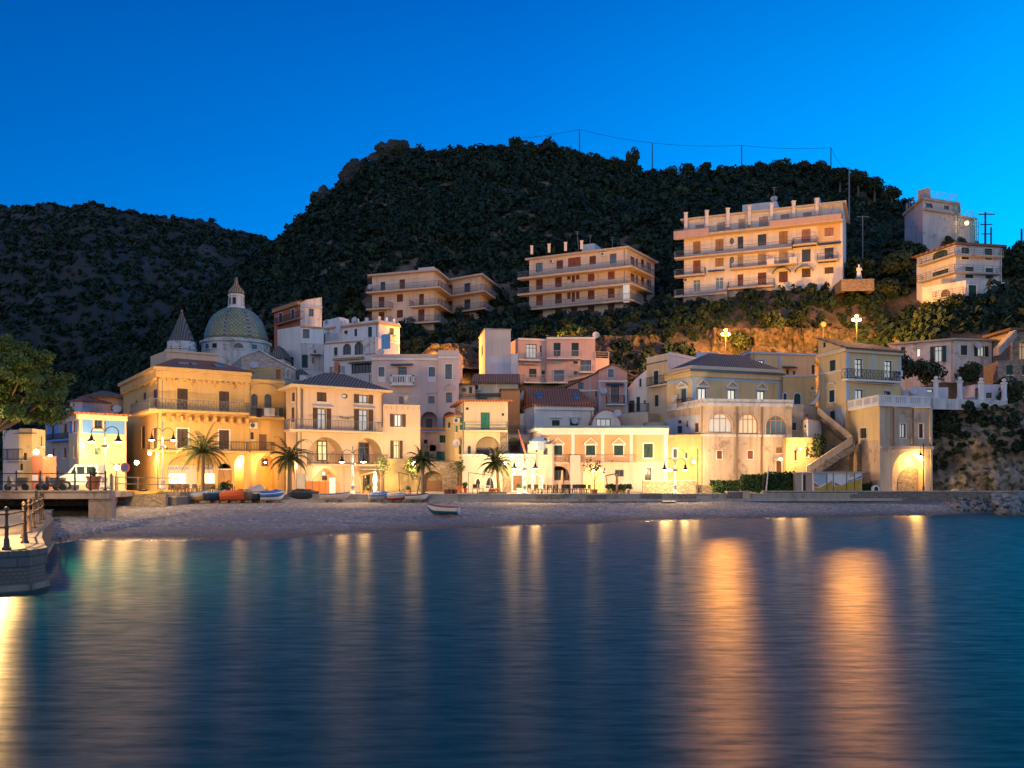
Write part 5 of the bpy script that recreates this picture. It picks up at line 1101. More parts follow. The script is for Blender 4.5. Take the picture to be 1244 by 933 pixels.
for i, ((x0, x1), (y0, y1)) in enumerate(zip(C8, rows(339.5, 354, 336.7, 351.5, 333.3, 347.5, 331, 346, 329.7, 343, 326, 337, 324.5, 332.5))): b.win(0, x0, y0, x1, y1, 'glass' if i < 2 else 'shut', [None, None, maroon, maroon, maroon, brown, brown][i], fr=wfr, pane=sky_glass)
for x0, y0, x1, y1 in ((886.3, 288.7, 891.8, 297), (886.3, 311.8, 891.8, 320)): b.win(0, x0, y0, x1, y1, 'glass', oval=True, mull=0, pane=sky_glass)
b.panel(0, 993, 271, 1023.5, 297, plaster('wall_buff', (.62, .47, .27), .3)); b.vband(0, 1020.8, 1023.6, 250, 340, aptw, .15, 'corner_pier')
b.balcony(0, 818.5, 0, 1023.5, 287, 1.5, .3, 1., 'bars', slabm, blue_iron)
b.part('parapet', MB().fbox(b.faces[0], b.faces[0].uv(818.5, 283, 1.55)[0], b.faces[0].uv(861, 283, 1.55)[0], b.faces[0].uv(830, 290, 1.55)[1], b.faces[0].uv(830, 280, 1.55)[1], 1.42, 1.6), plaster('parapet_rose', (.5, .36, .32), .3))
b.part('parapet', MB().fbox(b.faces[0], b.faces[0].uv(935, 270, 1.55)[0], b.faces[0].uv(1022, 270, 1.55)[0], b.faces[0].uv(935, 275, 1.55)[1], b.faces[0].uv(935, 270.5, 1.55)[1]+.25, 1.42, 1.6), plaster('parapet_rose', (.5, .36, .32), .3))
b.balcony(0, 819, 0, 962, 313, 1.3, .25, 1., 'bars', slabm, blue_iron); b.balcony(0, 963, 0, 992.5, 297, 1.3, .25, 1., 'bars', slabm, irondk)
b.balcony(0, 819, 0, 856, 335, 1.3, .25, 1., 'bars', slabm, blue_iron); b.balcony(0, 886.5, 0, 963, 325.7, 1.3, .25, 1., 'bars', slabm, blue_iron); b.balcony(0, 992.5, 0, 1018, 316, 1.3, .25, 1., 'bars', slabm, blue_iron)
b.balcony(0, 819, 0, 883, 359.5, 1.5, .3, 1., 'bars', slabm, blue_iron); b.balcony(0, 884, 0, 940, 350, 1.2, .25, 1., 'bars', slabm, blue_iron)
for x0, y0, x1, y1 in ((931.5, 314, 940.5, 321.5), (959, 312, 968, 320)): b.part('balcony_box', MB().fbox(b.faces[0], *b.faces[0].rect(x0, y0, x1, y1, 1.3), .02, 1.36), aptw)
for x0, y0, x1, y1 in ((861, 328, 881, 331.5), (832, 334.5, 856, 337.5), (963, 298.5, 992, 302), (994, 294.5, 1022, 299), (994, 317.5, 1016, 321)): b.awning(0, x0, y0, x1, y1, awn_b, 1.)
for x0, x1, y0, y1 in ((939, 960.5, 324, 331), (966, 988, 322, 329)):      # two blue arched canopies
    f = b.faces[0]; u0, u1, v0, v1 = f.rect(x0, y0, x1, y1, .5); pl = archpoly(u0, u1, v0, v1, v1-v0-.02)[2:]; mb = MB(); n = len(pl)
    mb.add([f.at(u, v, .01) for u, v in pl]+[f.at(u, v-.25, 1.3) for u, v in pl]+[f.at(u, v-.08, .01) for u, v in pl]+[f.at(u, v-.33, 1.3) for u, v in pl], [(i, i+1, n+i+1, n+i) for i in range(n-1)]+[(2*n+i, 3*n+i, 3*n+i+1, 2*n+i+1) for i in range(n-1)]+[(n+i, n+i+1, 3*n+i+1, 3*n+i) for i in range(n-1)])
    b.part('canopy', mb, awn_b)
b.part('base_wall', MB().fbox(b.faces[0], b.faces[0].uv(832, 370)[0], b.faces[0].uv(885, 370)[0], b.z0-2, zat(359, 144), .003, 1.25), plaster('base_stone', (.46, .33, .22), .7))
for x in (833, 858.5, 884, 910, 937, 964, 992): D = 143.7-(x-833)*.047; b.chimney(x, D, zat(268, 144)-2.0 if False else b.zt-2.0, 3.0, .5, aptw)
b.part('roof_room', MB().prism([G(902, 143), G(944, 141), G(948, 146), G(906, 148)], b.zt, zat(249, 143)), aptw); b.part('roof_room', MB().prism([G(990, 138.5), G(996, 138), G(997, 140), G(991, 140.5)], b.zt, zat(240, 138)), aptw)
b.aircon(0, 861, 311.5, .9, .6); b.aircon(0, 834, 340.5, .8, .6)
b.finish()
fr_ = flat('pergola_steel', (.42, .4, .36), .5); mb = MB(); f = b.faces[0]
zt2 = zat(250.5, 136)
for x in (996.5, 1010, 1022): u = f.uv(x, 260, .5)[0]; mb.fbox(f, u-.06, u+.06, b.zt-2.2, zt2, .44, .56)
mb.fbox(f, f.uv(996, 250, .5)[0], f.L, zt2, zt2+.14, .4, .6); mb.fbox(f, f.L-.12, f.L, zt2-.0, zt2+.14, -3, .4); b.part('roof_pergola', mb, fr_)
b.slab(b.zt+.005, b.zt+.28, .5, plaster('roof_slab', (.45, .4, .36), .4)); b.dish(0, 940.5, 242, .55, -3.5)
# ------------------------------------------------------------------ villa and scaffolded building, far right
b = Building('hill_villa', 'three storey white hillside villa with dark green shutters on stepped terraces', 'villa', [(1113.6, 132), (1161, 124.5), (1217, 126)], 25, zat(297.5, 124.5), plaster('wall_cool_white', (.62, .62, .62), .35))
b.win(0, 1133, 304, 1151.5, 314, 'shut', dkgreen, arch=.5, sur=wtrim); b.win(0, 1133, 328.5, 1152.5, 337, 'shut', dkgreen, sur=wtrim); b.win(0, 1143, 351.5, 1154.5, 361.5, 'shut', brown, arch=True)
for x0, y0, x1, y1 in ((1168, 301, 1177.3, 315), (1196, 302.3, 1205.5, 315.5), (1172.5, 324, 1182.6, 338), (1197, 326, 1206.8, 338.7)): b.win(1, x0, y0, x1, y1, 'shut', dkgreen, sur=wtrim)
b.balcony(0, 1114, 1, 1219, 322, .9, .25, .9, 'lines', grey, iron); b.balcony(0, 1114, 1, 1217, 342, 1., .25, .9, 'lines', grey, iron); b.finish(); b.slab(b.zt, b.zt+.3, .45, rf_brown)
b = Building('villa_lower_block', 'lowest white storey of the hillside villa, standing forward with two green shutters', 'house', [(1120, 124), (1173.5, 119.5), (1225, 121)], zat(366, 119.5), zat(340.5, 119.5), plaster('wall_cool_white_worn', (.62, .61, .60), .75))
b.win(1, 1176.5, 346.5, 1186, 363, 'shut', dkgreen, sur=wtrim); b.win(1, 1203.5, 347.5, 1215.3, 357.7, 'shut', dkgreen, sur=wtrim); b.win(0, 1143, 351.5, 1154.3, 362, 'shut', brown, arch=True); b.finish(); b.balcony(0, 1133, 0, 1170, 362.5, .8, .2, .9, 'lines', grey, iron)
b = Building('villa_retaining_wall', 'grey stone retaining wall at the foot of the hillside villa', 'stone wall', [(1116, 123.5), (1173, 119.2), (1232, 120.6)], 20, zat(366, 119.5)-.05, stone('rubble_dark_grey', (.13, .115, .105), (.085, .075, .07), 1.5)); b.finish()  # even dark grey rubble
b = Building('scaffolded_building', 'tall grey unfinished building wrapped in torn sheeting and scaffolding on the hill crest', 'building', [(1099, 156), (1121, 147), (1164, 150)], 38, zat(243, 147), plaster('wall_sheeting', (.50, .50, .52), .8), foot=[(1164, 158), (1105, 160)])
b.win(1, 1125, 247, 1133, 253, 'glass', mull=0, sill=False); b.win(1, 1147, 250, 1153, 254.5, 'glass', mull=0, sill=False); b.finish()
b.part('top_storey', MB().prism([G(1115, 149), G(1129, 147.4), G(1131, 152), G(1117, 153)], b.zt, zat(229, 148)), grey); s1, _ = b.slab(b.zt+.0, b.zt+.4, .35, grey)
b.band([1], 0, .4, .5, grey, v=b.zt-1.3); b.balcony(1, 1130, 1, 1163, 236.5, .2, .15, 1.2, 'lines', grey, bluetrim, v=b.zt+.5); b.balcony(0, 1101, 0, 1116, 236.5, .2, .15, 1.2, 'lines', grey, bluetrim, v=b.zt+.5)
b = Building('scaffolded_wing', 'low right wing of the unfinished building with a blue roof railing', 'building', [(1164.3, 150.5), (1183, 152)], 38, zat(263, 150), plaster('wall_sheeting', (.50, .50, .52), .8), 6); b.finish(); b.slab(b.zt, b.zt+.3, .4, grey); b.balcony(0, 1167, 0, 1183, 259, .2, .1, 1.1, 'lines', grey, bluetrim, v=b.zt+.35)
q0 = P(1184, 290, 149.5); sc = empty('scaffolding', (q0.x, q0.y, 40), 'bluish steel scaffolding standing against the unfinished crest building', 'scaffolding'); mb = MB()
for x, zt in ((1160, 245), (1163, 245), (1166, 249), (1183.5, 266), (1186.5, 266), (1189, 268)):
    a = P(x, zt, 149); mb.bar((a.x, a.y, 40), (a.x, a.y, a.z), .09); mb.bar((a.x, a.y+1.2, 40), (a.x, a.y+1.2, a.z), .09)
mb.build('standard', flat('scaffold_teal', (.12, .3, .32), .5, .3), sc)
mb = MB()
for xa, xb, yt in ((1160, 1166, 247), (1183.5, 1189, 267)):
    y = yt
    while y < 294: a = P(xa, y, 149); c = P(xb, y, 149); mb.bar(a, c, .07); mb.bar((a.x, a.y+1.2, a.z), (c.x, c.y+1.2, c.z), .07); mb.bar(a, (c.x, c.y, c.z-1.3), .05); y += 9
mb.build('ledger', flat('scaffold_teal', (.12, .3, .32), .5, .3), sc)

# ------------------------------------------------------------------ yellow palazzo with three glazed arches
worn = plaster('wall_worn_peach', (.56, .43, .30), .8, (.34, .25, .18))
b = Building('yellow_palazzo', 'yellow palazzo with pale blue bands, gabled windows and a dark hipped roof', 'house', [(810, 97.5), (840.4, 92.8), (951, 97)], 5, zat(451, 92.8), yellow)
for x0, y0, x1, y1 in ((848, 471.5, 858, 488), (884, 473.5, 893.5, 489), (919.8, 475, 929, 490)): b.win(1, x0, y0, x1, y1, 'glass', sur=bluetrim, pane=paleglass, fr=dkgreen); b.pediment(1, x0-2.5, 460.5+(x0-848)*.05, x1+2.5, 468+(x0-848)*.05, wtrim, .3)
b.win(0, 827, 472.5, 834, 496, 'glass', sur=bluetrim, fr=dkgreen, pane=sky_glass); b.pediment(0, 824, 463, 836.5, 469, wtrim, .3); b.balcony(0, 822, 0, 835.5, 496.5, .7, .15, 1., 'bars', wtrim, irondk)
b.vband(1, 840.8, 845, 452, 489, bluetrim, .06); b.vband(1, 944.5, 948, 458, 489, bluetrim, .06); b.vband(1, 841, 950.5, 459.5, 463.5, bluetrim, .05, 'frieze'); b.vband(0, 811, 840, 461, 465, bluetrim, .05, 'frieze')
b.band([0, 1], 0, .55, .25, yellow, v=b.zt); b.band([0, 1], 0, .2, .5, bluetile, 'roof_edge_tiles', v=b.zt+.2); b.dish(0, 821.5, 484, .45); b.finish()
b.hip(b.zt+.3, 1.75, -.05, rf_grey, .75, .35, cream)
b = Building('yellow_upper_house', 'long yellow upper storey with pale blue trim behind the dark hipped roof', 'house', [(879, 112), (912.5, 102), (990, 104)], 9, zat(429.5, 102), yellow)
b.win(1, 921, 437.8, 928, 453, 'glass', sur=bluetrim, pane=paleglass); b.win(1, 955, 449, 958.5, 455.5, 'glass', mull=0); b.win(1, 963, 450.5, 966.5, 455.5, 'glass', mull=0); b.win(1, 986, 443.5, 989.8, 454.5, 'shut', dkgreen); b.vband(1, 946, 948.5, 431, 455, bluetrim, .06); b.panel(0, 880, 431, 912, 452, plaster('wall_side_grey', (.34, .31, .31), .5)); b.awning(1, 950, 445, 966, 448, dkgreen, .6); b.finish(); b.slab(b.zt, b.zt+.2, .2, bluetrim)  # left face carries a plain grey panel
b.part('roof_parapet', MB().prism([G(846, 107), G(872, 107), G(872, 109), G(846, 109)], 9, zat(428, 107)), bluetrim)
b = Building('yellow_corner_house', 'weathered yellow house corner with round headed windows beside the arches', 'house', [(951.5, 96.2), (991, 95.5)], 5, zat(458, 96), plaster('wall_yellow_worn', (.56, .40, .19), .6), 5)
b.win(0, 964.8, 478, 972.5, 491, 'shut', dkgreen, arch=True, sur=bluetrim); b.win(0, 950+2, 478, 955.5, 491, 'shut', dkgreen, arch=True, sur=bluetrim); b.win(0, 985.5, 470, 988.5, 474, 'glass', mull=0); b.finish(); b.slab(b.zt, b.zt+.1, .12, bluetrim)
b = Building('arcade_terrace', 'old stained terrace building with three big glazed arches and red shutters', 'building', [(812, 97), (855, 88.6), (962, 90.2)], QZ-.3, zat(489, 88.6), oldwall, foot=[(962, 96.5), (835, 98)])
for x0, y0, x1, y1, pn in ((860.5, 502, 889.4, 525.5, litpane('pane_veranda', (.85, .85, .72), .5)), (897.6, 502.5, 920.8, 527, litpane('pane_veranda_warm', (1., .68, .36), .62)), (930.3, 504.5, 956, 528, sky_glass)): b.win(1, x0, y0, x1, y1, 'glass', arch=True, mull=3, pane=pn, fr=woodlt, sur=oldwall, sill=False)
for x0, x1 in ((871, 877.3), (908, 914.6)): b.win(1, x0, 547.5, x1, 557.5, 'shut', redbrown, sur=wtrim, st=.07)
b.win(1, 943, 560, 949.5, 577, 'door', wood, sur=wtrim); b.win(1, 943, 543.5, 950.5, 550.5, 'shut', tan_sh); b.vband(1, 940.5, 953, 557, 559, wtrim, .25, 'lintel')
b.win(0, 823, 517.5, 828.7, 526.5, 'shut', dkgreen); b.win(0, 844.3, 514, 848.8, 525, 'shut', maroon); b.win(0, 823.5, 510.5, 828, 514.5, 'glass', mull=0, sill=False); b.win(0, 833.3, 511, 836, 519, 'glass', mull=0, sill=False); b.win(0, 818, 545, 822.3, 556, 'glass'); b.win(0, 832.5, 549.5, 835, 556.5, 'glass', mull=0)
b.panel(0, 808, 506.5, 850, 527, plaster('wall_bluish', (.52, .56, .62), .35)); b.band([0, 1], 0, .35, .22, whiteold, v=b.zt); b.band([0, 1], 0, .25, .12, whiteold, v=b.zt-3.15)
for x in (894.5, 925.5): u = b.faces[1].uv(x, 550)[0]; b.part('drainpipe', MB().tube([b.faces[1].at(u, QZ, .12), b.faces[1].at(u, b.zt-.4, .12)], .085, 8), zinc)
b.finish(); f = b.faces[1]
b.part('parapet', MB().fbox(f, -.3, f.L+.1, b.zt+.003, b.zt+.4, -.3, .12), whiteold); b.part('parapet', MB().fbox(b.faces[0], 0.4, b.faces[0].L+.2, b.zt+.003, b.zt+.38, -.28, .1), whiteold)
b = Building('dark_archway_wall', 'ochre stained lower wall with a pointed blind arch beside the arcade terrace', 'wall', [(811.5, 89.9), (853, 88.9)], QZ-.3, zat(527.8, 89), plaster('wall_lit_yellow', (.56, .38, .16), .7, (.36, .24, .12)), .6)
b.win(0, 818, 545.5, 822.5, 556, 'glass', sur=wtrim); b.win(0, 832.5, 550, 835, 556.5, 'glass', mull=0); b.finish()
b = Building('small_hut_house', 'small white hut with a red tiled edge perched above the floodlit wall', 'hut', [(975, 91.5), (981.5, 88.4), (998, 91.5)], QZ, zat(509, 88.4), white, foot=[(995, 95), (978, 95)]); b.win(0, 976.6, 515.7, 979.2, 520, 'glass', mull=0); b.finish(); b.slab(b.zt, b.zt+.1, .15, rf_red)
b = Building('grey_bastion_house', 'grey white curved terrace house end right of the glazed arches', 'house', [(961.5, 92), (976, 91.6), (996, 95)], QZ, zat(491.5, 91.8), plaster('wall_old_pale', (.52, .45, .38), .8), foot=[(996, 97), (965, 97)])
b.win(0, 962.3, 513.5, 967.2, 522.5, 'shut', dkgreen); b.win(1, 979.5, 503, 982, 507, 'glass', mull=0); b.finish()
b = Building('floodlit_wall', 'brightly floodlit low yellowish wall with two small openings', 'wall', [(955, 88.4), (997, 88.4)], QZ-.3, zat(531.5, 88.4), plaster('wall_lit_yellow', (.56, .38, .16), .7, (.36, .24, .12)), 1.); b.win(0, 965, 547, 968, 560, 'glass', mull=0); b.win(0, 979, 548, 982, 555, 'glass', mull=0); b.finish()
# cluster at the left of the yellow palazzo
b = Building('yellow_balcony_house', 'white house with a yellow upper panel, a tall green door and a small balcony', 'house', [(785.5, 104), (811, 100), (852, 106)], 6, zat(430.5, 100), cream)
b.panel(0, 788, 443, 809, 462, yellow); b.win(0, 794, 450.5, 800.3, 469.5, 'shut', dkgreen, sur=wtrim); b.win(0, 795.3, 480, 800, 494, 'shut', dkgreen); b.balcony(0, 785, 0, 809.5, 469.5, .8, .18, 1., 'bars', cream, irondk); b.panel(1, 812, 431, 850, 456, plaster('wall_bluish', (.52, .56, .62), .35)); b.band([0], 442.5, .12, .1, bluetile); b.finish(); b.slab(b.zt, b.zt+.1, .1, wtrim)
b = Building('stepped_white_house', 'stepped white house with a sloping roof line and a blue window', 'house', [(763, 106), (787, 104)], 6, zat(470, 105), white, 5)
f = b.faces[0]; b.polys[0] = [(0, b.z0), (f.L, b.z0), (f.L, f.uv(786, 448)[1]), (f.L*.35, f.uv(771, 461)[1]), (0, b.zt)]; b.win(0, 776.5, 460, 779.3, 470, 'shut', dkgreen); b.win(0, 763.5, 486.5, 770.8, 501, 'glass', pane=sky_glass); b.win(0, 773, 482, 777.5, 499.5, 'shut', dkgreen); b.win(0, 782, 486, 784.3, 490.5, 'glass', mull=0); b.balcony(0, 763, 0, 786.5, 501.5, .7, .15, 1., 'bars', white, irondk); b.finish(False)
b = Building('stepped_lower_house', 'low cream wall glowing yellow below the stepped white house', 'house', [(755, 101), (787, 99)], 5, zat(502.5, 100), cream, 3); b.finish(); b.part('roof_clutter', MB().box(*(lambda p, q: (p.x, q.x))(G(782, 98), G(805, 98)), 96.8, 98.5, 6, zat(513, 97)), grey)
# ------------------------------------------------------------------ yellow tower house on its bastion
b = Building('yellow_tower_house', 'tall mustard house with a gabled side, white trim and a long balcony', 'house', [(994.3, 95), (1027.3, 90), (1095, 93)], 4, zat(423, 90), yellow)
f = b.faces[0]; b.polys[0] = [(0, b.z0), (f.L, b.z0), (f.L, b.zt), (f.L*.05, f.uv(995.5, 410)[1]), (0, f.uv(994.5, 410.5)[1])]
b.win(0, 999.5, 415.5, 1003, 422, 'glass', mull=0, sill=False); b.win(0, 1007.8, 437.5, 1015, 453, 'shut', dkgreen); b.win(0, 1007.3, 474, 1014.3, 488.5, 'shut', dkgreen, sur=wtrim); b.pediment(0, 1005.5, 464.5, 1016, 468.5, wtrim, .2, True); b.win(0, 1008, 499.5, 1014.5, 513, 'shut', dkgreen)
for x0, y0, x1, y1 in ((1038.3, 436, 1047.5, 458.5), (1074.3, 438.5, 1083.3, 459.5)): b.win(1, x0, y0, x1, y1, 'glass', fr=dkgreen, pane=curtain, sur=wtrim, st=.07)
b.win(1, 1038.5, 473.5, 1048, 486, 'glass', fr=dkgreen, pane=curtain, sur=bluetrim); b.win(1, 1073.5, 475.5, 1082, 485, 'glass', fr=dkgreen, sur=bluetrim)
b.balcony(1, 1029.5, 1, 1094, 459.5, .8, .18, 1., 'ornate', wtrim, irondk); b.aircon(1, 1090, 454, .8, .6); b.panel(0, 994.6, 497, 1027, 520, whiteold)
b.vband(1, 1027.6, 1031, 425, 486, bluetrim, .06); b.vband(1, 1059.5, 1062, 430, 452, bluetrim, .05); b.vband(1, 1092, 1094.6, 428, 470, bluetrim, .05); b.band([0, 1], 0, .4, .3, cream, v=b.zt+.02); b.band([0], 454, .15, .1, wtrim, x=996); b.awning(1, 1036, 464.5, 1084, 466.5, wtrim, .35)
b.finish(); f = b.faces[1]; zt = b.zt+.06; mb = MB(); g0 = b.faces[0]
A0 = f.at(-.4, zt, .45); A1 = f.at(f.L+.3, zt, .45); B0 = g0.at(.0, g0.uv(995.5, 410)[1]+.05, .3); B1 = (B0.x+f.e.x*f.L*1.05, B0.y+f.e.y*f.L*1.05, B0.z-.3)
mb.add([A0, A1, B1, B0, A0-Vector((0, 0, .16)), A1-Vector((0, 0, .16)), Vector(B1)-Vector((0, 0, .16)), B0-Vector((0, 0, .16))], [(0, 1, 2, 3), (7, 6, 5, 4), (0, 4, 5, 1), (3, 7, 4, 0), (1, 5, 6, 2)]); b.part('roof', mb, rf_brown)
b = Building('bastion', 'tall weathered bastion wall with a white balustrade terrace and a lit arch at its foot', 'bastion', [(1027, 91.5), (1069, 83.5), (1133, 86)], QZ-.7, zat(493.5, 83.5), worn)
b.panel(0, 1027.5, 496, 1068.6, 536, yellow); b.win(0, 1044.7, 520, 1053, 532.5, 'glass', sur=wtrim, st=.07); b.win(1, 1093, 514.5, 1100.3, 532, 'glass', sur=wtrim, st=.07, pane=curtain, mull=1); b.win(1, 1116, 514.8, 1121.5, 532, 'glass', sur=wtrim, st=.07, mull=1)
b.niche(1, 1084, 549, 1124, 599, .9, None); f = b.faces[1]
ua, ub, va, vb = f.rect(1090, 567, 1122, 599, -.9); mb = MB(); facepoly(mb, f, [archpoly(ua, ub, va, vb)], -.85); b.part('blocked_arch', mb, rubble)
for x in (1083.5, 1106.5, 1129.5): b.vband(1, x-1, x+1, 496, 540, oldwall, .15)
for x in (1083.3, 1107): u = f.uv(x, 520)[0]; b.part('drainpipe', MB().tube([f.at(u, f.uv(x, 541)[1], .25), f.at(u, b.zt-.1, .25)], .07, 8), zinc)
b.band([1], 0, .3, .15, oldwall, v=f.uv(1075, 541.5)[1]); b.finish()
b.balcony(0, 1029, 1, 1131, 493.5, .35, .2, .85, 'balus', wtrim, wtrim, v=b.zt+.2)
mb = MB()
for u in (.5, 3.5): mb.lathe((f.at(u, 0, .18).x, f.at(u, 0, .18).y, b.zt+1.05), [(.1, 0), (.14, .2), (.12, .22)], 8)
b.part('flower_pot', mb, terracotta)
# rubble under the left side of the bastion + external stairs
b = Building('rubble_retaining_wall', 'crumbling rubble retaining wall under the mustard house beside the stairs', 'stone wall', [(997, 90.5), (1030, 89.5), (1046, 87.5)], QZ-.5, zat(540, 89), stone('rubble_dark', (.30, .24, .18), (.2, .15, .11), 1.6), foot=[(1046, 92), (1000, 95)])
f = b.faces[1]; b.niche(1, 1031, 548, 1041, 574, 1.2, 1.); b.finish()
st = empty('stairway', P(1010, 530, 88), 'long stone stairway climbing from the beach kiosks up to the mustard house', 'stairway'); mb = MB()
def flight(p0, p1, n, wd, mb, dY=.0):
    a = Vector(p0); c = Vector(p1)
    for i in range(n):
        p = a.lerp(c, i/n); q = a.lerp(c, (i+1)/n); x0, x1 = sorted((p.x, q.x)); mb.box(x0, x1+.02, min(p.y, q.y)-wd/2, max(p.y, q.y)+wd/2, max(p.z, q.z)-.9, max(p.z, q.z))
flight(P(994, 500, 91.5), P(1036, 534, 88.8), 24, 1.1, mb); mb.build('upper_flight', stone('step_stone', (.42, .34, .25), (.3, .24, .18), 1.2), st); mb = MB(); flight(P(980, 572, 87), P(1036, 536, 87), 26, 1.1, mb); mb.build('lower_flight', stone('step_stone', (.42, .34, .25), (.3, .24, .18), 1.2), st)
mb = MB(); a = P(980, 569.5, 86.4); c = P(1036, 533, 86.4); mb.hexa([a+Vector((0, 0, -.5)), c+Vector((0, 0, -.5)), c+Vector((0, .25, -.5)), a+Vector((0, .25, -.5)), a+Vector((0, 0, .25)), c+Vector((0, 0, .25)), c+Vector((0, .25, .25)), a+Vector((0, .25, .25))])
a = P(994, 497, 90.8); c = P(1035, 531, 88.1); mb.hexa([a+Vector((0, 0, -.5)), c+Vector((0, 0, -.5)), c+Vector((0, .25, -.5)), a+Vector((0, .25, -.5)), a+Vector((0, 0, .2)), c+Vector((0, 0, .2)), c+Vector((0, .25, .2)), a+Vector((0, .25, .2))]); mb.build('parapet', plaster('stair_parapet', (.5, .38, .26), .7), st)
b = Building('arched_buttress', 'curved white flying buttress against the mustard house', 'buttress', [(979, 94.8), (996, 94.6)], 8, zat(467, 95), white, 1.2); f = b.faces[0]; n = 8
q = [f.uv(979+17*math.sin(i/n*math.pi/2)*1.0, 491.5-24*(1-math.cos(i/n*math.pi/2))) for i in range(n+1)]; q2 = [f.uv(987+9*math.sin(i/n*math.pi/2), 491.5-15*(1-math.cos(i/n*math.pi/2))) for i in range(n+1)]
b.polys[0] = q2[:1]+q2[1:]+list(reversed(q)); mb = MB(); facepoly(mb, f, [b.polys[0]], 0); facepoly(mb, f, [b.polys[0]], -1.1); nn = len(b.polys[0]); bb = len(mb.v); mb.v += [tuple(f.at(u, v, 0)) for u, v in b.polys[0]]+[tuple(f.at(u, v, -1.1)) for u, v in b.polys[0]]; mb.f += [(bb+i, bb+nn+i, bb+nn+(i+1) % nn, bb+(i+1) % nn) for i in range(nn)]; b.part('buttress_wall', mb, white)
# white terrace with ball topped columns and the long white house
b = Building('terrace_wall', 'long white terrace wall on the cliff with four ball topped columns', 'terrace', [(1133.3, 87.5), (1224, 90)], zat(497.5, 88), zat(484.5, 88), whiteold, 3); b.finish(); f = b.faces[0]
for x in (1137, 1166, 1192, 1220):
    u, v = f.uv(x, 484, -.3); q = f.at(u, v, -.3); c = MB().lathe((q.x, q.y, b.zt), [(.3, 0), (.3, .25), (.24, .3), (.24, 1.65), (.32, 1.7), (.32, 1.85), (.1, 1.9)], 12).build('column', white, b.root); MB().ball((q.x, q.y, b.zt+2.08), .2).build('finial_ball', white, c, True)
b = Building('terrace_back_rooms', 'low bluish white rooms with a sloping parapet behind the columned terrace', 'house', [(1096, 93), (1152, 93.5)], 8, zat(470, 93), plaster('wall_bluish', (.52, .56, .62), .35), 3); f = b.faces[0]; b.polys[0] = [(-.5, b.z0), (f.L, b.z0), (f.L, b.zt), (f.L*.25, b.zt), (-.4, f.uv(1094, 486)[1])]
b.win(0, 1126, 472.5, 1134, 477, 'glass', mull=0, pane=curtain); b.finish(False); b.dish(0, 1109, 475, .45)
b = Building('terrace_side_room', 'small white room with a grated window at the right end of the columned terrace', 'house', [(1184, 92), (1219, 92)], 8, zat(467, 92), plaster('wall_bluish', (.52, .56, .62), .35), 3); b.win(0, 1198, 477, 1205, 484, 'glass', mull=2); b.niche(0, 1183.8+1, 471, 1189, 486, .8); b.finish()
b = Building('long_white_house', 'long low weathered white house with one lit window above the columned terrace', 'house', [(1083, 108), (1160, 104), (1205, 105)], 8, zat(413, 104), whiteold, foot=[(1205, 112), (1090, 114)])
b.win(0, 1094.5, 421.5, 1099.5, 434, 'shut', dkgreen); b.win(0, 1113.3, 423.3, 1118, 433.3, 'glass', pane=paleglass, mull=0); b.win(0, 1130, 420.5, 1149.5, 440, 'open', dkgreen, pane=curtain); b.win(1, 1167.3, 419.5, 1175.2, 431.5, 'shut', dkgreen); b.win(1, 1183.5, 420.7, 1200.3, 433, 'open', dkgreen, pane=curtain); b.dish(1, 1187.5, 420, .5); b.finish(); b.slab(b.zt, b.zt+.2, .4, plaster('roof_slab', (.45, .4, .36), .4))
b = Building('stone_house', 'rough stone house with green shutters and an outside stair at the right edge', 'house', [(1212, 97), (1262, 96)], 8, zat(438, 97), stone('house_rubble', (.42, .35, .27), (.3, .25, .2), 1.8), 7)
b.win(0, 1222.5, 443.7, 1230.5, 455.5, 'shut', dkgreen); b.win(0, 1242, 444, 1250, 455.5, 'shut', dkgreen); b.finish()
b = Building('stone_upper_house', 'stone tower room with a yellow lit doorway above the rough stone house', 'house', [(1230, 101), (1262, 101)], 8, zat(402, 101), stone('house_rubble', (.42, .35, .27), (.3, .25, .2), 1.8), 5); b.win(0, 1238.5, 415, 1246, 437, 'glass', arch=True, pane=dimpane, sur=ochre); b.finish(); b.slab(b.zt, b.zt+.3, .5, rf_brown)
st = empty('outside_stair', P(1220, 420, 100), 'sloping outside stair rising to the stone tower room', 'stairway'); mb = MB(); flight(P(1210, 424, 100), P(1231, 402, 100), 14, 1.2, mb); mb.build('step', grey, st)
# ------------------------------------------------------------------ far left: blue house and neighbours
bluew = plaster('wall_sky_blue', (.10, .28, .72), .2)
b = Building('blue_house', 'sky blue and cream house with a dark red tile edge, by the bridge', 'house', [(83.5, 88), (96, 83), (153.5, 86.5)], QZ-.3, zat(503, 83), plaster('wall_cream_lit', (.66, .52, .32), .3))
b.panel(1, 100, 505.5, 151.5, 527, bluew); b.panel(0, 85, 506, 95, 525.5, bluew, proud=.03); b.win(1, 114.5, 508.5, 124.5, 521, 'glass', sur=plaster('trim_buttery', (.66, .55, .36), .2), st=.16); b.win(1, 115, 544, 122, 552.5, 'shut', teal); b.win(0, 89, 508.5, 92.5, 525, 'glass', sur=wtrim, mull=0); b.win(0, 89, 542, 91.5, 556, 'glass', mull=0)
b.band([0, 1], 0, .5, .25, cream, v=b.zt+.01); b.finish(); b.slab(b.zt+.02, b.zt+.18, .5, rf_red)
b = Building('blue_wing', 'narrow blue and grey wing with shutters, left of the sky blue house', 'house', [(55, 96), (83.2, 90)], QZ-.3, zat(509, 90), plaster('wall_dim_grey', (.40, .36, .32), .4), 5)
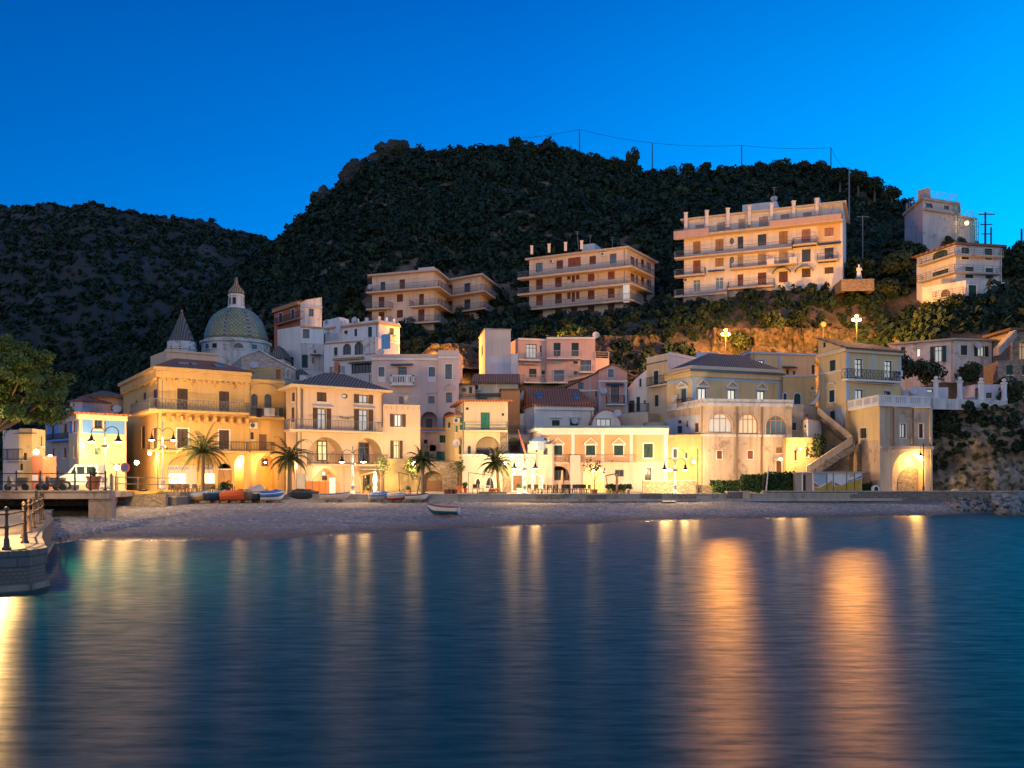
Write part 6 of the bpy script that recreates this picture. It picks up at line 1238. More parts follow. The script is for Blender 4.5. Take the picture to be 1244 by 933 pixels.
b.panel(0, 58, 515, 62, 537, bluew); b.panel(0, 66.5, 513, 71, 537, bluew); b.win(0, 62.5, 517, 66, 533, 'shut', brown); b.win(0, 77, 515, 81, 526, 'glass'); b.win(0, 77, 544, 80.5, 556.5, 'glass'); b.win(0, 63, 545, 66, 557, 'glass'); b.balcony(0, 56, 0, 82.5, 535, .6, .2, .6, 'bars', bluew, irondk); b.finish(); b.slab(b.zt, b.zt+.15, .2, grey)
b = Building('rust_house', 'long dusty orange house with a shallow brown roof behind the sky blue house', 'house', [(99, 106), (106, 103), (154, 105)], 3, zat(482.5, 103), plaster('wall_rust', (.46, .27, .17), .4)); b.vband(1, 106.3, 109, 484, 500, orangetile, .08); b.vband(1, 106, 153, 482.8, 484.5, orangetile, .1, 'frieze'); b.win(1, 135, 492.5, 138.5, 500, 'glass'); b.dish(1, 142, 497, .5); b.finish(); b.slab(b.zt+.02, b.zt+.2, .4, rf_brown); b.hip(b.zt+.2, .7, .1, rf_brown, .5, .1)
b = Building('small_salmon_house', 'tiny salmon house with a dark red roof behind the pine', 'house', [(85, 102), (100, 101)], 3, zat(487.5, 101), salmon, 4); b.win(0, 88.5, 490, 90.5, 494.5, 'glass', mull=0); b.finish(); b.hip(b.zt, .6, .2, rf_red, .5, .1)
b = Building('blue_terrace_house', 'low dusky blue terrace house half hidden by the pine', 'house', [(74, 101), (99, 99)], QZ, zat(496, 100), bluetrim, 1); b.win(0, 78, 500, 81, 506, 'glass', mull=0); b.finish()
b = Building('pale_gable_house', 'pale grey pink house end with a rounded roof beneath the pine', 'house', [(3.5, 72), (23, 71)], QZ-.3, zat(522, 71), plaster('wall_grey_pink', (.52, .46, .44), .3), 1.2); f = b.faces[0]; b.polys[0] = [(0, b.z0), (f.L, b.z0), (f.L, b.zt), (f.L*.4, b.zt), (f.L*.15, f.uv(8, 527)[1]), (0, f.uv(4, 540)[1])]; b.finish(False); b.balcony(0, 4, 0, 22.8, 559, .3, .1, .9, 'bars', grey, irondk)
b = Building('ochre_shed_house', 'yellow ochre house with a dark canopy and a barred window by the orange wall', 'house', [(23.2, 71), (39, 71), (55, 74)], QZ-.3, zat(520.5, 71), plaster('wall_streaky_ochre', (.60, .42, .2), .6), foot=[(55, 79), (25, 77)]); b.awning(0, 23.5, 525.5, 45, 528, rf_grey, .9); b.win(0, 28, 550, 32.5, 559, 'glass'); b.win(0, 24, 563, 28, 571.5, 'glass'); b.win(1, 49.5, 530, 51.5, 542, 'shut', dkgreen); b.finish()
b = Building('orange_wall', 'tall terracotta orange wall block with a notice, right of the ochre house', 'wall', [(38.5, 69.5), (52, 69)], QZ-.3, zat(554, 69), terracotta, 1.2); b.panel(0, 31+8.2, 577, 46, 584, wtrim, 'notice', .03); b.finish()
# ================================================================== sea wall, path, bridge at the left
EDGE = [(-60, 25.0), (-17.2, 25.5), (-15.4, 25.9), (-14.5, 26.6), (-14.5, 27.6), (-15.2, 28.8), (-17., 32), (-19.1, 36), (-21.4, 41), (-23.7, 45.8), (-26.2, 50), (-29.5, 57.0)]
PZ = 1.16
pth = MB(); n = len(EDGE); pth.add([(x, y, PZ) for x, y in EDGE]+[(-60, 57, PZ)], [tuple(range(n+1))])
m, nt, b_ = newmat('path_flagstones'); br = node(nt, 'ShaderNodeTexBrick', Scale=.9); nt.links.new(coords(nt), br.inputs['Vector'])
br.inputs['Color1'].default_value = (.36, .28, .19, 1); br.inputs['Color2'].default_value = (.27, .21, .15, 1); br.inputs['Mortar'].default_value = (.08, .065, .05, 1); br.inputs['Mortar Size'].default_value = .012
nt.links.new(br.outputs['Color'], b_.inputs['Base Color']); b_.inputs['Roughness'].default_value = .8; bump(nt, b_, noise(nt, coords(nt), 3, 6), .3, .03)
tag(pth.build('path', m), kind='structure')
def block_mat(name, c1, c2, sc, off=.5):
    m, nt, b_ = newmat(name); v = coords(nt); sx = nt.nodes.new('ShaderNodeSeparateXYZ'); nt.links.new(v, sx.inputs[0])
    ad = nt.nodes.new('ShaderNodeMath'); ad.operation = 'ADD'; nt.links.new(sx.outputs[0], ad.inputs[0]); nt.links.new(sx.outputs[1], ad.inputs[1])
    cb = nt.nodes.new('ShaderNodeCombineXYZ'); nt.links.new(ad.outputs[0], cb.inputs[0]); nt.links.new(sx.outputs[2], cb.inputs[1])
    br = node(nt, 'ShaderNodeTexBrick', Scale=sc); nt.links.new(cb.outputs[0], br.inputs['Vector'])
    br.inputs['Color1'].default_value = (*c1, 1); br.inputs['Color2'].default_value = (*c2, 1); br.inputs['Mortar'].default_value = (*mul(c1, .35), 1); br.inputs['Mortar Size'].default_value = .025
    c = mixc(nt, noise(nt, v, 2.5, 6), br.outputs['Color'], mul(c1, .55)); nt.links.new(c, b_.inputs['Base Color']); b_.inputs['Roughness'].default_value = .85
    bump(nt, b_, br.outputs['Fac'], -.5, .04); MATS[name] = m; return m
swr = empty('sea_wall', (-18, 30, 0), 'curved grey stone sea wall with block courses below the railed path', 'sea wall')
mb = MB(); cp = MB(); fo = MB()
for i, ((x0, y0), (x1, y1)) in enumerate(zip(EDGE, EDGE[1:])):
    f = Face((x0, y0), (x1, y1)); mb.fbox(f, -.01, f.L+.01, .18, .72, -.6, -.02); cp.fbox(f, -.02, f.L+.02, .724, PZ+.03, -.55, .03); fo.fbox(f, -.02, f.L+.02, -.8, .176, -.6, .1)
mb.build('wall_course', block_mat('blockwork', (.15, .13, .12), (.2, .17, .14), 2.2), swr); cp.build('coping', block_mat('coping_blocks', (.13, .12, .12), (.17, .15, .14), .75), swr); fo.build('footing', plaster('footing_stone', (.28, .24, .18), .8, (.1, .09, .06)), swr)
# railing along the path: one thing, its posts as parts
rl = empty('path_railing', (-17, 30, PZ), 'old iron railing with ball topped posts and two rails on the sea wall path', 'railing')
rustm = plaster('rusty_iron', (.10, .055, .03), .7, (.05, .028, .018)); rustm.node_tree.nodes['Principled BSDF'].inputs['Roughness'].default_value = .55
PO = [(-24, 25.9), (-19.3, 26.2), (-15.25, 26.75), (-16.1, 29.3), (-17.4, 31.6), (-18.75, 34.4), (-20.2, 37.4), (-21.8, 40.8), (-23.5, 44.4), (-25.3, 47.6), (-27, 50.4), (-28.8, 53.6)]
for x, y in PO:
    MB().lathe((x, y, PZ+.03), [(.13, 0), (.13, .06), (.09, .1), (.08, .3), (.055, .36), (.05, .62), (.068, .64), (.068, .72), (.046, .76), (.042, 1.02), (.068, 1.05), (.068, 1.1), (.03, 1.13), (.06, 1.18), (.07, 1.23), (.05, 1.29), (.01, 1.31)], 10).build('post', rustm, rl, True)
for h in (.68, 1.07): MB().tube([(x, y, PZ+.03+h) for x, y in PO], .032, 6).build('rail', rustm, rl)
# bridge
bst = plaster('bridge_stone', (.40, .32, .26), .9, (.20, .16, .13))
br_ = empty('stone_bridge', (-31, 57, 0), 'low stone bridge deck over a dark stream opening beside the path', 'bridge')
XE = -25.9
mb = MB().box(-60, -27.4, 57, 60, 1.86, 2.32); mb.box(-27.398, XE, 57, 57.9, 1.86, 2.32); mb.box(-60, XE+.12, 56.85, 57.2, 2.323, 2.4); mb.build('deck', bst, br_)
MB().box(-27.35, XE, 57.25, 58, -.4, 1.855).box(-27.9, -27.36, 57.3, 60, -.4, .55).build('pier', plaster('pier_stone', (.40, .30, .23), .7, (.22, .16, .12)), br_)
MB().box(-60, -27.36, 70, 70.5, -.5, 1.85).build('culvert_wall', rubble, br_)
tag(MB().add([(-60, 57.21, 2.405), (XE, 57.21, 2.405), (-29.4, 65, 2.3), (-31.9, 71.3, 2.12), (-27.0, 72., 2.0), (-27.6, 82.5, 1.75), (-60, 82.5, 1.9)], [(0, 1, 2, 3, 4, 5, 6)]).build('road', paving), kind='structure')
MB().box(-60, XE-4, 60.05, 69.9, 1.7, 2.1).build('culvert_roof', bst, br_)
MB().add([(XE, 57.3, 2.39), (-29.4, 65, 2.29), (-31.9, 71.3, 2.11), (-27, 72, 1.99), (-27.6, 82, 1.74), (XE, 57.3, -.3), (-29.4, 65, -.3), (-31.9, 71.3, .3), (-27, 72, .6), (-27.6, 82, .6)], [(0, 5, 6, 1), (1, 6, 7, 2), (2, 7, 8, 3), (3, 8, 9, 4)]).build('retaining_wall', rubble, br_)
rl2 = empty('bridge_railing', (-30, 57.3, 2.4), 'dark iron railing with two rails along the stone bridge deck', 'railing')
PO2 = [(G(x, 57.25)) for x in (-60, -12, 20, 49, 70, 91, 110, 128)]
for g in PO2: MB().lathe((g.x, g.y, 2.4), [(.1, 0), (.1, .08), (.06, .12), (.05, 1.1), (.08, 1.14), (.05, 1.24), (.01, 1.28)], 8).build('post', irondk, rl2)
for h in (.55, 1.08): MB().tube([(g.x, g.y, 2.4+h) for g in (PO2[0], PO2[-1])], .035, 6).build('rail', irondk, rl2)
rl3 = empty('quay_railing', (-28, 70, 2.2), 'pale lit railing along the quay from the bridge to the gelateria', 'railing')
pts = [Vector((XE-.1, 57.6, 2.4)), Vector((-29.5, 65.1, 2.3)), Vector((-31.8, 71.5, 2.12)), Vector((-27.2, 72.2, 2.0))]
for a, c in zip(pts, pts[1:]):
    for k in range(3): q = a.lerp(c, k/3); MB().bar(q, q+Vector((0, 0, 1.1)), .07).build('post', iron, rl3)
for h in (.55, 1.08): MB().tube([p+Vector((0, 0, h)) for p in pts], .035, 6).build('rail', iron, rl3)

# ================================================================== cliff and breakwater, right
xs = np.linspace(1126, 1330, 110); ts = np.linspace(0, 1, 60); XX, TT = np.meshgrid(xs, ts)
D0 = 88.0-(XX-1126)*.012; tz = np.interp(XX, [1126, 1150, 1225, 1330], [9.6, 9.8, 10.2, 12.0]); Zc = .8+TT*(tz-.8)
Dc = D0+TT**1.5*(1.2+(XX-1126)*.006)+fbm(XX*.08, Zc*1.1, 5, 5, 33)*.5*np.clip(np.minimum(TT*6, (1-TT)*8+.2), 0, 1)+rng.normal(0, .05, XX.shape)
Dc = Dc-np.exp(-((XX-1195-TT*25)/26)**2)*(1-TT)*1.6
V = np.stack([(XX-CX)*D0/F, Dc, Zc], -1).reshape(-1, 3); h_, w_ = XX.shape; idx = np.arange(h_*w_).reshape(h_, w_)
Q = np.stack([idx[:-1, :-1], idx[:-1, 1:], idx[1:, 1:], idx[1:, :-1]], -1).reshape(-1, 4)
cliffm = rock('cliff_rock', (.30, .24, .18), (.44, .37, .30), .55)
cl = tag(npmesh('cliff', V, Q, cliffm), kind='structure')
g = np.random.default_rng(5); pts = []
for k in range(150):
    i = g.integers(0, w_); j = int(h_*min(.99, g.uniform(.25, 1)**.8)); p = V.reshape(h_, w_, 3)[j, i]
    if xs[i] > 1185 and j < h_*.5: continue
    pts.append((p[0], p[1]-.1, p[2]-.2, g.uniform(.25, .75), g.uniform(0, .35)))
tag(scatter('hanging_scrub', [p[:3] for p in pts], [p[3] for p in pts], [p[4] for p in pts], 100, .26, 5, seed=12), label='dark trailing scrub hanging over the cliff below the columned terrace', cat='scrub', kind='stuff')
def boulder(seed, r=1.):
    bm = bmesh.new(); bmesh.ops.create_icosphere(bm, subdivisions=2, radius=r); g = random.Random(seed)
    pl = [(Vector((g.uniform(-1, 1), g.uniform(-1, 1), g.uniform(-.7, 1))).normalized(), g.uniform(.5, .8)*r) for _ in range(9)]
    for v in bm.verts:
        for nn, d in pl:
            e = v.co.dot(nn)-d
            if e > 0: v.co -= nn*e
        v.co *= 1+g.uniform(-.03, .03)
    me = bpy.data.meshes.new('boulder'); bm.to_mesh(me); bm.free(); me.materials.append(rock('boulder_rock', (.38, .36, .33), (.55, .52, .48), .9)); return me
BM = [boulder(i) for i in range(7)]; g = random.Random(4); first = True
for k in range(96):
    x = 1118+g.random()**.75*150; t = g.random(); D = 75.+ (1244-x)*.01+t*8.; D = max(D, waterY((x-CX)*D/F)-1.0+0*t); s = g.uniform(.5, 1.25)*(1. if x > 1150 else .65)
    zz = -.15+1.45*max(0, t-.05)*min(1, (x-1105)/70)
    gg = G(x, D); o = bpy.data.objects.new('boulder', BM[g.randrange(7)]); link(o); o.location = (gg.x, gg.y, zz+s*.2); o.rotation_euler = (g.uniform(-.5, .5), g.uniform(-.5, .5), g.uniform(0, 6)); o.scale = (s*g.uniform(.9, 1.35), s, s*g.uniform(.65, .95))
    tag(o, 'grey boulder lying in the heaped breakwater at the right end of the beach', 'boulder', 'boulders of the breakwater')

# ================================================================== low walls along the beach edge
def lowwall(x0, x1, y0, y1, label, mat=None, dep=.9, D=None, name='stone_wall'):
    xm = (x0+x1)/2; X = (xm-CX)*79/F; D0 = D or (quayY(X)-.3)
    f = Face(G(x0, D0), G(x1, D0)); v0 = zat(y1, D0); v1 = zat(y0, D0)
    r = empty(name, (f.at(f.L/2, 0).x, D0, v0), label, 'wall'); MB().fbox(f, 0, f.L, v0-.25, v1, -dep, 0).build('wall_body', mat or rubble, r); MB().fbox(f, -.04, f.L+.04, v1+.002, v1+.09, -dep-.04, .05).build('coping', plaster('kerb_stone', (.42, .38, .32), .6), r); return r
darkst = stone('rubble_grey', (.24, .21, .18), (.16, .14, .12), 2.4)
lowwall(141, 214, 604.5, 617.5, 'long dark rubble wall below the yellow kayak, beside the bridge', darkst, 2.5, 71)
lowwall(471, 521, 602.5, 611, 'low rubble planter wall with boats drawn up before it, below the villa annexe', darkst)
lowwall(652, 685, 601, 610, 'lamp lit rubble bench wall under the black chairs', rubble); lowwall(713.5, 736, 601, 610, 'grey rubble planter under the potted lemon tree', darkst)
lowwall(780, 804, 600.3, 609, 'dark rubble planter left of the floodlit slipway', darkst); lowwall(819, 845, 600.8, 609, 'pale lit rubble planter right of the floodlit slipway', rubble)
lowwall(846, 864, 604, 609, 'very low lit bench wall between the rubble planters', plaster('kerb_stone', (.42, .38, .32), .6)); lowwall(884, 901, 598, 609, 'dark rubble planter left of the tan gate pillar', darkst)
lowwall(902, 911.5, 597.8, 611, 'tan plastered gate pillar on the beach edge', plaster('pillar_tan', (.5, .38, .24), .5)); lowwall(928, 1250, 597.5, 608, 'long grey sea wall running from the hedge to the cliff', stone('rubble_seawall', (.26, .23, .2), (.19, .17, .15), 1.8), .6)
lowwall(781, 846, 584.5, 600, 'pale rubble garden wall behind the slipway lamp', rubble, .4, 84.5); lowwall(846, 905, 590, 600.5, 'rubble garden wall under the clipped low hedge', rubble, .5, 85.5)
o = MB().add([(*G(804.5, 77.8), 1.0), (*G(822, 77.8), 1.0), (*G(815, 84), QZ+.02), (*G(803, 84), QZ+.02)], [(0, 1, 2, 3)]).build('slipway_path', paving); tag(o, kind='structure')

# ================================================================== lamps
LI = {}
def light(name, loc, power, col=(1., .60, .24), r=.12, parent=None):
    key = (name, power, col)
    if key not in LI:
        l = bpy.data.lights.new(name, 'POINT'); l.energy = power*1.3; l.color = col; l.shadow_soft_size = r; LI[key] = l
    o = bpy.data.objects.new(name, LI[key]); link(o); o.location = loc
    if parent: o.parent = parent; o.location = Vector(loc)-parent.location
    return o
lampiron = flat('lamp_grey_paint', (.42, .42, .40), .5, .1); bulbm = emit('lamp_bulb', (1., .72, .34), 22.); bulbo = emit('lamp_bulb_sodium', (1., .52, .12), 14.); bulbw = emit('lamp_bulb_hot', (1., .78, .45), 30.)
def street_lamp(x, D, ytop, ybase, label, power, z=None):
    z0 = QZ if z is None else z; g = G(x, D); H = zat(ytop, D)-z0
    r = empty('street_lamp', (g.x, g.y, z0), label, 'street lamp', 'double armed street lamps on the quay')
    MB().lathe((g.x, g.y, z0), [(.34, 0), (.34, .18), (.2, .24), (.17, .7), (.22, .76), (.11, .9), (.075, 1.6), (.1, 1.66), (.065, 1.75), (.055, H*.72), (.09, H*.73), (.05, H*.75), (.04, H*.93), (.09, H*.95), (.03, H*.97), (.01, H)], 12).build('pole', lampiron, r, True)
    for s in (-1, 1):
        R_ = .47; cz = z0+H*.80; pts = [(g.x+s*.05, g.y, cz-.35)]+[(g.x+s*(R_+.02-R_*math.cos(t)), g.y, cz+R_*math.sin(t)*.95) for t in np.linspace(.0, 3.6, 16)]
        pts += [(g.x+s*(R_+.02+.3*math.cos(t)), g.y, cz-.05+.22*math.sin(t)) for t in np.linspace(0, -3.8, 8)][2:6] if False else []
        MB().tube(pts, .028, 6).build('arm', irondk, r)
        lx = g.x+s*(2*R_+.0); lz = cz-.18
        sh = MB().lathe((lx, g.y, lz), [(.30, -.42), (.27, -.36), (.12, -.22), (.09, -.05), (.05, .06), (.03, .12)], 12).build('lamp_shade', irondk, r)
        MB().lathe((lx, g.y, lz), [(.24, -.425), (.2, -.47), (.08, -.5)], 12).build('bulb', bulbm, sh)
        light('street_light', (lx, g.y, lz-.72), 420, parent=r)
    fl = MB()
    for s in (-1, 1): fl.box(g.x+s*.12-.1, g.x+s*.12+.1, g.y-.08, g.y+.1, z0+H*.6, z0+H*.6+.16)
    fl.build('floodlight', lampiron, r)
    if ('spot', power) not in LI:
        l = bpy.data.lights.new('floodlight_beam', 'SPOT'); l.energy = power*3.9; l.color = (1., .63, .27); l.shadow_soft_size = .15; l.spot_size = math.radians(160); l.spot_blend = .5; LI[('spot', power)] = l
    o = bpy.data.objects.new('floodlight_beam', LI[('spot', power)]); link(o); o.parent = r; o.location = (0, .25, H*.6+.08); o.rotation_euler = Vector((0, -.95, -.2)).to_track_quat('Z', 'Y').to_euler()
    return r
street_lamp(197.5, 77, 509, 600, 'tall lit double armed street lamp before the gelateria', 520, QZ+.5)
street_lamp(127.5, 62, 509, 597, 'double armed street lamp rising behind the big terracotta pot', 420, 2.4)
street_lamp(428.5, 77.6, 540.5, 607, 'double armed street lamp before the villa', 560)
street_lamp(637.5, 79, 551, 606, 'double armed street lamp by the restaurant doorway', 560)
street_lamp(820, 80.5, 553.5, 602, 'double armed street lamp by the floodlit slipway', 560)
def wall_lamp(x, y, D, power, label, col=(1., .60, .24), r=.16, bulb=None, name='wall_lamp', off=.0, poly=None, lr=.15):
    p = P(x, y, D); o = empty(name, p, label, 'lamp')
    MB().ball(p, r, 10, 6).build('bulb', bulb or bulbw, o, True); MB().bar(p+Vector((0, .0, r*.8)), p+Vector((0, .35, r*1.6)), .05).build('bracket', irondk, o)
    light('lamp_light_%d' % int(power), p+Vector((0, -.5-r, 0)), power, col, lr, parent=o); return o
Y_ = (1., .62, .20)
wall_lamp(182, 551, 84.5, 520, 'round lamp on the left corner of the ochre palazzo'); wall_lamp(294, 562, 90.2, 330, 'ceiling lamp inside the glowing arch of the ochre palazzo', r=.12); wall_lamp(322, 562, 90, 120, 'small lamp inside the right arch of the palazzo wing', r=.1)
wall_lamp(100, 541, 82.4, 260, 'bright bulb on the cream corner of the sky blue house'); wall_lamp(61, 555, 70, 420, 'white globe lamp by the orange wall'); wall_lamp(44, 549, 68.2, 130, 'heart shaped cluster lamp on the orange wall', r=.2)
wall_lamp(361, 566, 87.5, 330, 'bright lamp in the gap between palazzo wing and villa'); wall_lamp(503, 563, 90.2, 520, 'bare lamp glaring in the vine on the annexe wall', r=.22); wall_lamp(614.5, 562, 87.4, 420, 'lamp blazing on the rubble pier by the restaurant door')
wall_lamp(721, 572, 91.2, 260, 'lamp hidden in the yellow glowing arch', col=(1., .72, .12)); wall_lamp(813.5, 571, 87, 300, 'flood lamp on the pale wall corner behind the slipway'); wall_lamp(843, 561, 87.5, 260, 'lamp on the ochre stained wall left of the arcade corner')
wall_lamp(948.5, 558, 87.4, 260, 'lamp beside the brown door of the arcade terrace', r=.13); wall_lamp(972, 545, 87.4, 300, 'lantern on the floodlit wall', r=.13)
wall_lamp(103, 570, 70, 260, 'lamp glaring behind the parked white van'); wall_lamp(142, 568, 80, 420, 'bright lamp in the lane between the sky blue house and the palazzo', r=.25); wall_lamp(166, 562, 79, 330, 'bright lamp by the left side of the palazzo entrance', r=.2)
wall_lamp(393, 575, 88, 90, 'dim lamp in the left ground arch of the villa', r=.08)
wall_lamp(595.5, 386, 159, 260, 'lamp glowing under the right balcony of the leftmost apartment block', r=.3); wall_lamp(1174.5, 271, 149, 35, 'orange bulb on the scaffolded building', r=.3, bulb=bulbo); wall_lamp(1227.5, 306, 138, 50, 'orange bulb among the trees right of the hillside villa', r=.3, bulb=bulbo)
# lamps on the hill road: a post with three globes
def globe_lamp(x, y, D, label, power):
    p = P(x, y, D); z0 = ground(p.x, p.y)-.2; o = empty('globe_lamp', (p.x, p.y, z0), label, 'street lamp', 'three globe lamps on the hill road')
    MB().tube([(p.x, p.y, z0), (p.x, p.y, p.z+.2)], .07, 8).build('pole', irondk, o)
    for dx, dz in ((-.42, 0), (.42, 0), (0, .5)):
        MB().ball((p.x+dx, p.y, p.z+dz), .2, 12, 8).build('globe', bulbo, o, True); MB().bar((p.x, p.y, p.z-.25), (p.x+dx, p.y, p.z+dz-.18), .05).build('arm', irondk, o)
    light('hill_light', (p.x, p.y-.9, p.z+.1), power, (1., .40, .055), 1.0, parent=o)
globe_lamp(881.5, 406, 116.5, 'three globe street lamp on the hill road behind the dark hipped roof', 13000)
globe_lamp(1040.5, 388.5, 116, 'three globe street lamp on the hill road above the mustard house roof', 13000)
globe_lamp(690, 418, 131, 'three globe street lamp hidden behind the salmon house', 9000); globe_lamp(520, 438, 121, 'unseen globe lamp added behind the pink house roof to light the apartments', 6000)  # both out of sight, added to light the balcony undersides from below
# the lamp on the path just beside the view, which throws the railing's shadows
def path_lamp(X, Y, label, power, H=5.2):
    o = empty('path_lamp', (X, Y, PZ), label, 'street lamp'); MB().lathe((X, Y, PZ), [(.25, 0), (.2, .5), (.08, .7), (.06, H-.3), (.03, H)], 10).build('pole', irondk, o)
    MB().ball((X, Y-.3, PZ+H), .22, 10, 6).build('globe', bulbw, o, True); light('path_light', (X, Y-.75, PZ+H-.1), power, (1., .62, .24), .12, parent=o)
path_lamp(-19.3, 31., 'globe street lamp on the sea wall path by the railing', 6000); path_lamp(-31.9, 53, 'globe street lamp under the umbrella pine at the bridge', 560, 5.0)
# right end: tall single lamp before the bastion arch
g = G(1122, 84.6); o = empty('tall_lamp', (g.x, g.y, QZ), 'tall dark single lamp post before the lit bastion arch', 'street lamp')
MB().lathe((g.x, g.y, QZ), [(.12, 0), (.1, .6), (.06, .7), (.05, zat(540, 84.6)-QZ), (.01, zat(538, 84.6)-QZ)], 8).build('pole', irondk, o); a = P(1122, 543, 84.6); c = P(1118.5, 553, 84.6)
MB().tube([a, (c.x, c.y, a.z+.1), (c.x, c.y, c.z+.25)], .03, 6).build('arm', irondk, o); MB().lathe((c.x, c.y, c.z), [(.24, -.1), (.1, .15), (.03, .3)], 10).build('lamp_shade', irondk, o); MB().ball(c+Vector((0, 0, -.12)), .13).build('bulb', bulbw, o); light('bastion_light', c+Vector((0, .35, -.5)), 420, (1., .56, .14), .1, parent=o)

# ================================================================== palms, pine, plants
palmleaf = leafmat('palm_leaf', (.05, .065, .018), (.17, .17, .05)); bark = plaster('palm_bark', (.20, .14, .09), .8, (.07, .05, .03))
def frond(mb, base, az, el, Lf, droop, n=15, wl=.55):
    d = Vector((math.cos(az)*math.cos(el), math.sin(az)*math.cos(el), math.sin(el))); p = Vector(base); side = Vector((-math.sin(az), math.cos(az), 0)); pts = [p.copy()]
    for i in range(n):
        d = (d+Vector((0, 0, -droop*(.35+i/n)))).normalized(); p = p+d*(Lf/n); pts.append(p.copy())
    for i in range(1, n+1):
        a, c = pts[i-1], pts[i]; t = i/n; l = wl*math.sin(min(1, t*1.15+.12)*math.pi)**.6+.05; dd = (c-a).normalized()
        for s in (-1, 1):
            for q in (0., .5):
                o = a.lerp(c, q); tip = o+side*s*l*.8+dd*l*.55+Vector((0, 0, -l*.45+random.uniform(-.05, .05))); w_ = dd*(.045)
                mb.add([o-w_, o+w_, tip], [(0, 1, 2)])
    mb.tube(pts, [.028*(1-i/(n+1))+.004 for i in range(n+1)], 4, False)
def palm(x, D, yc, ybase, rpx, label, nf=22, z=None, lean=.0, trunk=.17, droop=.19):
    nf += 10
    z0 = QZ if z is None else z; g = G(x, D); H = zat(yc, D)-z0; Lf = rpx*D/F*1.28; r = empty('palm_tree', (g.x, g.y, z0), label, 'palm tree')
    pts = [(g.x+lean*(i/6)**2, g.y, z0+H*i/6) for i in range(7)]
    t = MB().tube(pts, [trunk*1.35]+[trunk*(1.05-.2*i/6+.12*(i == 6)) for i in range(1, 7)], 10); t.build('trunk', bark, r)
    mb = MB(); top = pts[-1]
    for k in range(nf):
        a = k*2.39996+random.uniform(-.2, .2); el = 1.3-1.7*(k/nf)+random.uniform(-.1, .1); frond(mb, (top[0], top[1], top[2]), a, el, Lf*random.uniform(.85, 1.1), droop*random.uniform(.8, 1.3), wl=.34*Lf**.5*.75)
    mb.build('crown', palmleaf, r); return r
palm(246.5, 79.5, 548, 602, 38, 'large feathery palm before the gelateria shop front', 26); palm(352, 79, 556, 603, 31, 'dark trunked palm between the palazzo wing and the villa', 22, trunk=.2)
palm(514, 80, 560, 604, 22, 'small palm before the rubble stone archway', 18, lean=-.1); palm(606, 80, 562, 606, 27, 'leaning palm before the restaurant with the oval sign', 22, lean=-.25)
palm(273, 78.5, 591, 603, 9, 'tiny squat palm beside the orange covered boat', 14, trunk=.16)
def agave(x, y, D, r, label, z=None, n=14):
    z0 = QZ if z is None else z; g = G(x, D); o = empty('agave_plant', (g.x, g.y, z0), label, 'plant'); mb = MB()
    for k in range(n):
        a = k*2.39996; el = .3+1.1*(k/n); Lr = r*random.uniform(.8, 1.1); d = Vector((math.cos(a)*math.cos(el), math.sin(a)*math.cos(el), math.sin(el))); s = Vector((-math.sin(a), math.cos(a), 0))*.06*r/.6; p = Vector((g.x, g.y, z0+.05))
        m_ = p+d*Lr*.5; t = p+d*Lr+Vector((0, 0, -.08)); mb.add([p-s, p+s, m_+s*.9, m_-s*.9, t], [(0, 1, 2, 3), (3, 2, 4)])
    mb.build('leaves', leafmat('agave_leaf', (.04, .07, .035), (.10, .15, .07)), o); return o
def crown_obj(name, parent, c, r, lobes, n, leaf, flat_, seed, mat, tint=0.):
    v, t = crown_quads(r, lobes, n, leaf, flat_, seed); off = Vector(c)-parent.location
    return npmesh(name, v+np.array(off), np.arange(len(v)).reshape(-1, 4), mat, np.clip(t+tint, 0, 1), parent)
# umbrella pine at the left edge
pinem = leafmat('pine_needles', (.04, .085, .02), (.13, .17, .045)); pb = P(-22, 470, 55)
pn = empty('umbrella_pine', (-32.6, 55.5, PZ), 'broad umbrella pine with lamp lit branches at the left edge', 'pine tree')
MB().tube([(-32.6, 55.5, PZ), (-32.3, 55.3, 4.5), (-32.6, 55.2, 6.2), (-32.2, 55, 7.2)], [.34, .28, .24, .18], 10).build('trunk', bark, pn)
mb = MB()
for tx, ty, tz in ((-30.6, 55, 9.2), (-29.6, 54.5, 8.6), (-31.5, 56, 9.6), (-33.5, 54.5, 9.4), (-34.4, 56, 9), (-30.2, 56.4, 8.9), (-28.9, 55.4, 8.3)):
    p0 = Vector((-32.45, 55.2, 5.9)); p1 = Vector((tx, ty, tz)); mb.tube([p0, p0.lerp(p1, .5)+Vector((0, 0, -.25)), p1], [.13, .09, .03], 6)
mb.build('branches', bark, pn)
pc = P(14, 462, 55); VV = []; TT = []
for k in range(170):
    a = random.uniform(0, 6.28); rr = math.sqrt(random.random()); dz = (1-rr*rr)**.5; px_, pz_ = rr*math.cos(a), 0
    cx_ = pc.x-1.6+math.cos(a)*rr*4.6; cy_ = pc.y+math.sin(a)*rr*3.2; top = 9.2+2.7*dz; cz_ = random.uniform(7.0, top)
    v, t = crown_quads(random.uniform(.6, 1.05), 5, 480, .078, .75, 300+k); VV.append(v+np.array([cx_, cy_, cz_])-np.array(pn.location)); TT.append(t*.8+random.uniform(0, .25))
VV = np.concatenate(VV); npmesh('crown', VV, np.arange(len(VV)).reshape(-1, 4), pinem, np.clip(np.concatenate(TT), 0, 1), pn)
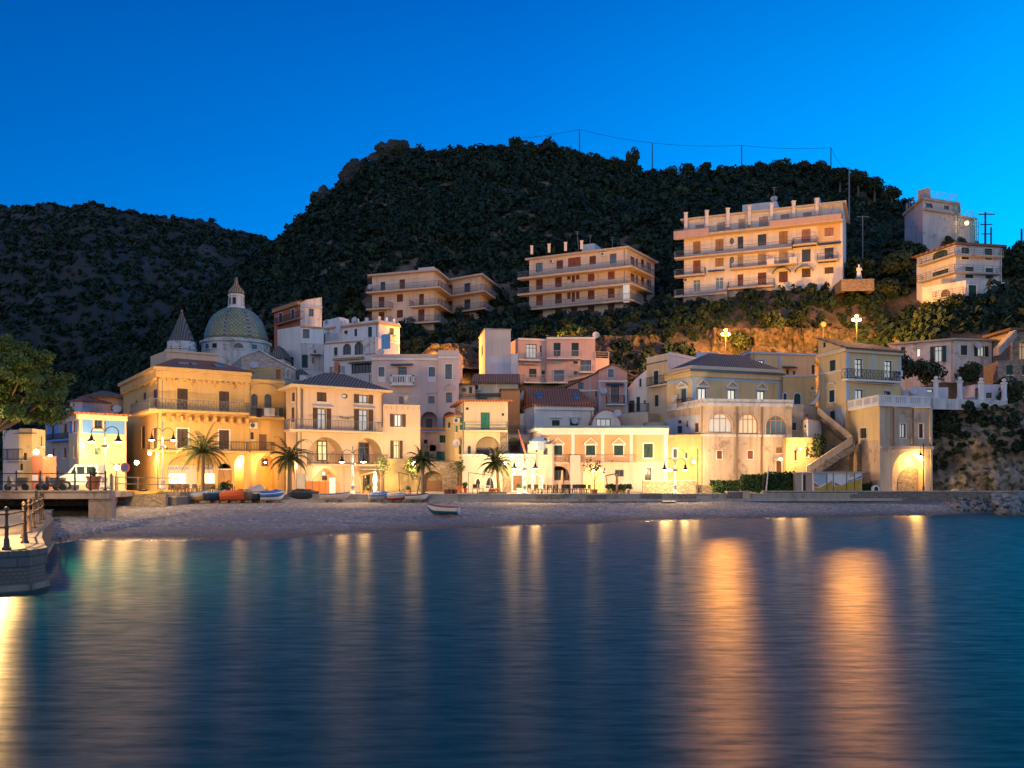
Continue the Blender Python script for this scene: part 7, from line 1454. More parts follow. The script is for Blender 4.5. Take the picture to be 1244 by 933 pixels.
# hedges and potted plants
def hedge(x0, x1, y0, y1, D, label, dep=1.2, nm='hedge'):
    a, c = P(x0, y1, D), P(x1, y0, D); r = empty(nm, ((a.x+c.x)/2, D, a.z), label, 'hedge'); n = int(900*(c.x-a.x)*(c.z-a.z)/4)+300; g = np.random.default_rng(int(x0))
    p = np.stack([g.uniform(a.x, c.x, n), D+g.uniform(0, dep, n)*np.where(g.random(n) < .6, .12, 1), g.uniform(a.z, c.z, n)+g.normal(0, .06, n)], 1)-np.array(r.location); nr = g.normal(size=(n, 3))+np.array([0, -.8, .6]); nr /= np.linalg.norm(nr, axis=1, keepdims=True); t = np.cross(nr, g.normal(size=(n, 3))); t /= np.linalg.norm(t, axis=1, keepdims=True); b2 = np.cross(nr, t); s = g.uniform(.05, .11, (n, 1))
    v = np.stack([p-t*s-b2*s, p+t*s-b2*s, p+t*s+b2*s, p-t*s+b2*s], 1).reshape(-1, 3); npmesh('foliage', v, np.arange(len(v)).reshape(-1, 4), leafmat('hedge_leaf', (.012, .03, .012), (.05, .10, .03)), np.repeat(g.random(n)*.9, 4), r)
    MB().box(a.x+.1, c.x-.1, D+.15, D+dep-.1, a.z, c.z-.1).build('woody_core', flat('hedge_core', (.012, .016, .008), .9), r); return r
hedge(902, 928, 577, 597, 83.8, 'tall dark hedge right of the tan gate pillar'); hedge(930, 967, 574, 597, 84.6, 'tall dark garden hedge beside the shuttered shed'); hedge(863, 899, 584.5, 590, 84.9, 'clipped low green hedge on top of the garden wall', .7); hedge(868, 898, 592, 598, 83., 'bushy planting in the sunken bed before the garden wall', .8); hedge(1046, 1060, 588, 597, 84.8, 'dark bush clump right of the painted kiosk', 1.)
potm = flat('terracotta_pot', (.36, .12, .05), .75, 0, .3)
def pot(x, D, y0, y1, wpx, label, plant='bush', z=None, mat=None, pr=None, name='potted_plant', cat='potted plant', group=None):
    g = G(x, D); z0 = zat(y1, D) if z is None else z; H = (y1-y0)*D/F; r = wpx*D/F/2; o = empty(name, (g.x, g.y, z0), label, cat, group)
    MB().lathe((g.x, g.y, z0), [(r*.68, 0), (r*.92, H*.85), (r*1.06, H*.86), (r*1.06, H), (r*.9, H), (r*.88, H*.9)], 14).build('pot', mat or potm, o)
    if plant == 'bush': crown_obj('foliage', o, (g.x, g.y, z0+H+(pr or r)*.7), pr or r, 6, 260, .11, 1., int(x), leafmat('shrub_leaf', (.03, .06, .02), (.12, .16, .05)))
    if plant == 'tree':
        R_ = pr or 1.; MB().tube([(g.x, g.y, z0+H), (g.x+.05, g.y, z0+H+R_*.8), (g.x-.1, g.y, z0+H+R_*1.3)], [.06, .045, .03], 6).tube([(g.x+.04, g.y, z0+H+R_*.6), (g.x+.4*R_, g.y, z0+H+R_*1.4)], [.04, .02], 6).tube([(g.x+.02, g.y, z0+H+R_*.5), (g.x-.45*R_, g.y, z0+H+R_*1.3)], [.04, .02], 6).build('trunk', bark, o)
        crown_obj('foliage', o, (g.x, g.y, z0+H+R_*1.5), R_*.8, 7, 190, .085, .8, int(x), leafmat('shrub_leaf', (.03, .06, .02), (.12, .16, .05)), .1)
    if plant == 'spike':
        mb = MB()
        for k in range(16):
            a = k*2.4; d = Vector((math.cos(a)*(.75-k*.04), math.sin(a)*(.75-k*.04), .25+k*.05)).normalized(); s = Vector((-math.sin(a), math.cos(a), 0))*.05; p = Vector((g.x, g.y, z0+H*.95)); m_ = p+d*(pr or .6)*.5; t = p+d*(pr or .6); mb.add([p-s, p+s, m_+s, m_-s, t], [(0, 1, 2, 3), (3, 2, 4)])
        mb.build('foliage', leafmat('agave_leaf', (.04, .07, .035), (.10, .15, .07)), o)
    return o
pot(114, 59.5, 580.5, 597, 17, 'large terracotta pot with dark succulents beside the bridge railing', 'spike', 2.4, pr=.8)
pot(446, 81, 596, 602.5, 8, 'terracotta pot planter left of the folded white parasol'); pot(462.5, 81, 597, 602.5, 9, 'yellow glazed pot with a small bare branched tree before the villa', 'tree', mat=flat('pot_yellow', (.5, .32, .06), .5), pr=1.5)
pot(497, 83, 595, 602, 5.5, 'terracotta pot with a round shrub by the annexe wall'); pot(558, 86, 590, 604, 9, 'tall leafy potted tree at the foot of the rubble arch wall', 'tree', pr=1.3); pot(565.5, 86.5, 593, 605, 5, 'slim terracotta pot by the corner of the restaurant', 'bush', pr=.3)
pot(722, 79.4, 594.5, 601, 9, 'terracotta bowl with a bare branched lemon tree before the yellow arch', 'tree', pr=1.35); pot(631, 84, 593, 601, 7, 'white tub of flowers left of the restaurant door', mat=wtrim)
for i, (x, cc, lb) in enumerate(((739.5, (.55, .4, .06), 'wide yellow flower tub right of the lemon tree'), (745.5, (.5, .36, .06), 'narrow yellow flower tub left of the pink one'), (749.5, (.6, .05, .12), 'bright pink flower tub in the row of yellow tubs'), (754, (.52, .4, .07), 'yellow flower tub just right of the pink one'), (758, (.42, .3, .12), 'tan flower tub among the yellow tubs'), (764, (.3, .22, .15), 'brown flower tub at the right end of the tub row'))): pot(x, 81, 595, 601.5, 4.5 if i else 8, lb, 'bush', mat=flat('tub_%d' % i, cc, .5), pr=.3)
agave(323, 597, 80.5, .7, 'dark agave behind the blue and white boat'); agave(376, 598, 81, .6, 'small agave before the orange safety fence')
for x, D, h, lb in ((141, 78, 3.2, 'thin bare street tree by the lane beside the sky blue house'), (126, 64, 3.6, 'thin bare tree beside the lamp behind the terracotta pot')):
    g = G(x, D); z0 = 2.3 if D < 70 else 2.0; o = empty('bare_tree', (g.x, g.y, z0), lb, 'tree'); mb = MB().tube([(g.x, g.y, z0), (g.x+.03, g.y, z0+h*.55), (g.x, g.y, z0+h*.62)], [.07, .05, .045], 6); mb.build('trunk', bark, o); mb = MB()
    for k in range(12): a = k*2.4; t = (g.x+math.cos(a)*h*.24, g.y+math.sin(a)*h*.24, z0+h*random.uniform(.75, 1.)); mb.tube([(g.x, g.y, z0+h*.6), ((g.x*2+t[0])/3+.03, g.y, z0+h*.7), t], [.03, .02, .006], 4)
    mb.build('branches', bark, o)
v_ = P(500, 575, 90.5); o = empty('climbing_vine', (v_.x, v_.y, QZ), 'lamp lit climbing vine on the annexe wall', 'vine'); crown_obj('foliage', o, (v_.x, v_.y, v_.z+.3), 1.15, 7, 420, .09, 1.2, 77, leafmat('shrub_leaf', (.03, .06, .02), (.12, .16, .05)), .2); MB().tube([(v_.x-.3, v_.y+.1, QZ), (v_.x-.2, v_.y, v_.z)], .05, 6).build('stem', bark, o)
# ================================================================== boats
def boat(x, D, L, W_, H, heading, hullc, gunc, label, z=None, cover=None, inside=(.3, .28, .25), tilt=0., band=None, name='rowing_boat', cat='boat', prop=True):
    g = G(x, D); z0 = 1.02 if z is None else z; r = empty(name, (g.x, g.y, z0+(.16 if prop else 0)), label, cat)
    NT = 16; NS = 8
    def half(t): return W_/2*max(.02, (1-max(0, (t-.35)/.65)**2.3)*(.72+.28*min(1, t/.35)))
    def sheer(t): return H*(.82+.36*t**2.2+.06*(1-t)**2)
    def keel(t): return H*.72*max(0, (t-.72)/.28)**2.2
    def pt(t, s, inset=0.):          # s from -1 (port gunwale) to 1
        a = abs(s); hw = max(.01, half(t)-inset); k, sh = keel(t)+inset, sheer(t); y = hw*math.sin(min(1, a)*math.pi/2)**.8*(1 if s >= 0 else -1); zz = k+(sh-k)*(1-math.cos(a*math.pi/2))**.85
        return (-L/2+L*t, y, zz)
    ca, sa = math.cos(heading), math.sin(heading); ct, st = math.cos(tilt), math.sin(tilt)
    def w(p): y, zz = p[1]*ct-p[2]*st, p[1]*st+p[2]*ct; return (p[0]*ca-y*sa+r.location.x, p[0]*sa+y*ca+r.location.y, zz+r.location.z)
    ss = [-1+2*j/(2*NS) for j in range(2*NS+1)]; m = len(ss)
    def skin(lo, hi, inset=0., flip=False):
        sel = [s for s in ss if True]; mb = MB(); V = [w(pt(i/NT, s, inset)) for i in range(NT+1) for s in sel]; Fq = []
        for i in range(NT):
            for j in range(m-1):
                mid = abs((sel[j]+sel[j+1])/2)
                if lo <= mid <= hi: q = (i*m+j, (i+1)*m+j, (i+1)*m+j+1, i*m+j+1); Fq.append(q if not flip else q[::-1])
        mb.add(V, Fq); return mb
    hm = flat('boat_paint_%02x%02x%02x' % tuple(int(c*255) for c in hullc), hullc, .45, 0, .2)
    sk = skin(0, 1); sk.f.append(tuple(range(m))); sk.build('hull', hm, r, True)
    if band: o = skin(0, .62, -.012); o.build('boot_stripe', flat('boat_paint_%02x%02x%02x' % tuple(int(c*255) for c in band), band, .45), r, True)
    skin(0, 1, .035, True).build('interior', flat('boat_inside', inside, .7), r)
    gm = flat('boat_paint_%02x%02x%02x' % tuple(int(c*255) for c in gunc), gunc, .5)
    mb = MB()
    for s in (-1, 1): mb.tube([w((lambda p: (p[0], p[1], p[2]+.01))(pt(i/NT, s))) for i in range(NT+1)], .04, 6)
    mb.tube([w(pt(0, -1)), w(pt(0, 1))], .04, 6); mb.build('gunwale', gm, r)
    if cover is None:
        for t in (.28, .55): h_ = half(t)*.92; zz = H*.6; mb = MB(); mb.hexa([w(p) for p in ((-L/2+L*t-.1, -h_, zz), (-L/2+L*t+.1, -h_, zz), (-L/2+L*t+.1, h_, zz), (-L/2+L*t-.1, h_, zz), (-L/2+L*t-.1, -h_, zz+.04), (-L/2+L*t+.1, -h_, zz+.04), (-L/2+L*t+.1, h_, zz+.04), (-L/2+L*t-.1, h_, zz+.04))]); mb.build('thwart', wood, r)
    else:
        V = []; NJ = 9
        for i in range(NT+1):
            t = i/NT
            for j in range(NJ): s = -1+2*j/(NJ-1); hw = half(t)*1.04+.03; hump = (1-s*s)*H*(.42+.1*math.sin(t*11))*math.sin(math.pi*min(1, t*.9+.08)); V.append(w((-L/2+L*t, hw*s, sheer(t)-(.22*H if abs(s) > .95 else -.03)+hump+.03*math.sin(t*23+s*5))))
        MB().add(V, [(i*NJ+j, (i+1)*NJ+j, (i+1)*NJ+j+1, i*NJ+j+1) for i in range(NT) for j in range(NJ-1)]).build('cover', cover, r, True)
    if prop:
        for t in (.25, .68): p = w((-L/2+L*t, 0, -.1)); MB().box(p[0]-.12, p[0]+.12, p[1]-.45, p[1]+.45, z0-.12, z0+.2+keel(t)).build('chock', wood, r)
    return r
Wt = (.62, .60, .56); Bl = (.02, .11, .32); Lb = (.08, .30, .52)
boat(232, 75.2, 2.7, 1.2, .75, .15, Wt, Lb, 'cream white rowing boat nearest the rubble wall under the palazzo', 1.0, band=(.5, .3, .1)); boat(250, 75.8, 2.4, 1.1, .68, .5, (.55, .42, .28), (.05, .25, .5), 'small tan and blue boat second from the rubble wall', 1.0)
boat(262, 75.4, 1.9, 1.1, .78, .8, (.02, .04, .09), Lb, 'dark navy boat with a pale blue rim left of the orange covered boat', 1.0)
orange = flat('tarp_orange', (.62, .13, .025), .8, 0, .25, 2); greyt = flat('tarp_grey', (.40, .37, .34), .85, 0, .3, 2); bluet = flat('tarp_blue', (.02, .14, .42), .7, 0, .25, 2); blackt = flat('tarp_black', (.02, .026, .035), .6, 0, .4, 2)
boat(286, 75.5, 2.5, 1.3, .7, .1, (.5, .1, .03), (.5, .1, .03), 'boat wrapped in a bright orange tarpaulin', 1.0, orange); boat(311, 75.8, 1.9, 1.35, .95, 1.1, (.08, .075, .07), (.45, .42, .38), 'boat under a grey brown tarpaulin between orange and blue boats', 1.0, greyt)
boat(331, 75.7, 2.0, 1.2, .68, .2, Bl, Wt, 'blue and white boat with a blue cover left of the dark trunked palm', 1.0, bluet, band=(.6, .58, .55)); boat(407, 76.5, 2.5, 1.2, .62, .05, (.56, .46, .4), Bl, 'pale boat with a dark blue rim left of the villa street lamp', 1.0)
boat(460, 76.8, 1.7, 1.0, .55, .3, (.42, .42, .38), Wt, 'small grey boat with a bright blue cover right of the villa street lamp', 1.0, bluet); boat(482, 76.8, 1.7, .95, .5, .2, (.55, .5, .45), Wt, 'small white and red boat right of the blue covered boat', 1.0, greyt, band=(.5, .08, .03))
boat(506, 76.8, 2.0, 1.0, .5, .1, (.6, .55, .48), (.03, .03, .04), 'white boat with dark trim before the small palm', 1.0, inside=(.03, .03, .03)); boat(538.5, 62.5, 2.3, 1.05, .62, math.radians(165), (.62, .61, .57), (.3, .08, .07), 'lone white and teal rowing boat standing on the pebble beach', .42, band=(.01, .10, .16), inside=(.4, .36, .33))
boat(369, 76.8, 2.6, 1.2, .62, .0, (.02, .025, .03), (.02, .025, .03), 'black tarpaulin covered boat under the dark trunked palm', 1.0, blackt)
# upturned dinghy leaning on it, kayaks
boat(367, 77.6, 2.4, 1.0, .6, 2.85, (.02, .05, .1), (.02, .04, .08), 'dark blue dinghy tipped up on end behind the black covered boat', 1.35, blackt, tilt=.5, prop=False)
def kayak(p0, p1, r, label, col, z=None):
    a = Vector(p0); c = Vector(p1); o = empty('kayak', (a+c)/2, label, 'kayak'); mb = MB(); n = 14; mb.tube([a.lerp(c, i/n)+Vector((0, 0, .25*(2*i/n-1)**2)) for i in range(n+1)], [max(.02, r*math.sin(math.pi*(i/n))**.55) for i in range(n+1)], 10); mb.build('hull', flat('kayak_'+col[0], col[1], .4), o, True)
    m_ = a.lerp(c, .5); d = (c-a).normalized(); MB().lathe((m_.x, m_.y, m_.z+r*.75), [(r*.9, 0), (r*.95, r*.4), (r*.7, r*.42), (r*.6, .02)], 12, 1.6, .8).build('cockpit', irondk, o)
kayak(P(147, 600.5, 70.3), P(199, 599.3, 70.7), .3, 'yellow kayak lying on top of the long rubble wall', ('yellow', (.62, .36, .03))); kayak(P(134, 604, 69.6), P(163, 600, 69.9), .22, 'orange kayak behind the yellow one at the left end of the rubble wall', ('orange', (.6, .18, .02)))
kayak(P(137, 612, 67), P(142, 608, 68), .16, 'short red and yellow float on the pebbles by the bridge pier', ('red', (.6, .12, .03)))
# ================================================================== café furniture
def cafe_chair(loc, rz):
    r = empty('cafe_chair', (0, 0, 0)); m = flat('chair_black', (.02, .018, .016), .5)
    MB().box(-.22, .22, -.22, .22, .43, .48).build('seat', m, r); MB().box(-.22, .22, .18, .225, .52, .88).build('backrest', m, r)
    for sx_ in (-1, 1):
        for sy_ in (-1, 1): MB().bar((sx_*.19, sy_*.19, .43 if sy_ < 0 else .86), (sx_*.21, sy_*.22, 0), .04).build('leg', m, r)
    r.location = loc; r.rotation_euler = (0, 0, rz); return r
proto = None
def chair(x, D, rz, label, group, z=QZ):
    global proto; g = G(x, D)
    if proto is None: proto = c = cafe_chair((g.x, g.y, z), rz)
    else: c = copy_tree(proto); c.location = (g.x, g.y, z); c.rotation_euler = (0, 0, rz)
    tag(c, label, 'chair', group)
for i in range(17): chair(654+i*3.7+(i % 3)*.4, 80.8+(i % 2)*1.0, random.uniform(0, 6.28), 'black cafe chair on the terrace before the long apricot front', 'black chairs on the apricot house terrace')
for i in range(9): chair(212+i*8.4, 83+(i % 2)*.9, random.uniform(0, 6.28), 'dark cafe chair on the pavement before the gelateria', 'dark chairs before the gelateria')
def table(x, D, label, group, col=(.10, .06, .035), rz=0.):
    g = G(x, D); t = empty('cafe_table', (g.x, g.y, QZ), label, 'table', group, rz); m = flat('table_%d' % int(col[0]*100), col, .5)
    MB().box(g.x-.42, g.x+.42, g.y-.36, g.y+.36, QZ+.70, QZ+.75).build('tabletop', m, t)
    for a in (-1, 1):
        for c in (-1, 1): MB().box(g.x+a*.36-.025, g.x+a*.36+.025, g.y+c*.3-.025, g.y+c*.3+.025, QZ, QZ+.697).build('leg', m, t)
    t.rotation_euler = (0, 0, 0); return t
for i, x in enumerate((218, 232, 246, 259, 279)): table(x, 82.6, 'brown cafe table on the pavement before the gelateria', 'tables before the gelateria')
table(590, 82.5, 'white topped table before the restaurant windows', None, (.55, .52, .48)); 
for i, x in enumerate((577, 584, 598, 641, 646)): chair(x, 82.8, i*1.3, 'black cafe chair before the whitewashed restaurant', 'black chairs before the restaurant')
# pergola frames and parasols
def frame(pts, label, t=.07, mat=None):
    o = empty('pergola_frame', pts[0], label, 'pergola'); m = mat or irondk
    for a, c in zip(pts, pts[1:]): MB().bar(a, c, t).build('beam', m, o)
frame([P(472+13.5, 603, 83), P(484.5, 574, 83), P(511, 580, 81), P(506, 603, 81)], 'thin dark canopy frame before the annexe wall'); frame([P(569, 604, 86), P(569, 574, 86), P(596, 577.5, 82.5), P(596, 601, 82.5)], 'thin grey canopy frame before the restaurant windows', mat=iron)
frame([P(439.5, 603, 83), P(437, 578, 83), P(456, 573, 81)], 'yellow wooden cantilever frame beside the folded white parasol', .12, woodlt); frame([P(649, 600, 83), P(649, 575, 83), P(659, 579, 81), P(659, 600, 81)], 'pale grey canopy frame left of the arched loggia', mat=white_iron); frame([P(739.5, 599, 83), P(736, 578, 83), P(750, 575, 82)], 'leaning dark canopy frame before the grated window', .09)
def parasol(x, D, y0, y1, w_, label, col):
    g = G(x, D); z1 = zat(y0, D); o = empty('folded_parasol', (g.x, g.y, QZ), label, 'parasol'); H = z1-QZ; r = w_*D/F/2
    MB().lathe((g.x, g.y, QZ), [(r*.75, H*.1), (r*.85, H*.3), (r*.6, H*.42), (r*1., H*.6), (r*.7, H*.85), (r*.4, H*.92), (r*.6, H*.96), (.02, H)], 12).build('canopy', flat('parasol_'+col[0], col[1], .85, 0, .2, 6), o, True); MB().tube([(g.x, g.y, QZ), (g.x, g.y, QZ+H*.12)], .03, 6).build('pole', irondk, o); MB().lathe((g.x, g.y, QZ), [(.25, 0), (.25, .06), (.05, .08)], 12).build('base', irondk, o)
parasol(456, 81, 573, 604, 7, 'folded white parasol before the villa ground arch', ('white', (.75, .72, .66))); parasol(649.5+1.5-3.5, 80.6, 573, 601, 3.5, 'folded tan parasol right of the restaurant lamp', ('tan', (.4, .26, .14))); parasol(683.5, 80.8, 571, 603, 4.5, 'folded brown parasol on the black chair terrace', ('brown', (.3, .2, .12))); parasol(749.5, 80.8, 575.5, 598, 4, 'folded rust parasol above the flower tubs', ('rust', (.42, .22, .12)))
# ================================================================== the rest of the quay
f = Face(G(372, 83.5), G(406, 83.3)); o = empty('safety_fence', f.at(f.L/2, QZ), 'orange plastic safety fence with grey panels before the villa ground arch', 'fence')
MB().fbox(f, 0, f.L*.95, QZ, QZ+1.15, -.02, .02).build('mesh_panel', flat('safety_orange', (.62, .16, .03), .7, 0, .35, 9), o); MB().fbox(f, -.9, -.05, QZ, QZ+1.9, -.05, .03).build('grey_panel', grey, o); MB().fbox(f, f.L*.83, f.L*1.05, QZ, QZ+1.5, .05, .09).build('notice_panel', bluetrim, o)
for k in range(5): MB().bar(f.at(f.L*k/4.2, QZ, .05), f.at(f.L*k/4.2, QZ+1.3, .05), .05).build('post', iron, o)
for x, w_, lb in ((543.5, .5, 0), (549, .45, 1), (553, .4, 2)):
    g = G(x, 79.8); o = empty('wooden_crate', (g.x, g.y, QZ-.3), ('left', 'middle', 'right')[lb]+' one of three dark red upright crates on the beach edge', 'crate', 'dark red crates on the beach edge'); mb = MB()
    MB().box(g.x-w_/2, g.x+w_/2, g.y-.3, g.y+.3, QZ-.5, QZ+.45).build('crate_body', flat('crate_maroon', (.16, .04, .025), .7), o)
    MB().bar((g.x-.1, g.y-.2, QZ+.4), (g.x-.5, g.y-.2, QZ+1.1), .05).build('oar_handle', woodlt, o)
g = G(598, 79.6); o = empty('flower_trough', (g.x, g.y, QZ-.5), 'long dark stone trough of red flowers at the foot of the leaning palm', 'trough'); MB().box(g.x-1.2, g.x+1.3, g.y-.4, g.y+.4, QZ-.6, QZ+.25).build('trough_body', darkst, o); crown_obj('flowers', o, (g.x, g.y, QZ+.35), .5, 5, 200, .06, .4, 9, flat('petals_red', (.45, .1, .03), .7)); 
# painted kiosk and shed
b = Building('painted_kiosk', 'white beach kiosk painted with ochre dunes and red sails', 'kiosk', [(988, 83), (1047, 83.6)], QZ-.2, zat(574.5, 83), plaster('wall_kiosk_white', (.66, .66, .66), .2), 2.5); f = b.faces[0]; b.finish(); b.slab(b.zt, b.zt+.12, .2, grey)
def shape(pts, mat, w=.012, name='mural'):
    pl = [f.uv(x, y) for x, y in pts]; ar = sum(a[0]*c[1]-c[0]*a[1] for a, c in zip(pl, pl[1:]+pl[:1])); pl = pl if ar > 0 else pl[::-1]; mb = MB(); facepoly(mb, f, [pl], w); mb.build(name, mat, b.root)
ocm = flat('mural_ochre', (.42, .28, .03), .7); rdm = flat('mural_red', (.5, .08, .04), .7); blm = flat('mural_blue', (.05, .16, .35), .7); grm = flat('mural_grey_blue', (.3, .38, .45), .7)
shape([(989, 598), (989, 592), (996, 592.5), (1004, 588), (1011, 583.5), (1012, 597.5)], ocm); shape([(1013, 597.5), (1013, 591), (1022, 590), (1030, 586), (1046.5, 581), (1046.5, 597.5)], ocm); shape([(1030, 585.5), (1046.5, 580), (1046.5, 577.5), (1038, 582), (1030, 584)], blm, .016); shape([(989, 586), (996, 591), (989, 591.5)], rdm, .02); shape([(1014, 586), (1022, 590), (1014, 590)], rdm, .02); shape([(988.8, 575), (1004, 575), (1004, 586), (996, 590), (988.8, 584)], grm, .008)
for x in (1004.5, 1012.3, 1028.5, 1038): b.vband(0, x-.35, x+.35, 575, 597.5, irondk, .03, 'panel_joint')
shape([(1032, 580), (1038, 578.5), (1038, 576), (1032, 576)], flat('mural_pale_orange', (.6, .36, .2), .7), .012)
b = Building('shuttered_shed', 'narrow shed with pale slatted doors left of the painted kiosk', 'shed', [(966.5, 83.4), (987, 83.2)], QZ-.2, zat(575, 83.3), beigesh, 2.5); b.win(0, 975.5, 577, 979, 598, 'door', irondk); b.vband(0, 974, 975.3, 575, 598, wtrim, .06, 'post'); b.finish(); b.slab(b.zt, b.zt+.1, .15, grey)
g = G(1064, 83.3); o = empty('shrine_box', (g.x, g.y, QZ), 'small white arched shrine box between the kiosk and the bastion', 'shrine'); f = Face(G(1060.5, 83.3), G(1068.5, 83.3)); pl = archpoly(0, f.L, QZ, zat(589.5, 83.3)); mb = MB(); facepoly(mb, f, [pl], 0); n = len(pl); bb = len(mb.v); mb.v += [tuple(f.at(u, v, 0)) for u, v in pl]+[tuple(f.at(u, v, -.4)) for u, v in pl]; mb.f += [(bb+i, bb+n+i, bb+n+(i+1) % n, bb+(i+1) % n) for i in range(n)]; mb.build('shrine_body', wtrim, o); mb = MB(); facepoly(mb, f, [scaled(pl, -.12)], .02); mb.build('niche_back', flat('opening_shade', (.03, .03, .03), .9), o)  # niche is a flat dark sheet in place of a shaded recess
# poles on the quay
for x, D, y0, lb in ((847.5, 83.5, 545, 'thin dark utility pole beside the arcade corner'), (927, 83.6, 575, 'dark garden post left of the tall hedge'), (981-50.5, 83.4, 565, 'slim leaning white mast in the hedge')):
    g = G(x, D); o = MB().tube([(g.x, g.y, QZ), (g.x+(.25 if 'leaning' in lb else 0), g.y, zat(y0, D))], [.07, .045], 6).build('pole', white_iron if 'white' in lb else irondk, base=(g.x, g.y, QZ)); tag(o, lb, 'pole')
a = P(638.5, 551, 81); c = P(629.5, 522, 81); o = MB().tube([a, a.lerp(c, .5), c], [.09, .1, .05], 6).build('flagpole', flat('flagpole_red', (.28, .06, .03), .6), base=a); tag(o, 'dark red slanting flagpole above the restaurant lamp', 'flagpole')
b_ = P(637, 553, 81); 
# van, scooter, signs
vm = flat('van_white', (.74, .74, .72), .35, 0, .08); f = Face(G(71, 65), G(119, 65.4)); z0 = 2.3
van = empty('parked_van', f.at(f.L/2, z0), 'small white van parked behind the bridge railing', 'van')
pr = [(0, .35), (f.L, .35), (f.L, 1.75), (f.L-.1, 1.85), (f.L*.42, 1.85), (f.L*.2, 1.15), (.05, .95)]
mb = MB(); pl = [(u, z0+v) for u, v in pr]; facepoly(mb, f, [pl], 0); n = len(pl); bb = len(mb.v); mb.v += [tuple(f.at(u, v, 0)) for u, v in pl]+[tuple(f.at(u, v, -1.6)) for u, v in pl]; mb.f += [(bb+i, bb+n+i, bb+n+(i+1) % n, bb+(i+1) % n) for i in range(n)]; mb.build('body', vm, van)
for u0, u1 in ((.28, .43), (.46, .66), (.7, .93)): mb = MB(); facepoly(mb, f, [[(f.L*u0+.05, z0+1.15), (f.L*u1, z0+1.15), (f.L*u1, z0+1.68), (f.L*max(u0, .4)+.02, z0+1.68)]], .012); mb.build('window', glass('window_glass'), van)
for u in (.2, .8):
    c = f.at(f.L*u, z0+.32, -.1); mb = MB(); mb.tube([f.at(f.L*u, z0+.32, .03), f.at(f.L*u, z0+.32, -.22)], .32, 16); t = mb.build('wheel', flat('tyre', (.02, .02, .02), .8), van); MB().tube([f.at(f.L*u, z0+.32, .045), f.at(f.L*u, z0+.32, .031)], .18, 12).build('rim', flat('rim_grey', (.5, .5, .5), .35, .6), t)
MB().fbox(f, .02, .3, z0+.75, z0+.88, .003, .03).build('headlight', wfr, van)
def scooter(x, D, label, col, rz=1):
    g = G(x, D); z0 = 2.3; o = empty('parked_scooter', (g.x, g.y, z0), label, 'scooter', 'scooters parked by the bridge'); f = Face((g.x-.7, g.y), (g.x+.7, g.y))
    for u in (.1, 1.3): MB().tube([f.at(u, z0+.24, .06), f.at(u, z0+.24, -.06)], .24, 14).build('wheel', flat('tyre', (.02, .02, .02), .8), o)
    pl = [(.1, .3), (.45, .28), (.9, .28), (1.35, .5), (1.45, .8), (.85, .82), (.75, .42), (.45, .42), (.28, 1.0), (.18, 1.0)]; pl = [(u, z0+v) for u, v in pl]; mb = MB(); facepoly(mb, f, [pl], .14); n = len(pl); bb = len(mb.v); mb.v += [tuple(f.at(u, v, .14)) for u, v in pl]+[tuple(f.at(u, v, -.14)) for u, v in pl]; mb.f += [(bb+i, bb+n+i, bb+n+(i+1) % n, bb+(i+1) % n) for i in range(n)]; mb.build('body', flat('scooter_%d' % int(x), col, .35), o)
    MB().fbox(f, .8, 1.45, z0+.825, z0+.9, -.15, .15).build('saddle', irondk, o); MB().bar(f.at(.22, z0+1.05, -.3), f.at(.22, z0+1.05, .3), .04).build('handlebar', irondk, o)
scooter(66, 61, 'black scooter parked left of the white van', (.03, .03, .035)); scooter(20, 61, 'dark grey scooter parked at the left end of the bridge', (.06, .06, .065)); scooter(98-40, 62.5, 'dull blue scooter half hidden behind the black one', (.05, .12, .2))
def roundsign(x, y, D, r, label, col, rim, zb, bar=None):
    p = P(x, y, D); o = empty('road_sign', (p.x, p.y, zb), label, 'road sign'); MB().tube([(p.x, p.y, zb), (p.x, p.y, p.z+r)], .035, 6).build('pole', iron, o); f = Face((p.x-r, p.y-.06), (p.x+r, p.y-.06)); pl = ovalpoly(0, 2*r, p.z-r, p.z+r, 20)
    mb = MB(); facepoly(mb, f, [pl], .02); facepoly(mb, f, [pl], .0); mb.build('plate', flat('sign_rim_'+rim[0], rim[1], .5), o); mb = MB(); facepoly(mb, f, [scaled(pl, -r*.25)], .03); mb.build('sign_face', flat('sign_face_'+col[0], col[1], .5), o)
    if bar: MB().bar(f.at(r*.4, p.z-r*.6, .045), f.at(r*1.6, p.z+r*.6, .045), r*.22, .01).build('sign_bar', flat('sign_rim_'+rim[0], rim[1], .5), o)
roundsign(152.5, 568, 76, .42, 'round blue and red no parking sign by the palazzo corner', ('blue', (.03, .08, .3)), ('red', (.5, .05, .04)), 2.1, True); roundsign(1000, 394, 120.5, .34, 'round red road sign on the lamp lit hill road', ('crimson', (.10, .008, .006)), ('dark_red', (.16, .012, .01)), ground(*G(1000, 118.5))-.1)
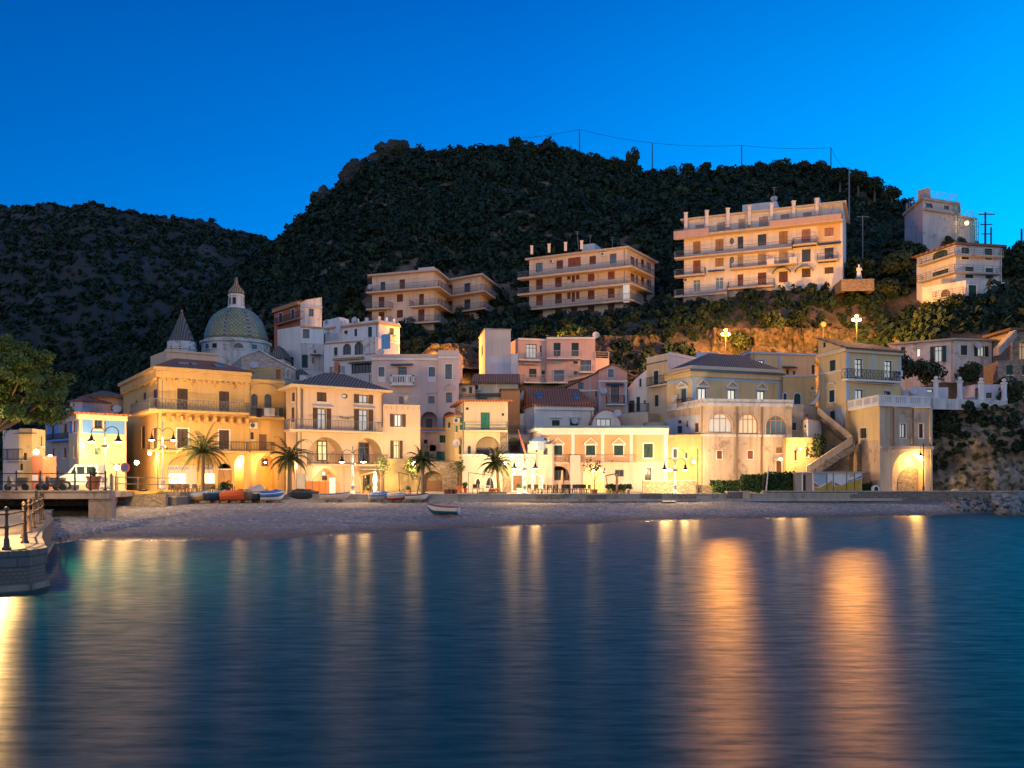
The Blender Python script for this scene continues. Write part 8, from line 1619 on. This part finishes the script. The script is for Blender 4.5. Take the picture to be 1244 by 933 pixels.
# ================================================================== hill: poles, wires, statue, trees
ridgepoles = []
for x, y0, y1, lb in ((704, 157, 185, 'ridge line pole leftmost of the four that carry the wire'), (792.5, 173.5, 208, 'second ridge line pole, right of the pointed tree'), (901, 176.5, 212, 'third ridge line pole, above the rightmost apartment block'), (1009.5, 179.5, 215, 'fourth ridge line pole, at the right end of the wire')):
    D = 252; p = P(x, y0, D); o = MB().tube([(p.x, p.y, zat(y1, D)-3), tuple(p)], [.18, .13], 6).build('pole', irondk, base=(p.x, p.y, zat(y1, D)-3)); tag(o, lb, 'pole'); ridgepoles.append(p)
ends = [P(628, 168, 256)]+ridgepoles+[P(1032, 206, 200)]
for i, (a, c) in enumerate(zip(ends, ends[1:])):
    o = MB().tube([a.lerp(c, t)-Vector((0, 0, 5.*t*(1-t)*(c-a).length/20*.35)) for t in np.linspace(0, 1, 12)], .045, 4, False).build('cable', irondk, base=a); tag(o, ('thin wire sagging left of the first ridge pole', 'thin wire between the first and second ridge poles', 'thin wire between the second and third ridge poles', 'thin wire between the third and fourth ridge poles', 'thin wire falling from the fourth ridge pole to the tall mast')[i], 'wire')
p = P(1031.5, 203, 190); o = MB().tube([(p.x, p.y, ground(p.x, p.y)-1), tuple(p)], [.22, .15], 8).build('mast', iron, base=(p.x, p.y, ground(p.x, p.y))); tag(o, 'tall grey mast standing among trees right of the rightmost apartment block', 'mast')
p = P(1197, 258, 140); po = empty('electric_pole', (p.x, p.y, 34), 'dark electric pole with crossarms and insulators right of the scaffolded building', 'electric pole'); MB().tube([(p.x, p.y, 33), tuple(p)], [.2, .14], 8).build('pole', irondk, po)
for dy, w_ in ((.3, 1.5), (1.9, 1.1), (3.4, .9)): MB().bar((p.x-w_*.7, p.y, p.z-dy), (p.x+w_, p.y, p.z-dy), .14).build('crossarm', irondk, po)
mb = MB()
for k in range(4): mb.lathe((p.x-.9+k*.6, p.y, p.z-.22), [(.08, 0), (.1, .15), (.05, .3)], 6)
mb.build('insulator', wfr, po)
p = P(1204, 276, 140); tag(MB().tube([(p.x, p.y, 33), tuple(p)], [.15, .12], 6).build('pole', irondk, base=(p.x, p.y, 33)), 'short dark pole just right of the electric pole', 'pole')
p = P(1241, 278, 132); tag(MB().tube([(p.x, p.y, 30), tuple(p)], [.18, .13], 6).build('pole', irondk, base=(p.x, p.y, 30)), 'dark pole rising from the tree at the right edge', 'pole')
p = P(1048, 262, 150); tag(MB().tube([(p.x, p.y, 34), tuple(p)], .1, 6).bar((p.x-1, p.y, p.z-.2), (p.x+1.1, p.y, p.z-.2), .12).build('antenna_mast', iron, base=(p.x, p.y, 34)), 'T shaped antenna mast between apartment block and crest building', 'antenna')
for x, y0, y1, D, lb in ((701, 281, 304, 150, 'white slanted aerial on the middle apartment block'), (717, 285, 305, 152, 'thin aerial mast on the middle apartment block'), (744, 288, 305, 151, 'right aerial mast on the middle apartment block'), (940.5, 227, 246, 142, 'tall aerial above the dish on the rightmost apartment block')):
    p = P(x, y0, D); q = P(x+(2 if 'slanted' in lb else 0), y1, D); mb = MB().tube([q, p], .05, 5); mb.bar(p+Vector((-.4, 0, -.1)), p+Vector((.4, 0, -.1)), .05).bar(p+Vector((-.3, 0, -.4)), p+Vector((.3, 0, -.4)), .05); tag(mb.build('roof_aerial', iron, base=q), lb, 'aerial')
p = P(1043.5, 337, 131); s_ = 1.95; o = empty('statue', p, 'white robed statue on the garden terrace right of the rightmost apartment block', 'statue')
mb = MB().lathe(p, [(.42*s_/1.9, 0), (.4, .1), (.3, .7), (.27, 1.05), (.3, 1.3), (.2, 1.48), (.09, 1.55), (.09, 1.6), (.14, 1.68), (.15, 1.8), (.1, 1.92), (.01, 1.96)], 14, 1., .75)
mb.build('figure', wtrim, o, True)
for s in (-1, 1): MB().tube([p+Vector((s*.28, 0, 1.38)), p+Vector((s*.38, -.1, 1.05)), p+Vector((s*.2, -.3, .95))], [.09, .08, .05], 6).build('sleeve', wtrim, o)
MB().box(p.x-.4, p.x+.4, p.y-.3, p.y+.5, p.z-1.2, p.z).build('plinth', grey, o)
b = Building('garden_terrace_wall', 'rough garden terrace wall with red flowers below the white statue', 'terrace wall', [(1022, 129.5), (1062, 129)], zat(353, 129), zat(338.5, 129), stone('rubble_dark', (.30, .24, .18), (.2, .15, .11), 1.6), 5); b.finish()
b = Building('hill_road_wall', 'long lamp lit retaining wall of the hill road behind the mustard house', 'stone wall', [(850, 123.5), (1062, 123.3)], 17, zat(404, 123), stone('rubble_warm', (.46, .34, .22), (.32, .23, .15), 1.2), 1.) if False else None
# trees that stand out one by one
treeleaf = leafmat('tree_leaf', (.014, .026, .012), (.05, .068, .026)); TP = []
for k in range(5):
    v, t = crown_quads(1., 9, 1500, .085, .9, 900+k); me_o = npmesh('crown', v, np.arange(len(v)).reshape(-1, 4), treeleaf, np.clip(t+.05*k, 0, 1)); mesh = me_o.data; bpy.data.objects.remove(me_o); TP.append(mesh)
tm = MB().tube([(0, 0, -1.6), (.05, 0, -.9), (-.03, 0, -.2), (.02, 0, .3)], [.12, .09, .07, .03], 6); tm.tube([(0, 0, -.5), (.4, .1, .1)], [.05, .02], 5).tube([(0, 0, -.4), (-.4, -.1, .15)], [.05, .02], 5); tob = tm.build('trunk', bark); TRUNK = tob.data; bpy.data.objects.remove(tob)
def tree(x, y, D, r, label, group=None, sz=1., k=None, cat='tree', name='tree'):
    p = P(x, y, D); z0 = p.z-0.78*r*sz
    if 110 < D < 200: z0 = ground(p.x, p.y)-.25*r
    o = empty(name, (p.x, p.y, z0), label, cat, group); i = random.randrange(5) if k is None else k
    c = bpy.data.objects.new('crown', TP[i]); link(c); c.parent = o; c.location = (0, 0, 0.78*r*sz); c.scale = (r, r, r*sz); c.rotation_euler = (0, 0, random.uniform(0, 6.28))
    t = bpy.data.objects.new('trunk', TRUNK); link(t); t.parent = o; t.location = (0, 0, 0.78*r*sz); t.scale = (r, r, r*sz); return o
for x, y, r in ((520, 186, 3.0), (537, 183, 2.6), (556, 182, 3.2), (575, 180, 2.6), (593, 181, 3.2), (612, 180, 2.8), (634, 175, 3.2), (650, 180, 3.), (668, 174, 3.6), (684, 181, 3.), (702, 186, 3.3), (722, 188, 3.2), (742, 194, 2.8), (815, 204, 2.7), (835, 201, 3.), (856, 200, 3.2), (879, 202, 2.8), (903, 203, 2.8), (925, 200, 3.3), (948, 197, 3.6), (972, 200, 3.4), (996, 199, 3.2), (1020, 207, 3.), (1042, 212, 3.4), (1062, 218, 3.1), (1083, 228, 3.)): tree(x, y+7, 250 if x < 1000 else 235, r*.92, 'dark bushy tree standing on the ridge line of the near hill', 'trees along the ridge line')
tree(767, 196, 249, 2.2, 'pointed dark tree alone on the ridge between two poles', sz=2.); tree(1047, 296, 139, 3.2, 'round dark tree right of the rightmost apartment block'); tree(1090, 312, 138, 3.6, 'broad grey green tree left of the hillside villa'); tree(1075, 342, 133, 2.3, 'small bushy tree below the broad tree left of the hillside villa'); tree(1107, 288, 146, 3., 'dark tree before the sheeted wall of the crest building')
tree(1152, 285, 148, 1.1, 'slim dark tree in front of the scaffolded building', sz=1.4); tree(1169, 283, 148, .9, 'narrow leafy tree beside the orange bulb on the crest building', sz=1.7); tree(1236, 322, 133, 3., 'large dark tree at the right edge beside the hillside villa', sz=1.3); tree(1240, 372, 122, 3.2, 'dark tree at the right edge above the stone tower room')
tree(940, 372, 127, 2.4, 'dense tree on the slope under the blue canopies'); tree(898, 388, 124, 2., 'bushy tree beside the left hill road lamp'); tree(965, 360, 129, 1.8, 'small dark tree at the foot of the right blue canopy', sz=.9); tree(1090, 445, 100, 2.1, 'dark garden tree left of the long white house front'); tree(1125, 450, 100, 2., 'dark garden tree under the lit window of the long white house'); tree(1176, 455, 99, 1.5, 'small round tree behind the columned terrace'); tree(563, 400, 137, 2.4, 'bushy tree right of the leftmost apartment block'); tree(585, 408, 135, 2., 'low bushy tree above the blank pale tower house'); tree(765, 440, 116, 2., 'dark round tree on the rocky slope right of the salmon house'); tree(505, 405, 136, 1.6, 'low tree before the leftmost apartment block'); tree(990, 545, 88.6, 1.1, 'small dark tree on the rubble beside the stairway', sz=1.4); tree(735, 400, 133, 1.6, 'leafy shrub tree under the middle apartment block'); tree(690, 396, 136, 1.4, 'small shrub tree under the middle apartment block balconies'); tree(136, 470, 120, 2.4, 'dark tree beside the far orange house'); tree(1150, 520, 88.5, 1.4, 'dark bush tree hanging on the cliff below the terrace', sz=.8); tree(1228, 480, 92, 2.1, 'dark tree on the cliff top at the right edge')

p = P(481, 190, 257); bm = bmesh.new(); bmesh.ops.create_icosphere(bm, subdivisions=5, radius=1.); bmv = np.array([v.co[:] for v in bm.verts]); dsp = 1+.16*fbm(bmv[:, 0]+bmv[:, 1]*.6, bmv[:, 2]*1.3-bmv[:, 1]*.5, 1.1, 5, 91)-.22*np.abs(fbm(bmv[:, 0]*1.5, bmv[:, 2]*.6+bmv[:, 1], .7, 4, 92))
for v, k in zip(bm.verts, dsp): v.co *= k
me = bpy.data.meshes.new('crag'); bm.to_mesh(me); bm.free(); me.materials.clear(); me.materials.append(rock('crag_rock', (.05, .052, .055), (.11, .11, .115), .25))
for dx, dz, s3, lb in ((0, 0, (7.5, 5, 4.6), 'bare rocky knob on the left shoulder of the near hill'), (-11, -6, (6, 5, 4.2), 'smaller rock step just left of the rocky knob'), (-20, -14, (5.5, 5, 5), 'rock bluff on the left edge of the near hill skyline')):
    o = bpy.data.objects.new('rock_outcrop', me); link(o); o.location = (p.x+dx, p.y, p.z+dz-.6); o.scale = s3; o.rotation_euler = (.2, .1*dx, dx); tag(o, lb, 'rock')

for x, y, D, r, lb in ((1128, 380, 119, 2.0, 'dark bushy tree at the left foot of the hillside villa'), (1160, 386, 116.5, 1.9, 'bushy tree before the middle of the villa retaining wall'), (1192, 386, 116, 1.7, 'dark bush tree right of centre under the hillside villa'), (1222, 392, 115.5, 1.6, 'dark bush tree under the right corner of the hillside villa')): tree(x, y, D, r, lb, sz=.9)
